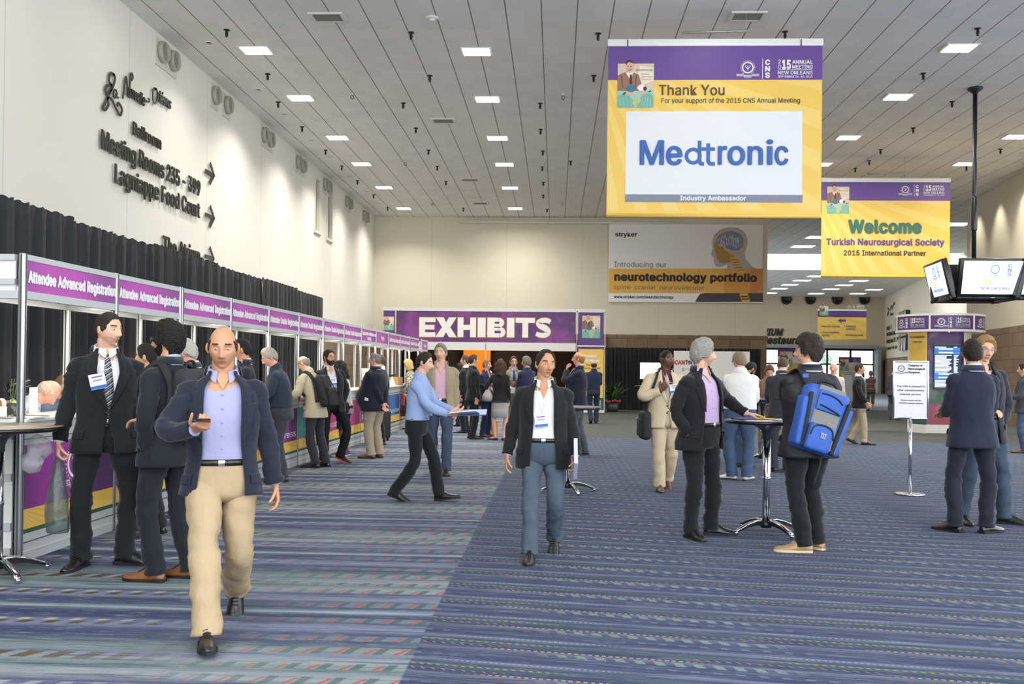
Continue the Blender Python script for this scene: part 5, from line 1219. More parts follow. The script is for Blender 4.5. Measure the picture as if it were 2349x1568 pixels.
# ---------- head shape: unit direction -> point, in metres for a 1.78 m adult (x right, y forward, z up)
def head_pt(d, face):
    x, y, z = d; wj = face.get('jaw', 1.)
    p = [x*.0765, y*.097, z*.118]
    if z < 0:
        k = sst(-z, 0, 1); p[0] *= 1-.29*k*(2-wj)+.22*sst(-z, .35, .8)*(1 if abs(x) > .05 else 1)*.35
        if y < 0: p[1] *= 1-.42*sst(-z, .15, .9)
        else: p[1] *= 1-.03*k
    else:
        p[0] *= 1+.02*z; 
        if y < 0: p[1] *= 1.03
    if y > 0:
        # flatten the face plane
        p[1] = p[1]-.012*sst(y, .3, 1)*(1-sst(abs(z), .75, 1))*.6
        X, Z = p[0], p[2]; f = sst(y, .15, .55)
        dy = 0.
        nz_ = interp(Z, [(-.052, 0), (-.044, .55), (-.036, 1.), (-.028, .92), (-.01, .55), (.008, .30), (.022, .05), (.03, 0)])
        wn = interp(Z, [(-.045, .017), (-.036, .0165), (-.02, .012), (.01, .009), (.03, .012)])
        dy += .036*face.get('nose', 1.)*nz_*g1(X, 0, wn)
        dy += .004*g1(abs(X), .015, .007)*g1(Z, -.040, .008)
        dy -= .0135*g1(abs(X), .033, .017)*g1(Z, .006, .0135)
        dy += .0075*g1(abs(X), .030, .022)*g1(Z, .029, .009)
        dy += .004*g1(abs(X), .044, .016)*g1(Z, -.022, .018)
        dy += .0075*g1(X, 0, .024)*g1(Z, -.061, .0055)+.0078*g1(X, 0, .021)*g1(Z, -.0735, .006)-.0035*g1(X, 0, .028)*g1(Z, -.0668, .003)
        dy -= .003*g1(X, 0, .02)*g1(Z, -.084, .006); dy += .012*g1(X, 0, .021)*g1(Z, -.101, .014)
        dy += .003*g1(abs(X), .03, .016)*g1(Z, -.055, .02)*face.get('plump', 1.)
        p[1] += dy*f
    if face.get('plump', 1.) > 1: p[0] *= 1+.06*(face['plump']-1)*4*g1(p[2], -.06, .05)
    return p
def sphere_dirs(n, m):
    out = []
    for i in range(m+1):
        t = math.pi*(i+.25)/(m+.5); row = []
        for j in range(n):
            a = 2*math.pi*j/n; row.append((math.sin(t)*math.sin(a), math.sin(t)*math.cos(a), math.cos(t)))
        out.append(row)
    return out
HAIRM = {
 'short': lambda az, z: sst(z, *_hl(az, .66, .20, -.62)), 'receding': lambda az, z: sst(z, *_hl(az, .88, .22, -.62)),
 'bald_ring': lambda az, z: sst(z, *_hl(az, 2., .16, -.60))*(1-sst(z, .30, .55)) if az > .9 else 0., 'crown_bald': lambda az, z: sst(z, *_hl(az, .70, .18, -.62))*(1-.0*z),
 'full': lambda az, z: sst(z, *_hl(az, .60, .02, -.80))}
def _hl(az, front, side, back):
    # az 0 = front, pi = back : height of the hairline on the unit sphere
    zl = interp(az, [(0, front), (.55, front-.04), (.95, side+.16), (1.2, side-.22), (1.42, side-.34), (1.62, side-.22), (1.85, side-.42), (2.3, back+.12), (3.15, back)])
    return zl-.03, zl+.05
def curly(p, s, a):
    return a*(mnoise.noise(Vector(p)*s)+.5*mnoise.noise(Vector(p)*s*2.3))

class Person:
    def __init__(s, label, foot, H, heading, lod=1, fem=False, group=None, **k):
        s.u = H/1.78; s.H = H; s.lod = lod; s.fem = fem; s.k = k
        s.N = (56, 34, 18)[lod]; s.voxel = (.0048, .0068, .0105)[lod]
        s.root = empty('person', foot, R(heading), label, 'person', group)
        s.g = k.get('girth', 1.); s.face = dict(k.get('face', {}))
        s.solve()
    # ----- pose
    def solve(s):
        u, k = s.u, s.k; side = {1: 'r', -1: 'l'}
        s.lean, s.slean, s.twist = R(k.get('lean', 0)), R(k.get('side', 0)), R(k.get('twist', 0))
        s.hipw = .092*u*(1.05 if s.fem else 1); s.thigh, s.shank, s.ank = .445*u, .425*u, .085*u
        s.pel = Vector(k.get('pelvis', (0, 0, 0)))*u
        feet = k.get('feet', {}); s.foot = {}
        hz = .945*u
        for sd in (1, -1):
            f = feet.get(side[sd], (sd*.12, 0, 0, -sd*12, 0)); x, y, z, yaw, pit = f
            A = Vector((x*u, y*u, z*u)); yaw, pit = R(yaw), R(pit)
            fw = Vector((-math.sin(yaw), math.cos(yaw), 0))
            # pitched about the ball of the foot when the heel lifts (pit>0), about the heel when the toe lifts (pit<0)
            M = Matrix.Translation(A) @ Matrix.Rotation(yaw, 4, 'Z')
            piv = Vector((0, .11*u if pit > 0 else -.07*u, 0))
            M = M @ Matrix.Translation(piv) @ Matrix.Rotation(-pit, 4, 'X') @ Matrix.Translation(-piv)
            an = M @ Vector((0, -.025*u, s.ank)); s.foot[sd] = (M, an, fw)
        for it in range(60):
            hz_ok = all((Vector((sd*s.hipw, 0, hz))+s.pel-s.foot[sd][1]).length <= (s.thigh+s.shank)*.997 for sd in (1, -1))
            if hz_ok: break
            hz -= .004*u
        if 'hipz' in k: hz = k['hipz']*u
        s.hz = hz; s.dz = hz-.945*u
        s.leg = {}
        for sd in (1, -1):
            hip = Vector((sd*s.hipw, 0, hz))+s.pel; an = s.foot[sd][1]; fw = s.foot[sd][2]
            s.leg[sd] = (hip, ik(hip, an, s.thigh, s.shank, Vector(k.get('kneehint', {}).get(side[sd], fw+Vector((sd*.12, 0, 0))))), an)
        # torso transform
        s.shw = (.150 if s.fem else .170)*u*(.5+.5*s.g)
        s.neck = s.TX(Vector((0, -.012*u, 1.50*u)))
        hy, hp, ht = (R(a) for a in k.get('head', (0, 0, 0)))
        bend = Matrix.Rotation(s.twist, 4, 'Z') @ Matrix.Rotation(-s.lean*.75, 4, 'X') @ Matrix.Rotation(s.slean, 4, 'Y')
        hd = Matrix.Rotation(hy, 4, 'Z') @ Matrix.Rotation(hp, 4, 'X') @ Matrix.Rotation(ht, 4, 'Y')
        base = s.TX(Vector((0, -.004*u, 1.552*u)))
        s.HM = Matrix.Translation(base) @ bend @ hd @ Matrix.Translation((0, .016*u, .108*u)) @ Matrix.Scale(u*k.get('headscale', 1.), 4)
        s.arm = {}
        for sd in (1, -1):
            sh = s.TX(Vector((sd*s.shw, -.012*u, 1.415*u))); a = k.get('arms', {}).get(side[sd], 'down')
            W, hint, hdir, pn, curl = s.armspec(a, sd, sh)
            L1, L2 = .295*u, .262*u
            d = W-sh
            if d.length > (L1+L2)*.995: W = sh+d.normalized()*(L1+L2)*.995
            el = ik(sh, W, L1, L2, hint); fd = (W-el).normalized()
            hd_ = fd if hdir is None else Vector(hdir).normalized()
            s.arm[sd] = (sh, el, W, hd_, Vector(pn), curl)
    def TX(s, p):
        p = Vector(p); t = sst(p.z, .93*s.u, 1.30*s.u); c = Vector((0, 0, .98*s.u)); q = p-c
        q = Matrix.Rotation(s.slean*t, 3, 'Y') @ (Matrix.Rotation(-s.lean*t, 3, 'X') @ (Matrix.Rotation(s.twist*t, 3, 'Z') @ q))
        return q+c+Vector((0, 0, s.dz))+s.pel
    def armspec(s, a, sd, sh):
        u = s.u; zz = Vector((0, 0, s.dz)); inn = Vector((-sd, 0, 0))
        if isinstance(a, dict):
            W = Vector(a['w'])*u+(zz if a.get('rel', True) else Vector()); return W, Vector(a.get('hint', (sd*.5, -1, -.3))), a.get('dir'), a.get('pn', inn), a.get('curl', .5)
        P = {'down': ((sh+Vector((sd*.045, .035, -.548))*u), (sd*.25, -1, 0), (0, .12, -1), inn, .45),
             'down_back': ((sh+Vector((sd*.05, -.10, -.53))*u), (sd*.25, -1, 0), (0, -.1, -1), inn, .45),
             'down_fwd': ((sh+Vector((sd*.05, .18, -.50))*u), (sd*.25, -1, 0), (0, .35, -1), inn, .5),
             'pocket': (s.TX(Vector((sd*.178*s.g, .03, .93))*u), (sd*1., -.6, 0), (-sd*.12, .12, -1), inn, .2),
             'behind': (s.TX(Vector((sd*.035, -.185, .90))*u), (sd*1, -.3, 0), (-sd*.6, -.05, -.75), (0, -1, 0), .5),
             'bent': (s.TX(Vector((sd*.12, .30, 1.10))*u), (sd*.5, -1, -.6), None, (0, 0, -1), .5),
             'counter': (s.TX(Vector((sd*.14, .36, 1.10))*u), (sd*1, -.7, -.4), (-sd*.35, .9, -.05), (0, 0, -1), .35),
             'belly': (s.TX(Vector((-sd*.02, .235, 1.10))*u), (sd*1, -.4, -.3), (-sd*.9, .3, .0), (0, -1, 0), .5),
             'chin': (s.TX(Vector((sd*.02, .20, 1.46))*u), (sd*.6, .3, -1), (-sd*.15, -.2, 1), (0, -1, 0), .75),
             'strap': (s.TX(Vector((sd*.10, .20, 1.27))*u), (sd*1, -.2, -.7), (-sd*.5, .2, .8), (0, -1, 0), .85),
             'crossed': (s.TX(Vector((-sd*.10, .19, 1.20))*u), (sd*1, -.2, -.5), (-sd*1, .05, .1), (0, -1, 0), .4)}[a]
        return Vector(P[0]), Vector(P[1]), P[2], P[3], P[4]
    # ----- parts
    def ringpt(s, z, hw, hd, yc, th, n=2.35):
        sn, cs = math.sin(th), math.cos(th)
        return Vector((hw*math.copysign(abs(sn)**(2/n), sn), yc+hd*math.copysign(abs(cs)**(2/n), cs), z))
    def prof(s, z):
        g, u = s.g, s.u; zz = z/u
        belly = s.k.get('belly', 0.)
        if s.fem: T = [(.78, .192, .135, .0), (.90, .190, .135, -.008), (.97, .178, .125, 0), (1.08, .140, .105, 0), (1.18, .150, .115, .003), (1.27, .168, .132, .008), (1.34, .166, .118, .0), (1.40, .160, .10, -.006), (1.44, .142, .084, -.01), (1.475, .105, .070, -.014), (1.505, .072, .058, -.012), (1.55, .056, .055, -.004)]
        else: T = [(.74, .205, .142, -.005), (.86, .202, .142, -.004), (.95, .190, .135, 0), (1.05, .176, .126, .002), (1.15, .186, .130, .002), (1.26, .203, .136, 0), (1.34, .200, .128, -.004), (1.40, .190, .112, -.008), (1.44, .165, .094, -.012), (1.475, .122, .078, -.016), (1.505, .082, .066, -.014), (1.55, .066, .062, -.006)]
        hw = interp(zz, [(a, b) for a, b, c, d in T]); hd = interp(zz, [(a, c) for a, b, c, d in T]); yc = interp(zz, [(a, d) for a, b, c, d in T])
        k = 1 if zz > 1.42 else g
        b = belly*g1(zz, 1.04, .15)
        return hw*u*(k if zz < 1.40 else .5+.5*g)+b*.25*u, hd*u*k+b*.5*u, yc*u+b*.5*u
    def surf(s, z, th, off=0.):
        """point on the clothed torso surface (upright torso space -> posed)"""
        hw, hd, yc = s.prof(z); return s.TX(s.ringpt(z, hw+off, hd+off, yc, th))
    def front_at(s, x, z, off=0.):
        hw, hd, yc = s.prof(z); t = math.asin(min(1, (min(abs(x), hw*.99)/(hw+off))**(2.35/2)))
        return s.surf(z, math.copysign(t, x) if x else 0., off)
    def torso_shell(s, mb, zs, off, open_=None, mi=0, thick=.006, wr=.0):
        u = s.u; N = s.N; rows = []
        for z in zs:
            hw, hd, yc = s.prof(z*u); o = off(z)*u if callable(off) else off*u
            hw += o; hd += o
            if open_ is None: ths = [2*math.pi*j/N for j in range(N)]
            else:
                w = max(.001, open_(z)*u); t0 = math.asin(min(.98, (w/hw)**(2.35/2))); ths = [t0+(2*math.pi-2*t0)*j/N for j in range(N+1)]
            row = []
            for j, th in enumerate(ths):
                p = s.ringpt(z*u, hw, hd, yc, th)
                if wr: p += Vector((math.sin(th), math.cos(th), 0))*(wr*u*(mnoise.noise(Vector((p.x*6/u+s.seed, p.y*6/u, p.z*6/u)))+.7*mnoise.noise(Vector((p.x*11/u+s.seed+p.z*9/u, p.y*11/u, p.z*16/u)))))
                row.append(s.TX(p))
            rows.append(row)
        if open_ is None: mb.loft([[tuple(p) for p in r] for r in rows], mi, True, True, True)
        else:
            inner = []
            for r in rows:
                c = sum(r, Vector())/len(r); inner.append([p+(c-p).normalized()*thick*u for p in r])
            loop = [[*[tuple(p) for p in a], *[tuple(p) for p in b[::-1]]] for a, b in zip(rows, inner)]
            mb.loft(loop, mi, True, True, True)
        return rows
    def limb(s, pts, rads, mb, mi=0, n=None, wr=0., sub=3, flat=None):
        n = n or max(10, s.N//2); P = smooth_path(pts, sub); Rr = [v.x for v in smooth_path([(r, 0, 0) for r in rads], sub)]
        rings = tube_rings(P, Rr, n)
        if wr:
            out = []
            for i, (ring, c) in enumerate(zip(rings, P)):
                rr = []
                for q in ring:
                    q = Vector(q); d = (q-c); a = wr*s.u*1.25*(mnoise.noise(Vector((q.x*6+s.seed, q.y*6, q.z*11)))+.75*mnoise.noise(Vector((q.x*9+s.seed+q.z*7, q.y*9, q.z*30)))+.3*mnoise.noise(Vector((q.x*22+s.seed, q.y*22, q.z*46)))); rr.append(tuple(q+d.normalized()*a))
                out.append(rr)
            rings = out
        mb.loft(rings, mi, True, True, True); return mb
    def sleeve(s, mb, sd, r0, r1, r2, upto=1., mi=0, wr=.006):
        sh, el, W, hd, pn, c = s.arm[sd]; u = s.u
        inn = s.TX(Vector((sd*s.shw*.45, -.012*u, 1.432*u))); top = sh+(sh-inn).normalized()*.006*u-Vector((0, 0, .012*u))
        fdir = (W-el); 
        if upto >= .8: end = el+fdir*min(1.0, upto)
        else: end = None
        e1 = el+(sh-el).normalized()*.05*u; e2 = el+fdir.normalized()*.05*u
        pts = [inn, top, sh+(el-sh)*.22, sh+(el-sh)*.5, e1, e2]; rad = [r0*.66*u, r0*.97*u, r0*.98*u, (r0+r1)/2*u, r1*1.02*u, r1*.98*u]
        if upto >= .8: pts += [el+fdir*.6, el+fdir*upto]; rad += [(r1*.45+r2*.55)*u, r2*u]
        else:
            pts = pts[:3]+[sh+(el-sh)*min(.98, upto*1.6)]; rad = rad[:3]+[r1*1.12*u]
        s.limb(pts, rad, mb, mi, wr=wr, sub=4)
    def trouser_leg(s, mb, sd, rr, mi=0, wr=.007, hem=.055, upto=None):
        hip, kn, an = s.leg[sd]; u = s.u; up = Vector((0, 0, .06*u)); M = s.foot[sd][0]
        foot_up = (M.to_3x3() @ Vector((0, 0, 1)))
        k1 = kn+(hip-kn).normalized()*.06*u; k2 = kn+(an-kn).normalized()*.06*u
        end = an-foot_up*(.03*u) if upto is None else kn+(an-kn)*upto
        pts = [hip+up, hip-Vector((0, 0, .04*u)), hip+(kn-hip)*.45, k1, k2, kn+(an-kn)*.5 if upto is None or upto > .55 else kn+(an-kn)*upto*.6, kn+(an-kn)*.86 if upto is None else kn+(an-kn)*upto*.85, end]
        r = [rr[0]*u*s.g, rr[0]*1.02*u*s.g, rr[1]*u*s.g, rr[2]*u, rr[2]*u, rr[3]*u, rr[4]*u, rr[5]*u]
        if upto is not None and upto <= 0.05: pts, r = pts[:4]+[kn], r[:4]+[rr[2]*u]
        P = smooth_path(pts, 4)
        s.limb(pts, r, mb, mi, wr=wr, sub=5)
    def build(s):
        k = s.k; u = s.u; s.seed = s.root.location.x*3.7+s.root.location.y
        s.body(); s.hair(); s.shoes()
        s.clothes()
        return s.root
    def hand_geo(s, mb, sd):
        sh, el, W, d, pn, curl = s.arm[sd]; u = s.u*k_hand
        d = d.normalized(); n = (pn-d*pn.dot(d)).normalized(); l = d.cross(n)*1.0   # l: across the palm
        thumb_side = l if l.dot(Vector((0, 1, 0)))+l.dot(Vector((0, 0, .3))) > 0 else -l
        if 'thumb' in s.k and s.k['thumb'].get(sd): thumb_side = l*s.k['thumb'][sd]
        A = thumb_side
        # palm
        rings = []
        for t, w, th in ((-.03, .025, .020), (.0, .027, .019), (.03, .034, .0165), (.06, .041, .0155), (.088, .042, .0135), (.098, .038, .010)):
            c = W+d*t*u; rings.append([tuple(c+A*(w*u*math.cos(2*math.pi*j/12))+n*(th*u*math.sin(2*math.pi*j/12))) for j in range(12)])
        mb.loft(rings, 0, True, True)
        rf = max(.0085, s.voxel*1.55/s.u)
        for i, (o, L) in enumerate(((.030, .072), (.0105, .080), (-.0095, .074), (-.028, .058))):
            base = W+d*.086*u+A*o*u; ang = 0.; pts = [base-d*.015*u, base]; p = base; spread = (o*.9)
            dd = (d+A*spread).normalized()
            for j, (f_, bend) in enumerate(((.46, .8), (.30, 1.0), (.24, .7))):
                ang += curl*bend*(1+.08*i); v = dd*math.cos(ang)+n*math.sin(ang); p = p+v*L*f_*u; pts.append(p)
            mb.tube(smooth_path(pts, 2), [rf*u*1.08]*4+[rf*u]*3+[rf*u*.82]*(len(smooth_path(pts, 2))-7), 8)
        tb = W+d*.02*u+A*.022*u; v1 = (A*.75+d*.75+n*.35).normalized(); p1 = tb+v1*.045*u; v2 = (A*.25+d*.9+n*(.3+.6*curl)).normalized(); p2 = p1+v2*.034*u; p3 = p2+(v2*.8+n*.5*curl).normalized()*.028*u
        mb.tube(smooth_path([tb-v1*.02*u, tb, p1, p2, p3], 2), [rf*1.5*u, rf*1.45*u, rf*1.35*u, rf*1.25*u, rf*1.2*u, rf*1.15*u, rf*1.08*u, rf*1.0*u, rf*.8*u], 8)
    def body(s):
        u = s.u; k = s.k; mb = MB()
        n, m = ((84, 64), (60, 46), (40, 30))[s.lod]
        rows = [[tuple(s.HM @ Vector(head_pt(d, s.face))) for d in row] for row in sphere_dirs(n, m)]
        mb.loft(rows, 0, True, True)
        for sd in (1, -1):   # ears
            M = s.HM @ Matrix.Translation((sd*.0765, -.012, -.006)) @ Matrix.Rotation(sd*R(-22), 4, 'Z') @ Matrix.Rotation(R(8), 4, 'X')
            mb.ell((0, 0, 0), (.0105, .019, .032), 0, 12, 8, M); mb.ell((sd*.006, .004, .004), (.008, .021, .029), 0, 12, 8, M)
        nb = s.TX(Vector((0, -.02*u, 1.42*u))); nt_ = s.HM @ Vector((0, -.018, -.075)); nm = s.HM @ Vector((0, -.012, -.03))
        rn = (.050 if s.fem else .060)*u*k.get('neckw', 1)
        mb.tube(smooth_path([nb, s.TX(Vector((0, -.012*u, 1.50*u))), nt_, nm], 4), [rn*1.35]*3+[rn*1.12]*2+[rn]*4+[rn*.95]*4, 18)
        # trunk, kept inside the clothes
        rows = []
        for z in (.92, .96, 1.0, 1.1, 1.2, 1.3, 1.38, 1.43, 1.465, 1.49, 1.51):
            hw, hd, yc = s.prof(z*u); hw *= .84; hd *= .84
            rows.append([tuple(s.TX(s.ringpt(z*u, hw, hd, yc, 2*math.pi*j/24))) for j in range(24)])
        mb.loft(rows, 0, True, True)
        for sd in (1, -1):
            sh, el, W, hd_, pn, c = s.arm[sd]; inn = s.TX(Vector((sd*s.shw*.5, -.012*u, 1.43*u))); ra = .92*(1 if not s.fem else .85)
            e1 = el+(sh-el).normalized()*.04*u; e2 = el+(W-el).normalized()*.04*u
            mb.tube(smooth_path([inn, sh, sh+(el-sh)*.5, e1, e2, el+(W-el)*.4, W], 3), [v.x*ra*u for v in smooth_path([(r_, 0, 0) for r_ in (.034, .042, .043, .039, .040, .038, .027)], 3)], 12)
            s.hand_geo(mb, sd)
            hip, kn, an = s.leg[sd]; M = s.foot[sd][0]; bare = k.get('bare_legs', False); q = 1. if bare else .72
            k1 = kn+(hip-kn).normalized()*.05*u; k2 = kn+(an-kn).normalized()*.05*u; back = Vector((0, -.012*u, 0))
            toe = M @ Vector((0, .12*u, .03*u)); heel = M @ Vector((0, -.03*u, .045*u))
            mb.tube(smooth_path([hip+Vector((-sd*.02*u, 0, .05*u)), hip+(kn-hip)*.4, k1, k2, kn+(an-kn)*.33, kn+(an-kn)*.75, an, heel], 3), [v.x*q*u for v in smooth_path([(r_, 0, 0) for r_ in (.085, .078, .054, .051, .056, .040, .037, .035)], 3)], 14)
            mb.tube([heel, (heel+toe)/2+Vector((0, 0, .006)), toe], [.030*u, .032*u, .024*u], 10)
        me = bpy.data.meshes.new('body'); me.from_pydata(mb.v, [], mb.f)
        bm = bmesh.new(); bm.from_mesh(me); bmesh.ops.recalc_face_normals(bm, faces=bm.faces); bm.to_mesh(me); bm.free()
        o = bpy.data.objects.new('body', me); COL.objects.link(o)
        rm = o.modifiers.new('one', 'REMESH'); rm.mode = 'VOXEL'; rm.voxel_size = s.voxel; rm.use_smooth_shade = True
        sm = o.modifiers.new('soft', 'SMOOTH'); sm.factor = .5; sm.iterations = (1, 1, 1)[s.lod]
        dg = bpy.context.evaluated_depsgraph_get(); m2 = bpy.data.meshes.new_from_object(o.evaluated_get(dg)); m2.name = 'body'
        o.modifiers.clear(); o.data = m2; bpy.data.meshes.remove(me)
        sk = skin(k.get('skin', 'fair')); hc = hair_mat(k.get('brow', k.get('haircol', '3a2a20'))); beard = hair_mat(k.get('beardcol', k.get('haircol', '3a2a20')))
        for m_ in (*sk, hc, beard): m2.materials.append(m_)
        if k.get('stubble'): m2.materials[3] = mat('stubble_'+k.get('skin', 'fair'), {'fair': 'bd937b', 'olive': '94705a', 'tan': '8f6950', 'brown': '5c3d2e'}.get(k.get('skin', 'fair'), '8f6950'), rough=.7)
        nP = len(m2.polygons); C = np.empty(nP*3, 'f'); m2.polygons.foreach_get('center', C); C = C.reshape(-1, 3)
        Hi = np.array(s.HM.inverted()); L = C @ Hi[:3, :3].T+Hi[:3, 3]
        x, y, z = L[:, 0], L[:, 1], L[:, 2]; idx = np.zeros(nP, 'i'); head = (y > .035) & (np.abs(z) < .13)
        lip = head & (y > .06) & (((np.abs(x)/.023)**2+((z+.0672)/.0095)**2) < 1); 
        br = head & (np.abs(np.abs(x)-.034) < .0175) & (np.abs(z-(.0315-.10*(np.abs(x)-.03)**2*10-.12*np.maximum(0, np.abs(x)-.04))) < .0042)
        if k.get('stubble') or k.get('beardflat'):
            st = (y > .0) & (z < -.048) & (z > -.125) & (np.abs(x) < .075) & ~((np.abs(x) < .03) & (z > -.053)); idx[st] = 3
        idx[br] = 2; idx[lip] = 1
        m2.polygons.foreach_set('material_index', idx); m2.polygons.foreach_set('use_smooth', np.ones(nP, bool)); m2.update()
        o.parent = s.root; s.bodyo = o
        if s.k.get('eyes', True):
            for sd in (1, -1):
                q = MB(); M = s.HM @ Matrix.Translation((sd*.033, .0712, .0055)); rr = []
                for t in (.001, .2, .36, .46, .54, .9, 1.5, 2.2, 3.0): rr.append([tuple(M @ Vector((.0118*math.sin(t)*math.cos(2*math.pi*j/14)*1.05, .0118*math.cos(t), .0118*math.sin(t)*math.sin(2*math.pi*j/14)*.58))) for j in range(14)])
                q.loft(rr, 1, True, True); q.mi = [0 if i < 42 else 1 for i in range(len(q.f))]; q.mi[-2] = 0
                q.build('eye', [mat('iris', k.get('iris', '2a1c14'), rough=.1), mat('eye_white', 'cfc3b8', rough=.2)], s.root)
    def hair(s):
        k = s.k; st = k.get('hair', 'short')
        if st is None: return
        n, m = ((90, 64), (60, 44), (40, 28))[s.lod]; hm = hair_mat(k.get('haircol', '3a2a20')); mb = MB()
        th = k.get('hairth', .011); cu = k.get('curl', .0025); key = st if st in HAIRM else 'full'
        f = HAIRM[key]; rows = []
        for row in sphere_dirs(n, m):
            r_ = []
            for d in row:
                p = Vector(head_pt(d, s.face)); az = abs(math.atan2(d[0], d[1])); w = f(az, d[2]+.10*mnoise.noise(Vector((d[0]*7, d[1]*7, d[2]*3+s.seed))))
                if st == 'crown_bald': w *= 1-g1(math.hypot(d[0], d[1]+.15), 0, .55)*sst(d[2], .4, .8)
                vol = th*(1+.5*sst(d[2], .2, 1)*k.get('top', 1.)+.35*sst(-d[1], 0, 1))
                q = p*(1+(vol*w-.007*(1-w)+((curly(p, 26, cu) if cu >= .006 else 1.6*cu*mnoise.noise(Vector((p.x*85, p.y*85, p.z*22)))+cu*mnoise.noise(Vector((p.x*30+5, p.y*30, p.z*14))))*w))/max(.05, p.length))
                r_.append(tuple(s.HM @ q))
            rows.append(r_)
        mb.loft(rows, 0, True, True)
        if st in ('bob', 'long', 'curlylong'):
            bot = {'bob': -.135, 'curlylong': -.225, 'long': -.34}[st]; rows = []; fat = {'bob': .022, 'curlylong': .045, 'long': .014}[st]
            for q in range(15):
                z = .07+(bot-.07)*q/14; tq = q/14; row = []
                for j in range(33):
                    a = R(58+(302-58)*j/32); rx = .079+fat*(.6+.9*math.sin(math.pi*min(1, tq*1.05)))*(1 if st != 'long' else .8); ry = .098+fat*.8
                    e = min(1, min(j, 32-j)/3); v = Vector((rx*math.sin(a)*(.94+.06*e), ry*math.cos(a)*(1.-.22*tq*(st == 'long'))-.012, z)); v += v.normalized()*curly(v, 24, cu*1.8); row.append(v)
                inn = [Vector((v.x*.72, v.y*.72, v.z)) for v in row]; rows.append([tuple(s.HM @ v) for v in row+inn[::-1]])
            mb.loft(rows, 0, True, True)
        if st == 'ponytail': 
            mb.tube([tuple(s.HM @ Vector(p)) for p in smooth_path([(0, -.10, .05), (0, -.14, .03), (0, -.15, -.05), (0, -.13, -.13)], 4)], [.02*s.u, .026*s.u, .03*s.u, .03*s.u, .03*s.u, .03*s.u, .028*s.u, .026*s.u, .024*s.u, .02*s.u, .016*s.u, .01*s.u, .005*s.u], 12)
        mb.build('hair', hm, s.root)
        if k.get('beard'):
            mb = MB(); rows = []
            for row in sphere_dirs(n, m):
                r_ = []
                for d in row:
                    p = Vector(head_pt(d, s.face)); az = abs(math.atan2(d[0], d[1])); X, Y, Z = p
                    zl = interp(az, [(0, -.078), (.24, -.078), (.32, -.05), (.75, -.052), (1.25, -.028), (1.5, .02)])
                    w = sst(zl-Z, -.004, .008)*(1-sst(az, 1.45, 1.6))*(1-sst(-Z, .112, .122)*.3)
                    mo = g1(Z, -.055, .0065)*sst(.034-abs(X), 0, .008)*(Y > .05)
                    w = max(w, mo*1.0)
                    if abs(X) < .018 and -.077 < Z < -.060: w = 0
                    q = p*(1+((k.get('beardth', .010)+curly(p, 60, .002))*w-.006*(1-w))/max(.05, p.length)); r_.append(tuple(s.HM @ q))
                rows.append(r_)
            mb.loft(rows, 0, True, True); mb.build('beard', hair_mat(k.get('beardcol', k.get('haircol', '3a2a20'))), s.root)
        if k.get('glasses'):
            gm = mat('spectacle_'+k['glasses'], k['glasses'], rough=.3, metal=.3); mb = MB()
            for sd in (1, -1):
                c = Vector((sd*.033, .098, .004)); pts = [s.HM @ (c+Vector((.0225*math.cos(t)*(1+.1*abs(math.cos(t))), -.004*abs(math.cos(t)), .0165*math.sin(t)))) for t in [2*math.pi*j/18 for j in range(19)]]
                mb.tube(pts, .0017*s.u, 6); mb.tube([s.HM @ Vector(p) for p in ((sd*.056, .094, .008), (sd*.077, .07, .010), (sd*.081, .0, .008), (sd*.080, -.018, -.004))], .0017*s.u, 6)
            mb.tube([s.HM @ Vector(p) for p in ((-.012, .099, .006), (0, .104, .010), (.012, .099, .006))], .0017*s.u, 6)
            mb.build('spectacles', gm, s.root)
    def shoes(s):
        k = s.k; u = s.u; style = k.get('shoe', 'dress'); c = k.get('shoecol', '17171a'); sole = k.get('solecol', '0f0f10')
        up = cloth_mat(c, 'leather' if style in ('dress', 'flat', 'loafer') else 'cotton'); so = mat('sole_'+sole, sole, rough=.7)
        for sd in (1, -1):
            M = s.foot[sd][0] @ Matrix.Scale(u, 4); mb = MB(); rows = []
            if style == 'flat': S = [(-.085, .018, .05), (-.075, .030, .055), (-.04, .034, .05), (.0, .034, .035), (.05, .038, .028), (.10, .042, .03), (.15, .036, .032), (.185, .022, .028), (.20, .008, .022)]
            else: S = [(-.092, .016, .060), (-.085, .030, .078), (-.05, .036, .098), (.0, .037, .108), (.04, .039, .095), (.085, .045, .070), (.13, .0475, .056), (.175, .041, .046), (.205, .028, .038), (.222, .010, .028)]
            if style == 'sneaker': S = [(y, w*1.06, h*1.03) for y, w, h in S]
            for y, w, h in S:
                row = []
                for j in range(14):
                    a = 2*math.pi*j/14; x_ = math.sin(a); z_ = math.cos(a); zz = .014 if z_ < -.2 else .014+(h-.014)*max(0, z_)**.75 if z_ > 0 else .014
                    row.append((x_*w*(1-.25*max(0, z_)), y, zz+ (.0 if z_ > 0 else 0)))
                rows.append([tuple(M @ Vector(p)) for p in row])
            mb.loft(rows, 0, True, True); o = mb.build('shoe', up, s.root)
            q = MB(); th = .026 if style == 'sneaker' else .020; out = []
            for y, w, h in S: out.append((y, w*1.07))
            poly_ = [(-w, y) for y, w in out]+[(w, y) for y, w in out[::-1]]
            q.prism([(x, y) for x, y in poly_], 0.001, th, 0, 'xy', M)
            if style == 'dress': q.box((0, -.055, .012), (.078, .075, .026), 0, M, ch=.004)
            q.build('sole', so, o)
            if s.lod == 0 and style in ('dress', 'sneaker'):
                q = MB()
                for t in range(4): y = .045+.017*t; z = .096-.0105*t; q.tube([tuple(M @ Vector(p)) for p in ((-.02, y, z-.004), (0, y+.003, z+.004), (.02, y, z-.004))], .0028*u, 6)
                q.build('laces', mat('lace', k.get('lacecol', '141416')), o)
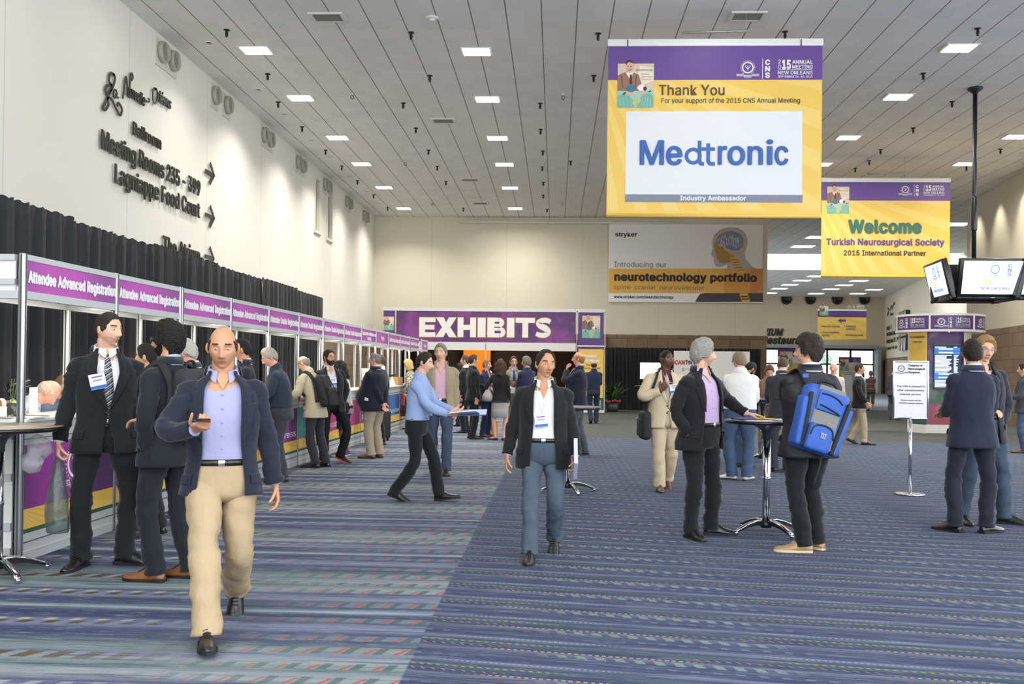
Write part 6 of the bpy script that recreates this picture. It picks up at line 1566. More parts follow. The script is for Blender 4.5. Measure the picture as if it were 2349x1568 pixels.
    def clothes(s):
        k = s.k; u = s.u; top = k.get('top_', 'suit'); lo = k.get('bottom', 'trousers')
        jc = k.get('jacket', ('1b1c20', 'wool')); sc = k.get('shirt', ('e9e9ec', 'cotton')); tc = k.get('trousers', jc)
        jm = jc if hasattr(jc, 'name') else cloth_mat(*jc); sm_ = sc if hasattr(sc, 'name') else cloth_mat(*sc); tm = tc if hasattr(tc, 'name') else cloth_mat(*tc)
        zsT = [.93, 1.0, 1.07, 1.14, 1.2, 1.26, 1.32, 1.37, 1.41, 1.44, 1.465, 1.485, 1.50, 1.515]
        # ---- trousers / skirt
        mb = MB()
        if lo in ('trousers', 'shorts', 'capri'):
            s.torso_shell(mb, [.80, .84, .88, .92, .96, 1.0, 1.035], lambda z: -.006 if z > .9 else (-.012 if z > .82 else -.05), None)
            fit = k.get('fit', 1.)
            rr = [.098, .088*fit, .073*fit, .072*fit, .068*fit, .072*fit]
            for sd in (1, -1): s.trouser_leg(mb, sd, rr, upto={'trousers': None, 'shorts': .05, 'capri': .45}[lo], wr=(.012, .010, .008)[s.lod])
            mb.build('shorts' if lo == 'shorts' else 'trousers', tm, s.root)
            if k.get('belt', top in ('shirt', 'suit', 'open')):
                q = MB(); rows = []
                for z, o_ in ((1.005, -.006), (1.005, -.001), (1.04, -.001), (1.04, -.006)):
                    hw, hd, yc = s.prof(z*u); rows.append([tuple(s.TX(s.ringpt(z*u, hw+o_*u, hd+o_*u, yc, 2*math.pi*j/s.N))) for j in range(s.N)])
                q.loft(rows, 0, False, True); p = s.front_at(0, 1.022*u, .001*u); q.build('belt', cloth_mat('1a1614', 'leather'), s.root)
                q = MB(); q.box(tuple(p), (.038*u, .008*u, .032*u), ch=.004); q.build('buckle', CHR, s.root)
        elif lo == 'skirt':
            rows = []; N = s.N; c = (s.leg[1][1]+s.leg[-1][1])/2; hem = k.get('hem', .56)
            for z in (1.06, 1.02, .97, .9, .82, .74, .66, hem):
                hw, hd, yc = s.prof(max(z, .80)*u); t = sst(.9-z, 0, .35); hw *= 1-.08*t; hd *= 1-.02*t; cc = Vector((c.x*t*.6, c.y*t*.6, 0))
                rows.append([tuple(s.TX(s.ringpt(z*u, hw, hd, yc, 2*math.pi*j/N)+cc+Vector((0, 0, 0)))) for j in range(N)])
            inner = [[tuple(Vector(p)*.0+Vector(p)+(Vector((sum(q[0] for q in r)/len(r), sum(q[1] for q in r)/len(r), p[2]))-Vector(p))*.03) for p in r] for r in rows[::-1]]
            mb.loft(rows+inner, 0, True, True); mb.build('skirt', tm, s.root)
        # ---- shirt
        if top in ('suit', 'open', 'shirt', 'tshirt', 'blouse', 'sweater'):
            mb = MB(); out = top in ('shirt', 'tshirt', 'blouse', 'sweater')
            zs = ([.80 if k.get('untucked') else .985]+zsT[1:]) if out else zsT
            s.torso_shell(mb, zs, (.004 if out else -.016), None, wr=.010 if out else .004)
            if out:
                slv = k.get('sleeve', 1.0)
                for sd in (1, -1): s.sleeve(mb, sd, .064*(.86 if s.fem else 1)*k.get('slw', 1), .054*k.get('slw', 1), .040, slv, wr=.009)
            else:
                for sd in (1, -1):   # shirt cuffs showing below jacket sleeves
                    sh, el, W, hd_, pn, c = s.arm[sd]; f_ = (W-el).normalized(); s.limb([W-f_*.05*u, W-f_*.004*u], [.035*u, .036*u], mb, sub=1)
            col = k.get('collar', top != 'tshirt')
            if col:   # folded collar wings around the neck, open at the throat
                rows = []; N = 26; gap = k.get('throat', .10 if k.get('tie') else .35)
                for dz, o_ in ((1.495, .018), (1.535, .006), (1.550, .008), (1.545, .014), (1.505, .030), (1.492, .034)):
                    hw, hd, yc = s.prof(1.515*u); row = []
                    for j in range(N+1):
                        t = gap+(2*math.pi-2*gap)*j/N; dip = -.022*math.cos(t) if dz > 1.5 else (-.030 if j in (0, N) else (-.02 if j in (1, N-1) else 0))
                        row.append(tuple(s.TX(s.ringpt((dz+dip)*u, hw-.012*u+o_*u, hd-.012*u+o_*u, yc, t, 2.))))
                    rows.append(row)
                mb.loft(rows, 0, False, True, False)
            mb.build({'blouse': 'blouse', 'sweater': 'sweater', 'tshirt': 'tee_shirt'}.get(top, 'shirt'), sm_, s.root)
            if top != 'tshirt' and s.lod < 2 and k.get('buttons', True) and not k.get('tie'):
                q = MB()
                for z in np.arange(1.10, 1.44, .075): q.ell(tuple(s.front_at(0, z*u, (.008 if out else -.012)*u)), (.006, .004, .006), 0, 8, 5)
                q.build('buttons', sm_, s.root)
        if top == 'shirt' and k.get('vneck'): pass
        # ---- bare throat patch: V of skin where the collar is open
        if k.get('openneck') and top in ('suit', 'open', 'shirt'):
            q = MB(); rows = []
            for z in np.linspace(1.515, k['openneck'], 7):
                w = .050*(z-k['openneck'])/(1.515-k['openneck'])+.001; o_ = (.006 if top == 'shirt' else -.012)+.011
                rows.append([tuple(s.front_at(x*w*u, z*u, o_*u)) for x in (-1, -.5, 0, .5, 1)])
            q.loft(rows, 0, False, True, False); q.build('bare_throat', skin(k.get('skin', 'fair')), s.root)
        # ---- tie
        if k.get('tie'):
            rows = []; q = MB()
            for z, w in ((1.497, .020), (1.475, .016), (1.46, .018), (1.38, .026), (1.28, .033), (1.16, .040), (1.08, .042), (1.055, .022), (1.04, .002)):
                a = [s.front_at(x*w*u, z*u, (-.010 if abs(x) > .9 else -.004)*u) for x in (-1, -.4, .4, 1)]; b_ = [s.front_at(x*w*u, z*u, -.016*u) for x in (1, -1)]
                rows.append([tuple(p) for p in a+b_])
            q.loft(rows, 0, True, True); q.build('necktie', k['tie'], s.root)
        # ---- jacket
        if top in ('suit', 'open', 'jacket_closed'):
            vz = k.get('vz', 1.10); vw = k.get('vw', .085); op = k.get('openw', .03 if top == 'suit' else .085); hem = k.get('jhem', .80)
            def opening(z):
                if top == 'jacket_closed': return .002
                if z >= vz: return interp(z, [(vz, op*.15 if top == 'suit' else op), (1.36, vw), (1.44, vw*.95), (1.50, .066), (1.53, .062)])
                return op*.15+(op*1.3)*sst(vz-z, .02, .30) if top == 'suit' else op*(1+.25*sst(vz-z, 0, .3))
            zsJ = [hem, hem+.02, .86, .90, .94, .98, 1.02, 1.06, 1.10, 1.14, 1.18, 1.22, 1.27, 1.32, 1.37, 1.41, 1.44, 1.462, 1.48, 1.495, 1.51, 1.525]
            mb = MB(); s.torso_shell(mb, zsJ, lambda z: .006+.016*sst(1.0-z, 0, .2)+(.004 if z < 1.45 else .0), opening, thick=.008, wr=.009)
            for sd in (1, -1): s.sleeve(mb, sd, .070*(.86 if s.fem else 1)*k.get('slw', 1), .060*k.get('slw', 1), .047, .955, wr=(.012, .010, .008)[s.lod])
            jo = mb.build(k.get('jname', 'jacket'), jm, s.root)
            if top != 'jacket_closed' and s.lod < 2 and k.get('lapel', True):
                for sd in (1, -1):   # lapels with a notch, lying on the jacket front
                    rows = []
                    for z, w in ((vz+.005, .004), (1.18, .040), (1.26, .060), (1.33, .078), (1.352, .080), (1.356, .052), (1.385, .058), (1.40, .062), (1.44, .050), (1.48, .040), (1.51, .034), (1.53, .03)):
                        z = max(z, vz+.004); x0_ = opening(z)-.004; pts_ = []
                        for t, o_ in ((0, .017), (.5, .024), (1, .020), (1, .012), (0, .009)): pts_.append(tuple(s.front_at(sd*(x0_+w*t)*u, z*u, o_*u)))
                        rows.append(pts_)
                    q = MB().loft(rows, 0, True, False); q.build('lapel', jm, jo)
                rows = []
                for dz, o_ in ((1.505, .020), (1.545, .014), (1.552, .018), (1.50, .032)):   # collar behind the neck
                    hw, hd, yc = s.prof(1.52*u); rows.append([tuple(s.TX(s.ringpt(dz*u, hw+o_*u, hd+o_*u, yc, t, 2.))) for t in [R(70+220*j/20) for j in range(21)]])
                MB().loft(rows, 0, False, True, False).build('collar', jm, jo)
                q = MB()
                for z in (1.08, .99): 
                    if top == 'suit': q.ell(tuple(s.front_at(.012*u, z*u, .016*u)), (.010*u, .006*u, .010*u), 0, 10, 6)
                for sd in (1, -1):
                    sh, el, W, hd_, pn, c = s.arm[sd]; f_ = (W-el).normalized(); b_ = f_.cross(Vector((1, 0, 0))).normalized()
                    for i in range(3): q.ell(tuple(el+f_*((W-el).length-.04*u-.018*u*i)-b_*.0*u+Vector((0, -.048*u, 0))), (.006*u, .005*u, .006*u), 0, 8, 5)
                q.build('buttons', mat('jacket_button', k.get('btncol', '111113'), rough=.35), jo)
                for sd in (1, -1):   # hip pocket flaps
                    rows = []
                    for z, o_ in ((.955, .018), (.955, .026), (.905, .030), (.905, .022)): rows.append([tuple(s.surf(z*u, sd*t, o_*u)) for t in (.75, .95, 1.15, 1.3)])
                    MB().loft(rows, 0, False, False, False).build('pocket_flap', jm, jo)
        # ---- badge on a lanyard
        if k.get('badge'):
            x, z = k['badge'] if isinstance(k['badge'], tuple) else (.0, 1.20); o_ = .028*u; q = MB()
            for sd in (1, -1): q.tube([tuple(s.front_at(sd*.05*u, 1.50*u, o_)), tuple(s.front_at(sd*.055*u*.9+x*u*.3, 1.40*u, o_)), tuple(s.front_at(x*u, (z+.06)*u, o_))], .003*u, 5)
            lo_ = q.build('lanyard', mat('lanyard_white', 'd5d6da'), s.root)
            c = s.front_at(x*u, z*u, o_+.004*u); q = MB(); M = Matrix.Translation(c) @ Matrix.Rotation(k.get('badge_rot', .1), 4, 'Y') @ Matrix.Rotation(-s.lean*.7, 4, 'X')
            q.box((0, 0, 0), (.105*u, .004, .125*u*.85), 0, M); q.box((0, .001, -.040*u), (.106*u, .005, .022*u), 1, M)
            q.box((0, .001, .032*u), (.07*u, .005, .010*u), 2, M); q.box((0, .001, .008*u), (.06*u, .005, .012*u), 3, M); q.build('name_badge', [mat('badge_white', 'e8e9ef'), mat('badge_blue', '2f62c0'), mat('badge_violet', '7a5a9c'), mat('badge_ink', '9a9aa4')], lo_)
k_hand = 1.02
def ik(a, c, L1, L2, hint):
    d = c-a; D = min(d.length, (L1+L2)*.9995); d = d.normalized()
    x = (L1*L1-L2*L2+D*D)/(2*D); h = math.sqrt(max(0, L1*L1-x*x))
    n = Vector(hint); n = n-d*n.dot(d)
    if n.length < 1e-6: n = Vector((0, 1, 0))-d*d.y
    return a+d*x+n.normalized()*h
def toward(src, dst): v = Vector(dst)-Vector(src); return math.degrees(math.atan2(-v.x, v.y))
# ================================================================== THE PEOPLE IN THE HALL
PEOPLE = {}
def person(key, label, foot, H, heading, lod=1, **k):
    f = foot if len(foot) == 3 else (floor_at(*foot) if foot[0] > 40 else (foot[0], foot[1], 0))
    p = Person(label, (f[0], f[1], 0), H, heading, lod, k.pop('fem', False), None, **k); PEOPLE[key] = p; p.build(); return p
def rel(foot, heading, H, W):
    """world point -> the person's own frame in body units"""
    u = H/1.78; d = Vector(W)-Vector((foot[0], foot[1], 0)); h = R(heading); c, s_ = math.cos(-h), math.sin(-h)
    return (( c*d.x-s_*d.y)/u, (s_*d.x+c*d.y)/u, d.z/u)
def grip(W, sd, curl=.9, dir=None, hint=None, pn=None):
    r_ = {'w': W, 'rel': False, 'curl': curl}
    if dir: r_['dir'] = dir
    if hint: r_['hint'] = hint
    if pn: r_['pn'] = pn
    return r_
BLACK, CHAR, NAVY = ('1a1b1f', 'wool'), ('2a2b30', 'wool'), ('1d2133', 'wool')
WSH, BSH = ('e4e5ea', 'cotton'), ('9fb4d6', 'cotton')
# --- group by the near booth
person('A', 'person in black suit, striped tie and badge, holding a plastic bag by the booth', (236, 1297), 1.89, 214, 0, head=(38, -2, 0), jacket=BLACK, shirt=WSH, tie=striped('tie_striped', ['26272b', 'c4c4c8', '3a3b40', '26272b', '8e8e94'], 'd', 24.),
       feet={'r': (.15, -.02, 0, -34, 0), 'l': (-.16, .02, 0, 52, 0)}, badge=(.075, 1.30), badge_rot=.22, haircol='2c241d', hairth=.007, stubble=True, skin='fair', face={'jaw': 1.1}, vw=.075,
       arms={'r': {'w': (.30, .02, .86), 'hint': (.4, -1, 0), 'dir': (.05, .15, -1), 'pn': (-1, 0, 0), 'curl': .85}, 'l': {'w': (-.27, .10, .85), 'hint': (-.4, -1, 0), 'dir': (0, .2, -1), 'pn': (1, 0, 0), 'curl': .6}})
person('B', 'bearded person in dark navy suit and tan shoes, facing the striped tie person', (378, 1328), 1.80, 72, 0, head=(14, 2, 0), jacket=('1c2027', 'wool'), shirt=BSH, hair='full', haircol='17130f', hairth=.024, curl=.005, top=1.3, beard=True, glasses='8c8c90', skin='olive',
       shoecol='8a5a33', solecol='1c1613', feet={'l': (-.09, .03, 0, 10, 0), 'r': (.10, -.10, 0, 6, 0)}, arms={'l': 'pocket', 'r': 'bent'}, throat=.5)
person('C', 'bald person striding forward in navy blazer, lavender shirt and khaki trousers, largest in front', (503, 1436), 1.83, 199, 0, head=(-4, -8, 0), top_='open', jacket=('1e2231', 'wool'), shirt=('9b9cc0', 'cotton'), trousers=('ad9878', 'cotton'), openw=.105, vw=.105, vz=1.14, jhem=.84,
       hair='bald_ring', haircol='3a2a22', hairth=.004, skin='tan', brow='3a2a20', openneck=1.43, feet={'r': (.06, .44, 0, 4, -6), 'l': (-.10, -.40, .0, -6, 44)}, lean=3, shoecol='1d1d20', fit=1.08,
       arms={'r': {'w': (.13, .34, 1.22), 'hint': (1, -.8, -.4), 'dir': (-.35, .85, .2), 'pn': (-.2, -.2, 1), 'curl': .7}, 'l': {'w': (-.30, -.02, .86), 'hint': (-.5, -1, 0), 'dir': (-.15, .2, -1), 'pn': (1, 0, 0), 'curl': .5}})
person('D', 'person with curly white hair bending over the second counter', (-3.40, 9.05), 1.76, 100, 1, lean=10, head=(-8, -14, 0), jacket=('2b2e36', 'wool'), hair='short', haircol='b9b4aa', hairth=.022, curl=.009, glasses='6a4a2a', skin='pink', arms={'l': 'counter', 'r': 'counter'}, trousers=('33353c', 'wool'))
person('D2', 'person with short dark hair behind the bearded man at the counter', (-3.55, 8.35), 1.69, 96, 1, lean=6, jacket=('24262c', 'wool'), haircol='1c1814', skin='olive', arms={'l': 'counter', 'r': 'counter'})
person('E', 'person with black hair and white collar at the fourth counter, behind the striding man', (-3.66, 11.1), 1.82, 112, 1, head=(-10, -6, 0), jacket=('1e222c', 'wool'), haircol='1d1917', skin='tan', arms={'l': 'counter', 'r': 'pocket'})
person('F', 'grey haired person in navy sweater and glasses reading at the fifth counter', (-3.60, 12.5), 1.77, 106, 1, lean=12, head=(14, -16, 0), top_='sweater', shirt=('27303f', 'wool'), trousers=('3b3c43', 'wool'), haircol='a8a094', hairth=.017, glasses='b0b0b4', skin='pink', girth=1.16, belly=.10, arms={'l': 'counter', 'r': 'counter'}, face={'plump': 1.3}, shoecol='2a221d')
person('G', 'balding person in beige jacket with a black backpack leaning on the counter', (-3.62, 14.35), 1.72, 74, 1, lean=17, head=(8, -10, 0), jacket=('b3a98f', 'linen'), trousers=('2d2e36', 'wool'), hair='bald_ring', haircol='8d877c', hairth=.010, glasses='3a3430', skin='fair', slw=1.15, jhem=.78, arms={'l': 'counter', 'r': 'counter'}, feet={'l': (-.12, -.06, 0, 8, 0), 'r': (.10, -.12, 0, -4, 0)}, openw=.02)
person('H', 'bearded person in red glasses and dark jacket lounging against the counter', (757, 1062), 1.78, 212, 1, head=(26, 0, 0), slean=0, top_='open', jacket=('1b1c21', 'wool'), shirt=('d9d5de', 'cotton'), trousers=('17181b', 'denim'), openw=.06, vw=.075, openneck=1.40, hair='short', haircol='2a211c', beard=True, beardth=.018, glasses='b03a34', skin='olive', girth=1.05, shoe='sneaker', shoecol='222326', solecol='d2504c', badge=(.0, 1.29),
       arms={'l': 'pocket', 'r': {'w': (.30, -.12, 1.03), 'hint': (1, -.6, 0), 'dir': (.5, .1, -.6), 'pn': (0, 0, -1), 'curl': .3}}, feet={'r': (.12, .06, 0, -10, 0), 'l': (-.16, -.02, 0, 50, 24)}, **{'side': 4})
person('I', 'woman with curly black hair, white top, navy shorts and purple sneakers at the counter', (-3.60, 16.3), 1.61, 92, 1, fem=True, lean=8, head=(0, -8, 0), top_='tshirt', shirt=('dcdad6', 'cotton'), sleeve=.45, untucked=True, bottom='shorts', trousers=('20284a', 'cotton'), bare_legs=True, shoe='sneaker', shoecol='7c3f7c', solecol='e6e2e6', hair='curlylong', haircol='17120f', curl=.014, hairth=.03, skin='brown', girth=1.12, arms={'l': 'counter', 'r': 'counter'}, fit=1.15, belt=False, eyes=False)
person('J', 'elderly person in navy blazer and khaki trousers, hands clasped behind the back', (858, 1050), 1.76, 66, 1, head=(22, 0, 0), jacket=('191c28', 'wool'), trousers=('a3957f', 'cotton'), hair='crown_bald', haircol='7f7b75', hairth=.012, skin='pink', girth=1.18, belly=.16, arms={'l': 'behind', 'r': 'behind'}, shoecol='6e4a33', solecol='2a1d16', btncol='b08d4a', fit=1.12, jhem=.80)
person('K', 'brown haired person in black at the counter, mostly hidden by the navy blazer', (-3.42, 18.6), 1.76, 84, 2, jacket=BLACK, haircol='6a4c34', skin='fair', arms={'l': 'counter', 'r': 'pocket'}, shoecol='6a3a28', eyes=False)
person('L', 'blond woman in spotted blouse and navy skirt at the far counter, with a brown handbag', (-3.58, 23.8), 1.72, 78, 1, fem=True, lean=7, head=(6, -10, 0), top_='blouse', shirt=leopard(), untucked=True, bottom='skirt', hem=.60, trousers=('2a2e42', 'wool'), bare_legs=True, shoe='flat', shoecol='4a3226', hair='bob', haircol='d8bb7a', hairth=.028, curl=.006, skin='fair', girth=1.08, collar=False, arms={'l': {'w': (-.20, .10, .95), 'hint': (-1, -1, 0), 'dir': (0, .1, -1), 'curl': .8}, 'r': 'counter'}, belt=False)
# --- walkers in the middle
person('M', 'smiling grey haired person walking forward in beige jacket and pink open shirt', (1008, 1086), 1.86, 186, 1, head=(-16, 2, 0), top_='open', jacket=('9c8f74', 'linen'), shirt=('d7afc0', 'cotton'), trousers=('434f63', 'denim'), openneck=1.36, openw=.085, vw=.085, haircol='86817a', hairth=.015, skin='fair', shoecol='2a2420', belt=True, arms={'r': 'down', 'l': 'down'}, feet={'r': (.09, -.22, 0, 0, 22), 'l': (-.09, .14, 0, 0, 0)}, face={'jaw': 1.05})
person('N', 'person in light blue shirt and black trousers walking sideways with papers held out', (954, 1148), 1.72, 262, 1, head=(-4, -4, 0), lean=6, top_='shirt', shirt=('8fa3cc', 'cotton'), trousers=('17181b', 'wool'), haircol='2a221c', skin='fair', collar=True, slw=1.08, shoecol='141416', feet={'r': (.08, -.24, 0, 0, 20), 'l': (-.08, .30, 0, 0, -8)},
       arms={'r': {'w': (.10, .40, 1.06), 'hint': (.6, -1, -.5), 'dir': (-.15, .95, 0), 'pn': (-.6, 0, .8), 'curl': .5}, 'l': {'w': (-.06, .42, 1.10), 'hint': (-.6, -1, -.5), 'dir': (.2, .95, 0), 'pn': (.6, 0, .8), 'curl': .5}})
person('O', 'person walking forward in black blazer, white shirt and jeans in the centre of the hall', (1243, 1272), 1.69, 181, 0, head=(22, 0, -3), top_='open', jacket=('17181a', 'wool'), shirt=('dedcdb', 'cotton'), trousers=('4b5765', 'denim'), openneck=1.37, openw=.09, vw=.09, vz=1.16, haircol='2a231f', hair='receding', skin='tan', shoecol='2a2a2c', girth=1.05, belly=.05, badge=(.02, 1.19), jhem=.78,
       feet={'r': (.10, .28, 0, -4, 0), 'l': (-.11, -.24, 0, -4, 30)}, arms={'r': {'w': (.31, .06, .85), 'hint': (.5, -1, 0), 'dir': (.08, .1, -1), 'pn': (-1, 0, 0), 'curl': .45}, 'l': {'w': (-.28, .12, .83), 'hint': (-.6, -1, 0), 'dir': (0, .25, -1), 'pn': (1, 0, 0), 'curl': .75}}, fit=.98)
# --- the group before the entrance
person('P1', 'person in black suit and white collar gazing right, before the exhibit entrance', (1084, 1006), 1.82, 284, 1, head=(6, 4, 0), jacket=BLACK, shirt=WSH, haircol='4a3526', skin='fair', arms={'r': 'down', 'l': 'bent'})
person('P2', 'person in navy suit and pink shirt beside the black suited man at the entrance', (1114, 1001), 1.72, 246, 1, head=(10, 0, 0), top_='open', jacket=('23294a', 'wool'), shirt=('d3a9bb', 'cotton'), openneck=1.40, openw=.06, haircol='8b6f52', skin='pink', shoecol='5a3a28', arms={'r': 'bent', 'l': 'down'}, badge=(.0, 1.24), eyes=False)
person('P3', 'person in dark suit looking left behind the black suited man at the entrance', (-2.14, 22.6), 1.83, 80, 2, head=(10, 2, 0), jacket=('20242e', 'wool'), haircol='57493c', skin='fair', arms={'r': 'down', 'l': 'down'})
person('P4', 'woman with wavy brown hair, black jacket and light grey skirt seen from behind', (1146, 1009), 1.71, -8, 1, fem=True, top_='jacket_closed', jacket=('1b1b1d', 'wool'), jname='jacket', bottom='skirt', hem=.50, trousers=('b1b0ac', 'cotton'), bare_legs=True, shoe='flat', shoecol='1c1a1a', hair='curlylong', haircol='4e3626', curl=.012, hairth=.022, skin='fair', arms={'l': {'w': (-.17, .02, .98), 'hint': (-1, -.6, 0), 'curl': .7}, 'r': 'down'}, jhem=.84, eyes=False, feet={'r': (.11, .0, 0, -22, 0), 'l': (-.12, .02, 0, 60, 0)})
person('P5', 'person in taupe suit, glasses and light blue shirt facing the camera at the entrance', (1176, 1002), 1.80, 192, 1, jacket=('8f8678', 'wool'), shirt=BSH, tie=mat('tie_dark', '3a3a40'), glasses='26221f', haircol='4a3527', skin='fair', arms={'r': 'bent', 'l': 'down'})
person('P6', 'grey haired person in navy suit with folded arms, back turned, beside the entrance group', (1206, 1005), 1.79, 48, 1, head=(22, 0, 0), jacket=('232a47', 'wool'), shirt=BSH, haircol='77716a', hairth=.018, skin='tan', arms={'r': 'crossed', 'l': 'crossed'})
person('P7', 'balding sandy haired person in navy suit rubbing the chin, seen in profile', (1324, 1043), 1.84, 92, 1, head=(-6, 6, 0), jacket=('1f2230', 'wool'), trousers=('4b4f57', 'wool'), shirt=WSH, tie=mat('tie_maroon', '5a2a38'), hair='bald_ring', haircol='a5763f', hairth=.014, glasses='b9a080', skin='pink', girth=1.12, belly=.08, arms={'l': 'chin', 'r': 'chin'}, badge=(.05, 1.18), feet={'l': (-.1, .02, 0, 8, 0), 'r': (.1, -.12, 0, 0, 0)})
person('P9', 'person in navy sweater and dark jeans walking past the yellow hours column', (1361, 971), 1.78, 6, 1, top_='sweater', shirt=('1f2740', 'wool'), trousers=('2a3144', 'denim'), hair='bald_ring', haircol='2e241e', hairth=.009, skin='tan', arms={'l': 'bent', 'r': 'bent'}, feet={'r': (.09, .05, 0, 0, 0), 'l': (-.09, -.16, 0, 0, 28)}, eyes=False, shoecol='222020')
person('P10', 'woman with black hair in dark suit left of the entrance group', (-2.52, 25.2), 1.64, 70, 2, fem=True, jacket=('20232b', 'wool'), hair='short', haircol='17130f', hairth=.02, skin='brown', eyes=False, arms={'l': 'down', 'r': 'down'})
person('P11', 'dark haired person standing in the lit exhibit doorway', (-2.15, 31.0), 1.66, 20, 2, jacket=('24242a', 'wool'), haircol='15110e', skin='brown', eyes=False, arms={'l': 'down', 'r': 'down'})
person('P12', 'dark haired person beyond the last booth post', (-4.08, 29.6), 1.78, 120, 2, jacket=('2a2c33', 'wool'), haircol='3a2c22', skin='fair', arms={'l': 'down', 'r': 'down'})
# --- right half
person('Q', 'person in tan suit with maroon shirt and shoulder bag walking forward', (1524, 1124), 1.77, 186, 1, head=(34, 2, 0), top_='suit', jacket=('c9b99c', 'linen'), trousers=('c4b498', 'linen'), shirt=('5e2334', 'cotton'), tie=striped('tie_pale', ['c9bfae', '8a8078', 'd8d0c0', 'a0968a'], 'd', 30.), vw=.07, hair='short', haircol='1d1713', hairth=.003, skin='dark', glasses='c0b090', beard=False, stubble=False, badge=(-.07, 1.30), girth=1.14, shoecol='6a4030', solecol='2a1a12', arms={'r': 'strap', 'l': 'down'}, feet={'r': (.08, .10, 0, -6, 0), 'l': (-.10, -.30, .0, -4, 34)}, slw=1.22, fit=1.12)
fR, hR, HR = floor_at(1602, 1230), 224, 1.79
person('R', 'grey haired person in black suit and lilac shirt resting a hand on the cocktail table', (fR.x, fR.y, 0), HR, hR, 0, head=(46, 0, 0), top_='open', jacket=('1a1a1c', 'wool'), shirt=('c0a9cd', 'cotton'), trousers=('18191c', 'wool'), openneck=1.40, openw=.12, vw=.115, vz=1.14, hair='full', haircol='9a9791', hairth=.022, curl=.0055, top=1.1, skin='fair', brow='4a443e', stubble=True, jhem=.79, lean=2, belly=.03,
       girth=1.08, arms={'r': 'pocket', 'l': grip(rel(fR, hR, HR, (TB.x-.20, TB.y-.05, 1.115)), -1, .15, tuple(Vector(rel((0, 0), hR, 1.78, (1, .10, -.10)))), (-1, -.6, -.5), (0, 0, -1))}, feet={'r': (.12, .02, 0, -22, 0), 'l': (-.20, .02, 0, 42, 0)})
fS, hS, HS = floor_at(1852, 1262), 15, 1.81
person('S', 'person in black pinstripe suit with a blue backpack, back turned, at the cocktail table', (fS.x, fS.y, 0), HS, hS, 0, girth=1.12, head=(58, 2, 0), jacket=striped('pinstripe', ['1b1c22']*11+['2b2c35'], 'd', 9.), trousers=('17181d', 'wool'), hair='full', haircol='2b221c', hairth=.026, curl=.010, top=1.35, glasses='7a7a80', skin='fair', shoe='loafer', shoecol='9a7d58', solecol='cdb894', jhem=.78,
       arms={'l': grip(rel(fS, hS, HS, (TB.x+.215, TB.y-.30, 1.10)), -1, 1.25, tuple(Vector(rel((0, 0), hS, 1.78, (-.85, .5, -.12)))), (-1, -.5, -.8), (0, 0, -1)), 'r': {'w': (.20, .14, .98), 'hint': (1, -.8, 0), 'dir': (-.3, .6, -.5), 'curl': .5}}, feet={'l': (-.09, -.06, 0, 70, 0), 'r': (.10, .06, 0, 30, 0)})
person('U', 'person in white shirt and jeans with white sneakers, back turned, at the farther table', (2.58, 13.55), 1.79, -14, 1, lean=8, head=(36, -12, 0), top_='shirt', shirt=('e2e1de', 'cotton'), trousers=('435672', 'denim'), hair='short', haircol='8d7a64', hairth=.018, curl=.005, glasses='3a3a3a', skin='pink', girth=1.14, belly=.06, shoe='sneaker', shoecol='d6d6d6', solecol='3a3a3c', fit=1.12, arms={'l': 'belly', 'r': 'bent'}, feet={'r': (.11, -.02, 0, -20, 0), 'l': (-.12, .0, 0, 70, 0)})
person('V', 'person in light blue shirt and jeans bending over the farther table', (2.92, 15.55), 1.73, -64, 1, lean=18, head=(0, -26, 0), top_='shirt', shirt=('a9b7cd', 'cotton'), trousers=('475570', 'denim'), haircol='181310', skin='tan', beard=True, beardth=.006, glasses='1d1d1f', shoecol='1b1b1c', arms={'l': 'belly', 'r': 'belly'}, fit=1.1, slw=1.06)
person('W', 'brown haired person in charcoal suit, head bowed, beside the black briefcase', (3.45, 14.75), 1.77, -10, 1, lean=13, head=(-14, -20, 0), jacket=('33343c', 'wool'), trousers=('3a3b44', 'wool'), shirt=WSH, haircol='5c4634', skin='fair', arms={'l': 'bent', 'r': 'bent'}, eyes=False, girth=1.05)
person('X', 'person half hidden between two others bowed over the farther table', (3.76, 17.1), 1.68, 170, 2, lean=10, head=(0, -30, 0), top_='shirt', shirt=('8a6a5a', 'cotton'), trousers=('8a7a62', 'cotton'), haircol='6a4630', skin='pink', arms={'l': 'bent', 'r': 'bent'})
person('Y2', 'white haired person in khaki trousers passing behind the blue backpack', (6.25, 21.9), 1.74, 150, 2, top_='shirt', shirt=('cfc8bc', 'cotton'), trousers=('b5a384', 'cotton'), hair='short', haircol='d8d4cc', skin='pink', arms={'l': 'down', 'r': 'down'}, feet={'r': (.09, .14, 0, 0, 0), 'l': (-.09, -.2, 0, 0, 25)})
person('Y1', 'dark haired person in black jacket carrying a blue leaflet, behind the blue backpack', (6.48, 20.8), 1.73, 250, 2, jacket=('1c1c1f', 'wool'), haircol='3a2f28', skin='tan', trousers=('b0a084', 'cotton'), arms={'l': 'down', 'r': {'w': (.24, .16, .92), 'hint': (1, -1, 0), 'curl': .6}}, feet={'r': (.09, .14, 0, 0, 0), 'l': (-.09, -.2, 0, 0, 25)})
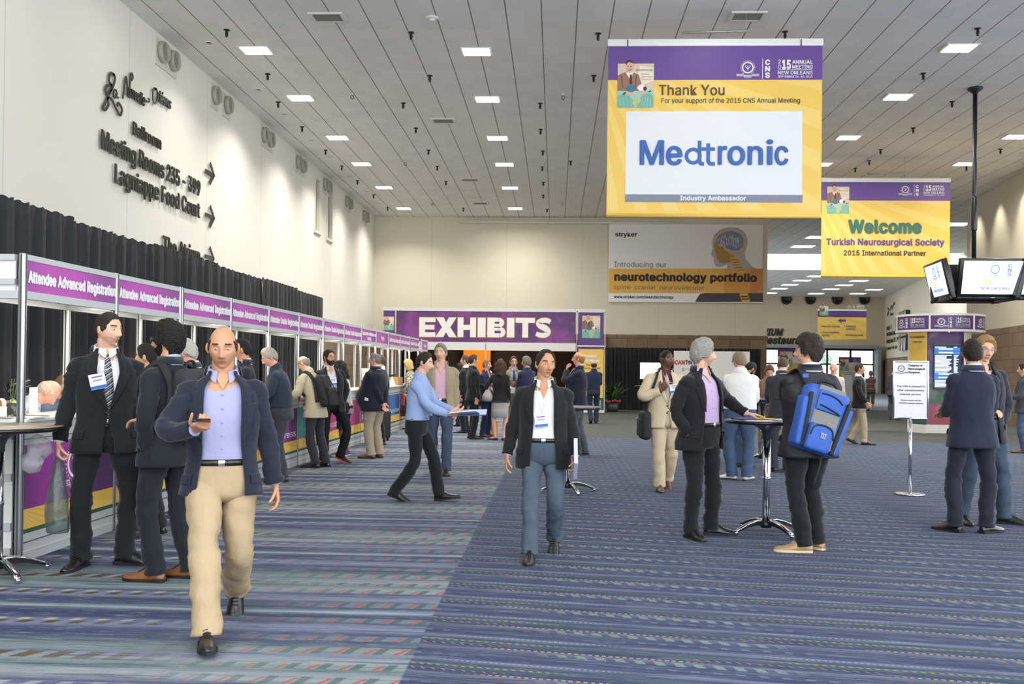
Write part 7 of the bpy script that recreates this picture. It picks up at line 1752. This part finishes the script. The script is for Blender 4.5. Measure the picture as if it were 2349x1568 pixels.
person('Z', 'person in horizontally striped top and grey cropped trousers walking away down the passage', (1997, 942), 1.62, -14, 2, fem=True, top_='tshirt', shirt=striped('stripe_top', ['4a4658', '8f5a6a', '6f6a78', 'a79a72', '3d3a4c', 'b07a80'], 'z', 5.), sleeve=.3, untucked=True, bottom='capri', trousers=('6f6b68', 'cotton'), bare_legs=True, shoe='sneaker', shoecol='c9c4ba', haircol='b08a5c', hairth=.02, skin='fair', arms={'l': 'down', 'r': 'down'}, feet={'r': (.09, .12, 0, 0, 0), 'l': (-.09, -.1, 0, 0, 20)}, eyes=False, belt=False)
person('AA', 'woman with long dark hair and white top far down the passage', (1979, 918), 1.60, 4, 2, fem=True, top_='tshirt', shirt=('dfe6ea', 'cotton'), sleeve=.3, untucked=True, trousers=('25262c', 'cotton'), hair='long', haircol='3a241c', skin='fair', arms={'l': 'down', 'r': 'down'}, eyes=False, belt=False)
person('AB', 'person in grey suit mostly hidden behind the internet notice', (2051, 962), 1.78, -24, 2, jacket=('4a4d58', 'wool'), haircol='4a3a2c', skin='fair', arms={'l': 'down', 'r': 'down'}, eyes=False)
person('BB', 'person in navy suit seen from behind, talking near the right picture edge', (2228, 1220), 1.835, 6, 0, head=(-16, 0, 0), jacket=('23253a', 'wool'), trousers=('20222f', 'wool'), shirt=('c7c9e0', 'cotton'), haircol='241d19', hairth=.015, skin='tan', arms={'l': 'bent', 'r': 'bent'}, feet={'l': (-.16, .03, 0, 28, 0), 'r': (.14, -.03, 0, -66, 0)}, jhem=.79)
person('CC', 'sandy haired smiling person in dark jacket and jeans facing the navy suited man', (4.33, 9.95), 1.89, 188, 0, head=(-6, -4, -6), top_='open', jacket=('2b2d36', 'wool'), shirt=('2f3138', 'cotton'), trousers=('3d4c5c', 'denim'), haircol='99794c', hairth=.022, curl=.007, glasses='8a8a90', skin='fair', openneck=1.44, openw=.08, shoecol='1c1714', arms={'r': 'bent', 'l': 'pocket'}, feet={'r': (.18, -.02, 0, -8, 0), 'l': (-.25, .02, 0, 48, 0)}, jhem=.78)
person('DD', 'person in grey jacket and jeans cut by the right picture edge', (2347, 1038), 1.74, 64, 1, head=(0, 0, 0), jacket=('43464f', 'wool'), trousers=('475570', 'denim'), haircol='2a221c', skin='fair', shoecol='5a3a26', arms={'l': 'bent', 'r': 'bent'})
# --- staff seated behind the counters
STOOL = mat('stool_black', '202124')
def staff(key, label, s_, d, H, heading, **k):
    n_ = Vector((BDIR.y, -BDIR.x, 0)); f = BO+BDIR*s_-n_*d
    k.setdefault('arms', {'l': 'bent', 'r': 'bent'})
    p = person(key, label, (f.x, f.y, 0), H, heading, 2, hipz=.66, feet={'r': (.12, .34, .12, -8, 0), 'l': (-.12, .34, .12, 8, 0)}, kneehint={'r': (.1, 1, .6), 'l': (-.1, 1, .6)}, **k)
    o = empty('stool', (f.x, f.y, 0), 0, 'low black stool under the seated helper, ' + label, 'stool')
    o['label'] = 'black stool under the ' + ' '.join(label.split()[:6])
    MB().lathe([(.17, .50), (.185, .52), (.185, .545), (.16, .56)], 20).build('seat', STOOL, o); MB().lathe([(.22, 0), (.22, .015), (.03, .04), (.025, .50)], 16).build('pedestal', CHR, o)
    return p
staff('S1', 'seated pink bald helper with pushed up glasses at the booth end', .95, .66, 1.74, -60, lean=22, head=(0, -34, 0), hair='bald_ring', haircol='c9b8a4', hairth=.004, skin='pink', top_='shirt', shirt=('c4c6cc', 'cotton'), belly=.05)
staff('S2', 'seated helper with light brown hair behind the nearest post', 1.62, .74, 1.72, -80, lean=14, head=(0, -20, 0), haircol='8a6a48', skin='fair', top_='shirt', shirt=('6a7a90', 'cotton'))
staff('S3', 'seated dark haired helper behind the fifth counter', 6.9, .74, 1.66, -85, lean=10, haircol='1d1714', skin='tan', top_='shirt', shirt=('2a2c34', 'cotton'))
staff('S4', 'seated helper in black behind the sixth counter', 9.9, .74, 1.64, -85, lean=12, fem=True, haircol='17120f', hair='bob', skin='brown', top_='shirt', shirt=('22242a', 'cotton'))
staff('S5', 'seated tawny haired helper behind the eighth counter', 11.4, .72, 1.62, -95, lean=16, fem=True, hair='bob', haircol='a57c48', skin='fair', top_='shirt', shirt=('3a4fa0', 'cotton'))
staff('S6', 'seated pink faced helper in blue sleeves behind the ninth counter', 12.9, .74, 1.82, -100, lean=6, haircol='8a8078', skin='pink', top_='shirt', shirt=('2c4294', 'cotton'))
staff('S7', 'seated blond helper behind the eleventh counter', 17.1, .78, 1.76, -95, lean=4, fem=True, hair='bob', haircol='d9c9a0', skin='fair', top_='shirt', shirt=('c8b070', 'cotton'))
# ================================================================== THINGS WORN AND CARRIED
def worn(p, name, label, cat): return empty(name, p.root.location, p.root.rotation_euler.z, label, cat)
def soft(mb, s, c, d, ch, mi=0, rot=0.):
    """rounded block given in upright torso space of person s (body units), posed with the torso"""
    bm = bmesh.new(); bmesh.ops.create_cube(bm, size=1); bmesh.ops.scale(bm, vec=d, verts=bm.verts)
    bmesh.ops.bevel(bm, geom=list(bm.edges), offset=ch, segments=4, affect='EDGES', profile=.55)
    M = Matrix.Translation(c) @ Matrix.Rotation(rot, 4, 'Y'); bm.verts.index_update()
    vs = [tuple(s.TX((M @ v.co)*s.u)) for v in bm.verts]; fs = [[v.index for v in f.verts] for f in bm.faces]; bm.free(); mb.add(vs, fs, mi, True)
def back_y(s, z): hw, hd, yc = s.prof(z*s.u); return (yc-hd)/s.u
BGK = mat('pack_black', '1b1c1e', rough=.75, bump=.3, bscale=(40, 40, 40)); BGG = mat('pack_grey', '7d7c78', rough=.8, bump=.3, bscale=(50, 50, 50)); BGB = mat('pack_blue', '2a57ad', rough=.6, bump=.4, bscale=(14, 14, 14)); ZIP = mat('zip_black', '101012', rough=.5)
def strap(s, sd, w=.028, off=.03, m=BGK, root=None, zlow=1.02):
    pts = [s.surf(zlow*s.u, math.pi-sd*.75, off*s.u*1.2), s.surf(1.30*s.u, math.pi-sd*.55, (off+.01)*s.u), s.surf(1.44*s.u, math.pi-sd*.75, (off+.012)*s.u), s.TX(Vector((sd*.112, -.005, 1.508))*s.u), s.surf(1.42*s.u, sd*.75, (off+.004)*s.u), s.surf(1.28*s.u, sd*.95, (off)*s.u), s.surf(1.12*s.u, sd*1.35, off*s.u)]
    P = smooth_path(pts, 5); rows = []
    for i, p in enumerate(P):
        t = (P[min(i+1, len(P)-1)]-P[max(i-1, 0)]).normalized(); c = s.TX(Vector((0, 0, max(.9, min(1.40, (p.z-s.dz)/s.u)))*1)*s.u); o_ = (p-c); o_ = (o_-t*o_.dot(t)).normalized(); b_ = t.cross(o_)
        rows.append([tuple(p+b_*w*s.u+o_*0), tuple(p+b_*w*s.u*.8+o_*.008*s.u), tuple(p-b_*w*s.u*.8+o_*.008*s.u), tuple(p-b_*w*s.u)])
    return MB().loft(rows, 0, True, True).build('shoulder_strap', m, root)
def backpack(key, name_label, col=BGK, x=0., zc=1.20, w=.32, h=.46, d=.15, rot=0., straps=(1, -1), detail=False):
    s = PEOPLE[key]; r = worn(s, 'backpack', name_label, 'backpack'); by = back_y(s, 1.25)-.02
    mb = MB(); soft(mb, s, (x, by-d/2, zc), (w, d, h), min(.07, d*.45), 0, rot); mb.build('pack_body', col, r)
    mb = MB(); soft(mb, s, (x-math.sin(rot)*.09, by-d-.02, zc-.09), (w*.80, .06, h*.50), .028, 0, rot); mb.build('front_pocket', col, r)
    mb = MB(); rows = []
    def arc(cx, cz, rx, rz, y, n=16): return [s.TX(Vector((x+(math.cos(rot)*(cx+rx*math.cos(t))+math.sin(rot)*(cz+rz*math.sin(t))), y, zc+(-math.sin(rot)*(cx+rx*math.cos(t))+math.cos(rot)*(cz+rz*math.sin(t)))))*s.u) for t in [math.pi*j/n for j in range(n+1)]]
    mb.tube(arc(0, .02, w*.42, h*.40, by-d+.004), .006*s.u, 6); mb.tube(arc(0, -.10, w*.34, h*.18, by-d-.05), .005*s.u, 6); mb.build('zip', ZIP, r)
    mb = MB(); mb.tube(smooth_path([s.TX(Vector((x-.05, by-.03, zc+h/2-.01))*s.u), s.TX(Vector((x-.03, by-.04, zc+h/2+.045))*s.u), s.TX(Vector((x+.03, by-.04, zc+h/2+.045))*s.u), s.TX(Vector((x+.05, by-.03, zc+h/2-.01))*s.u)], 4), .010*s.u, 8); mb.build('grab_handle', BGK, r)
    for sd in straps: strap(s, sd, root=r)
    return s, r, by
backpack('G', 'black backpack on the back of the man in the beige jacket', BGK, -.02, 1.17, .30, .44, .16)
backpack('B', 'dark grey backpack on the back of the bearded navy suited man', mat('pack_charcoal', '2a2c30', rough=.8, bump=.3, bscale=(40, 40, 40)), 0, 1.22, .34, .50, .17)
# blue and grey backpack slung askew
s = PEOPLE['S']; r = worn(s, 'backpack', 'blue and grey backpack hanging askew on the pinstripe suit', 'backpack'); by = back_y(s, 1.2)-.015; ROT = R(17); X0, ZC_ = -.05, 1.10
def B_(mb, cx, cz, d, ch, dy, mi=0, extra=0.):
    c, n_ = math.cos(ROT), math.sin(ROT); soft(mb, s, (X0+c*cx+n_*cz, by-dy-d[1]/2, ZC_-n_*cx+c*cz), d, ch, mi, ROT+extra)
mb = MB(); B_(mb, 0, 0, (.40, .17, .54), .075, 0); mb.build('pack_body', BGB, r)
mb = MB(); B_(mb, 0, .02, (.24, .03, .50), .014, .155, 0); mb.build('grey_panel', BGG, r)
mb = MB(); B_(mb, 0, .15, (.235, .035, .17), .016, .165, 0); mb.build('upper_pocket', BGB, r)
mb = MB(); B_(mb, -.02, -.15, (.22, .07, .22), .034, .16, 0); mb.build('front_pocket', BGB, r)
for sx in (-1, 1):
    mb = MB(); B_(mb, sx*.155, -.03, (.035, .03, .44), .012, .158, 0, R(sx*6)); mb.build('side_panel', BGK, r)
    mb = MB(); B_(mb, sx*.185, -.05, (.06, .12, .40), .028, .06, 0, R(sx*6)); mb.build('side_pocket', BGB, r)
def on_pack(cx, cz, dy): c, n_ = math.cos(ROT), math.sin(ROT); return s.TX(Vector((X0+c*cx+n_*cz, by-dy, ZC_-n_*cx+c*cz))*s.u)
mb = MB()
for pts in ([(-.10, .20), (-.03, .205), (.05, .19), (.10, .16)], [(-.09, .11), (-.02, .10), (.06, .085), (.10, .07)], [(-.12, -.14), (-.10, -.07), (-.02, -.045), (.06, -.07), (.085, -.14)]): mb.tube(smooth_path([on_pack(a, b_, .205 if b_ > 0 else .232) for a, b_ in pts], 4), .006*s.u, 6)
mb.build('zip', ZIP, r)
mb = MB(); p = on_pack(-.01, -.13, .236); M = Matrix.Translation(p) @ Matrix.Rotation(ROT, 4, 'Y'); 
for i in range(3): mb.box((-.016+.016*i, 0, 0), (.008, .006, .04), 0, M)
mb.box((0, 0, .02), (.05, .006, .008), 0, M); mb.build('metal_tag', mat('tag_grey', 'a5a7ad', rough=.4), r)
mb = MB(); mb.tube(smooth_path([on_pack(-.07, .25, .05), on_pack(-.06, .31, .06), on_pack(.06, .31, .08), on_pack(.10, .24, .08)], 5), .014*s.u, 8); mb.build('grab_handle', BGK, r)
mb = MB(); pts = [on_pack(-.05, .22, .03), s.TX(Vector((-.12, by-.03, 1.40))*s.u), s.TX(Vector((-.115, -.04, 1.515))*s.u), s.surf(1.40*s.u, -.8, .03*s.u), s.surf(1.25*s.u, -1.2, .03*s.u)]; P = smooth_path(pts, 6); rows = []
for p in P: rows.append([tuple(p+Vector((a, b_, 0))) for a, b_ in ((-.032, 0), (-.03, -.012), (.03, -.012), (.032, 0), (.03, .008), (-.03, .008))])
st = mb.loft(rows, 0, True, True).build('shoulder_strap', BGK, r)
mb = MB(); p = (P[9]+P[8])/2; mb.box((0, 0, 0), (.05, .012, .035), 0, Matrix.Translation(p+Vector((0, -.018, 0))) @ Matrix.Rotation(R(-12), 4, 'X')); mb.box((0, 0, -.03), (.05, .012, .025), 1, Matrix.Translation(p+Vector((0, -.018, 0))) @ Matrix.Rotation(R(-12), 4, 'X')); mb.build('strap_tab', [BGB, BGG], st)
mb = MB(); mb.tube(smooth_path([on_pack(.10, -.26, .1), on_pack(.11, -.38, .1), on_pack(.115, -.52, .08)], 4), .010*s.u, 6); mb.build('hanging_strap', BGK, r)
# tan suited man's shoulder bag
s = PEOPLE['Q']; r = worn(s, 'shoulder_bag', 'black shoulder bag hanging at the tan suited man\'s side', 'bag'); u = s.u
mb = MB(); soft(mb, s, (.27, .04, .83), (.12, .30, .36), .05); mb.build('bag_body', BGK, r)
mb = MB(); soft(mb, s, (.335, .04, .80), (.03, .24, .22), .014); mb.build('front_pocket', BGK, r)
mb = MB(); mb.tube(smooth_path([s.TX(Vector((.26, .05, 1.0))*u), s.surf(1.15*u, 1.1, .05*u), s.surf(1.30*u, .75, .035*u), s.TX(Vector((.11, .04, 1.50))*u), s.surf(1.38*u, 2.5, .04*u), s.surf(1.15*u, 2.1, .04*u), s.TX(Vector((.27, -.05, 1.0))*u)], 5), .016*u, 8, flat=.5); mb.build('bag_strap', BGK, r)
# handbag of the blond woman, tote of the woman in the grey skirt
def hand_at(s, sd, ext=.09): a = s.arm[sd]; return a[2]+a[3].normalized()*ext*s.u
s = PEOPLE['L']; h = hand_at(s, -1); r = worn(s, 'handbag', 'brown leather handbag with tan handles carried by the blond woman', 'bag'); LB = cloth_mat('3a2820', 'leather'); LT = cloth_mat('a5713c', 'leather')
mb = MB(); rows = [[(h.x+sx*wd, h.y+sy*dp, h.z-zz) for sx, sy in ((-1, -1), (1, -1), (1, 1), (-1, 1))] for zz, wd, dp in ((.52, .02, .19), (.50, .06, .20), (.36, .06, .18), (.24, .035, .155), (.235, .025, .15))]
mb.loft(rows, 0, True, False); mb.build('bag_body', LB, r)
mb = MB()
for sx in (-1, 1): mb.tube(smooth_path([(h.x+sx*.03, h.y-.08, h.z-.26), (h.x+sx*.02, h.y-.05, h.z-.06), (h.x, h.y, h.z-.0), (h.x+sx*.02, h.y+.05, h.z-.06), (h.x+sx*.03, h.y+.08, h.z-.26)], 4), .008, 8)
mb.build('bag_handle', LT, r)
s = PEOPLE['P4']; r = worn(s, 'tote_bag', 'pale grey tote bag with brown straps on the grey skirted woman\'s shoulder', 'bag'); u = s.u; x = -.26
mb = MB(); rows = [[(x*u+sx*wd, .02+sy*dp, zz*u) for sx, sy in ((-1, -1), (1, -1), (1, 1), (-1, 1))] for zz, wd, dp in ((.86, .06, .17), (.88, .10, .20), (.98, .10, .19), (1.10, .05, .14), (1.16, .025, .12))]
mb.loft(rows, 0, True, True); mb.build('bag_body', mat('tote_grey', '9b968f', rough=.6), r)
mb = MB()
for sy in (-1, 1): mb.tube(smooth_path([(x*u, .02+sy*.08, 1.14*u), (x*u+.05, .02+sy*.05, 1.34*u), (-.15*u, .0+sy*.03, 1.475*u), (x*u+.09, .02, 1.40*u)][:3], 5), .010, 8)
mb.build('bag_strap', cloth_mat('9a6848', 'leather'), r)
# striped tie man's plastic bags
s = PEOPLE['A']; u = s.u; h = hand_at(s, 1, .085); r = worn(s, 'plastic_bag', 'clear crumpled plastic bag with dark green print held beside the striped tie suit', 'bag')
CLR = mat('clear_film', 'cfd6d4', rough=.12, alpha=.32, spec=.7, bump=.8, bscale=(18, 18, 18)); DGR = mat('bag_green_film', '56655f', rough=.22, alpha=.62, spec=.6, bump=.8, bscale=(18, 18, 12))
mb = MB(); rows = []
for t in range(13):
    z = -.56*t/12; w = interp(t/12, [(0, .014), (.08, .035), (.3, .065), (.6, .092), (.9, .10), (1, .09)]); row = []
    for j in range(20):
        a = 2*math.pi*j/20; q = Vector((w*math.cos(a)*.8, w*math.sin(a)*.95, z)); q *= 1+.30*mnoise.noise(Vector((math.cos(a)*2.2, math.sin(a)*2.2, z*6))); row.append(tuple(Vector((h.x, h.y, h.z))+Vector((q.x, q.y, z))))
    rows.append(row)
mb.loft(rows, 0, True, True); mb.build('bag_body', DGR, r)
mb = MB(); rows = []
for t in range(10):
    w = .02+.11*math.sin(math.pi*(t+1)/11); c = Vector((h.x+.05+.18*t/9, h.y-.02, h.z+.05-.10*(t/9)**1.5)); row = []
    for j in range(16): a = 2*math.pi*j/16; q = c+Vector((0, w*.55*math.cos(a), w*math.sin(a))); q += Vector((.05, .04, .05))*mnoise.noise(q*14); row.append(tuple(q))
    rows.append(row)
mb.loft(rows, 0, True, True); mb.build('puffed_film', CLR, r)
h2 = hand_at(s, -1, .09); r = worn(s, 'tote_bag', 'black tote bag with a green band, behind the striped tie suit', 'bag')
mb = MB(); mb.box((h2.x, h2.y, h2.z-.24), (.10, .30, .36), 0, ch=.03); mb.box((h2.x-.0, h2.y, h2.z-.075), (.103, .302, .05), 1, ch=.01); mb.build('bag_body', [BGK, mat('band_green', '2f6a58')], r)
mb = MB(); mb.tube(smooth_path([(h2.x, h2.y-.08, h2.z-.08), (h2.x, h2.y-.04, h2.z+.01), (h2.x, h2.y+.04, h2.z+.01), (h2.x, h2.y+.08, h2.z-.08)], 4), .008, 8); mb.build('bag_handle', BGK, r)
# phone, papers in hands
s = PEOPLE['C']; h = hand_at(s, 1, .11); r = worn(s, 'phone', 'dark phone in the hand of the striding man in khaki trousers', 'phone')
mb = MB(); mb.box((0, 0, 0), (.072, .142, .009), 0, Matrix.Translation(h+Vector((0, 0, .022))) @ Matrix.Rotation(R(14), 4, 'X'), ch=.004); mb.build('phone_body', mat('phone_black', '131316', rough=.2), r)
def papers(key, sd, name, label, m, size, rot, off=(0, 0, 0), ext=.12, th=.01):
    s = PEOPLE[key]; h = hand_at(s, sd, ext)+Vector(off)*s.u; o = MB().box((0, 0, 0), (size[0], size[1], th), 0, Matrix.Translation(h) @ Matrix.Rotation(R(rot[2]), 4, 'Z') @ Matrix.Rotation(R(rot[0]), 4, 'X') @ Matrix.Rotation(R(rot[1]), 4, 'Y')).build(name, m)
    o.location = s.root.location; o.rotation_euler = s.root.rotation_euler; return tag(o, label, 'paper' if 'card' not in name else 'card')
papers('N', 1, 'white_papers', 'white papers held out by the man in the light blue shirt', PAP, (.22, .30), (6, -10, 0), (0, .08, .02))
papers('N', -1, 'blue_folder', 'bright blue folder held out by the man in the light blue shirt', mat('folder_blue', '4a6cc0', rough=.4), (.24, .32), (2, 12, 10), (-.02, .12, -.02))
papers('O', -1, 'white_papers', 'rolled white and blue papers carried by the man in jeans', mat('paper_blueish', 'b8bfd2'), (.03, .22), (40, 0, 0), (.0, .05, .06), .07, .24)
papers('P5', 1, 'white_card', 'white card held by the man in the taupe suit', PAP, (.09, .14), (60, 0, 0), (0, .02, -.05))
papers('Y1', 1, 'blue_leaflet', 'blue leaflet carried by the man in the black jacket', mat('leaflet_deepblue', '3a4a90'), (.15, .21), (30, 0, 0), (0, .04, -.04))
o = MB().box((0, 0, 0), (.10, .003, .05)).build('white_envelope', PAP); s = PEOPLE['J']; p = s.surf(1.0*s.u, -1.9, .045*s.u); hz_ = s.root.rotation_euler.z
o.location = s.root.location+Matrix.Rotation(hz_, 3, 'Z') @ p; o.rotation_euler = (0, R(4), hz_+R(-1.9*57.3)+math.pi*0); tag(o, 'white envelope sticking from the navy blazer side pocket', 'envelope')
# woman's small hip bag in white top
s = PEOPLE['I']; r = worn(s, 'hip_bag', 'small dark bag at the hip of the woman in navy shorts', 'bag'); mb = MB(); soft(mb, s, (-.26, -.02, .92), (.07, .20, .20), .03); mb.build('bag_body', cloth_mat('2a2622', 'leather'), r); mb = MB(); mb.tube(smooth_path([s.TX(Vector((-.25, 0, 1.0))*s.u), s.surf(1.2*s.u, -1.7, .02*s.u), s.TX(Vector((-.09, -.02, 1.48))*s.u)], 5), .006, 6); mb.build('bag_strap', cloth_mat('2a2622', 'leather'), r)
s = PEOPLE['Z']; h = hand_at(s, -1, .08); r = worn(s, 'carrier_bag', 'white carrier bag of the woman in the striped top', 'bag'); MB().box((h.x-.03, h.y, h.z-.16), (.10, .28, .36), ch=.03).build('bag_body', PAP, r)
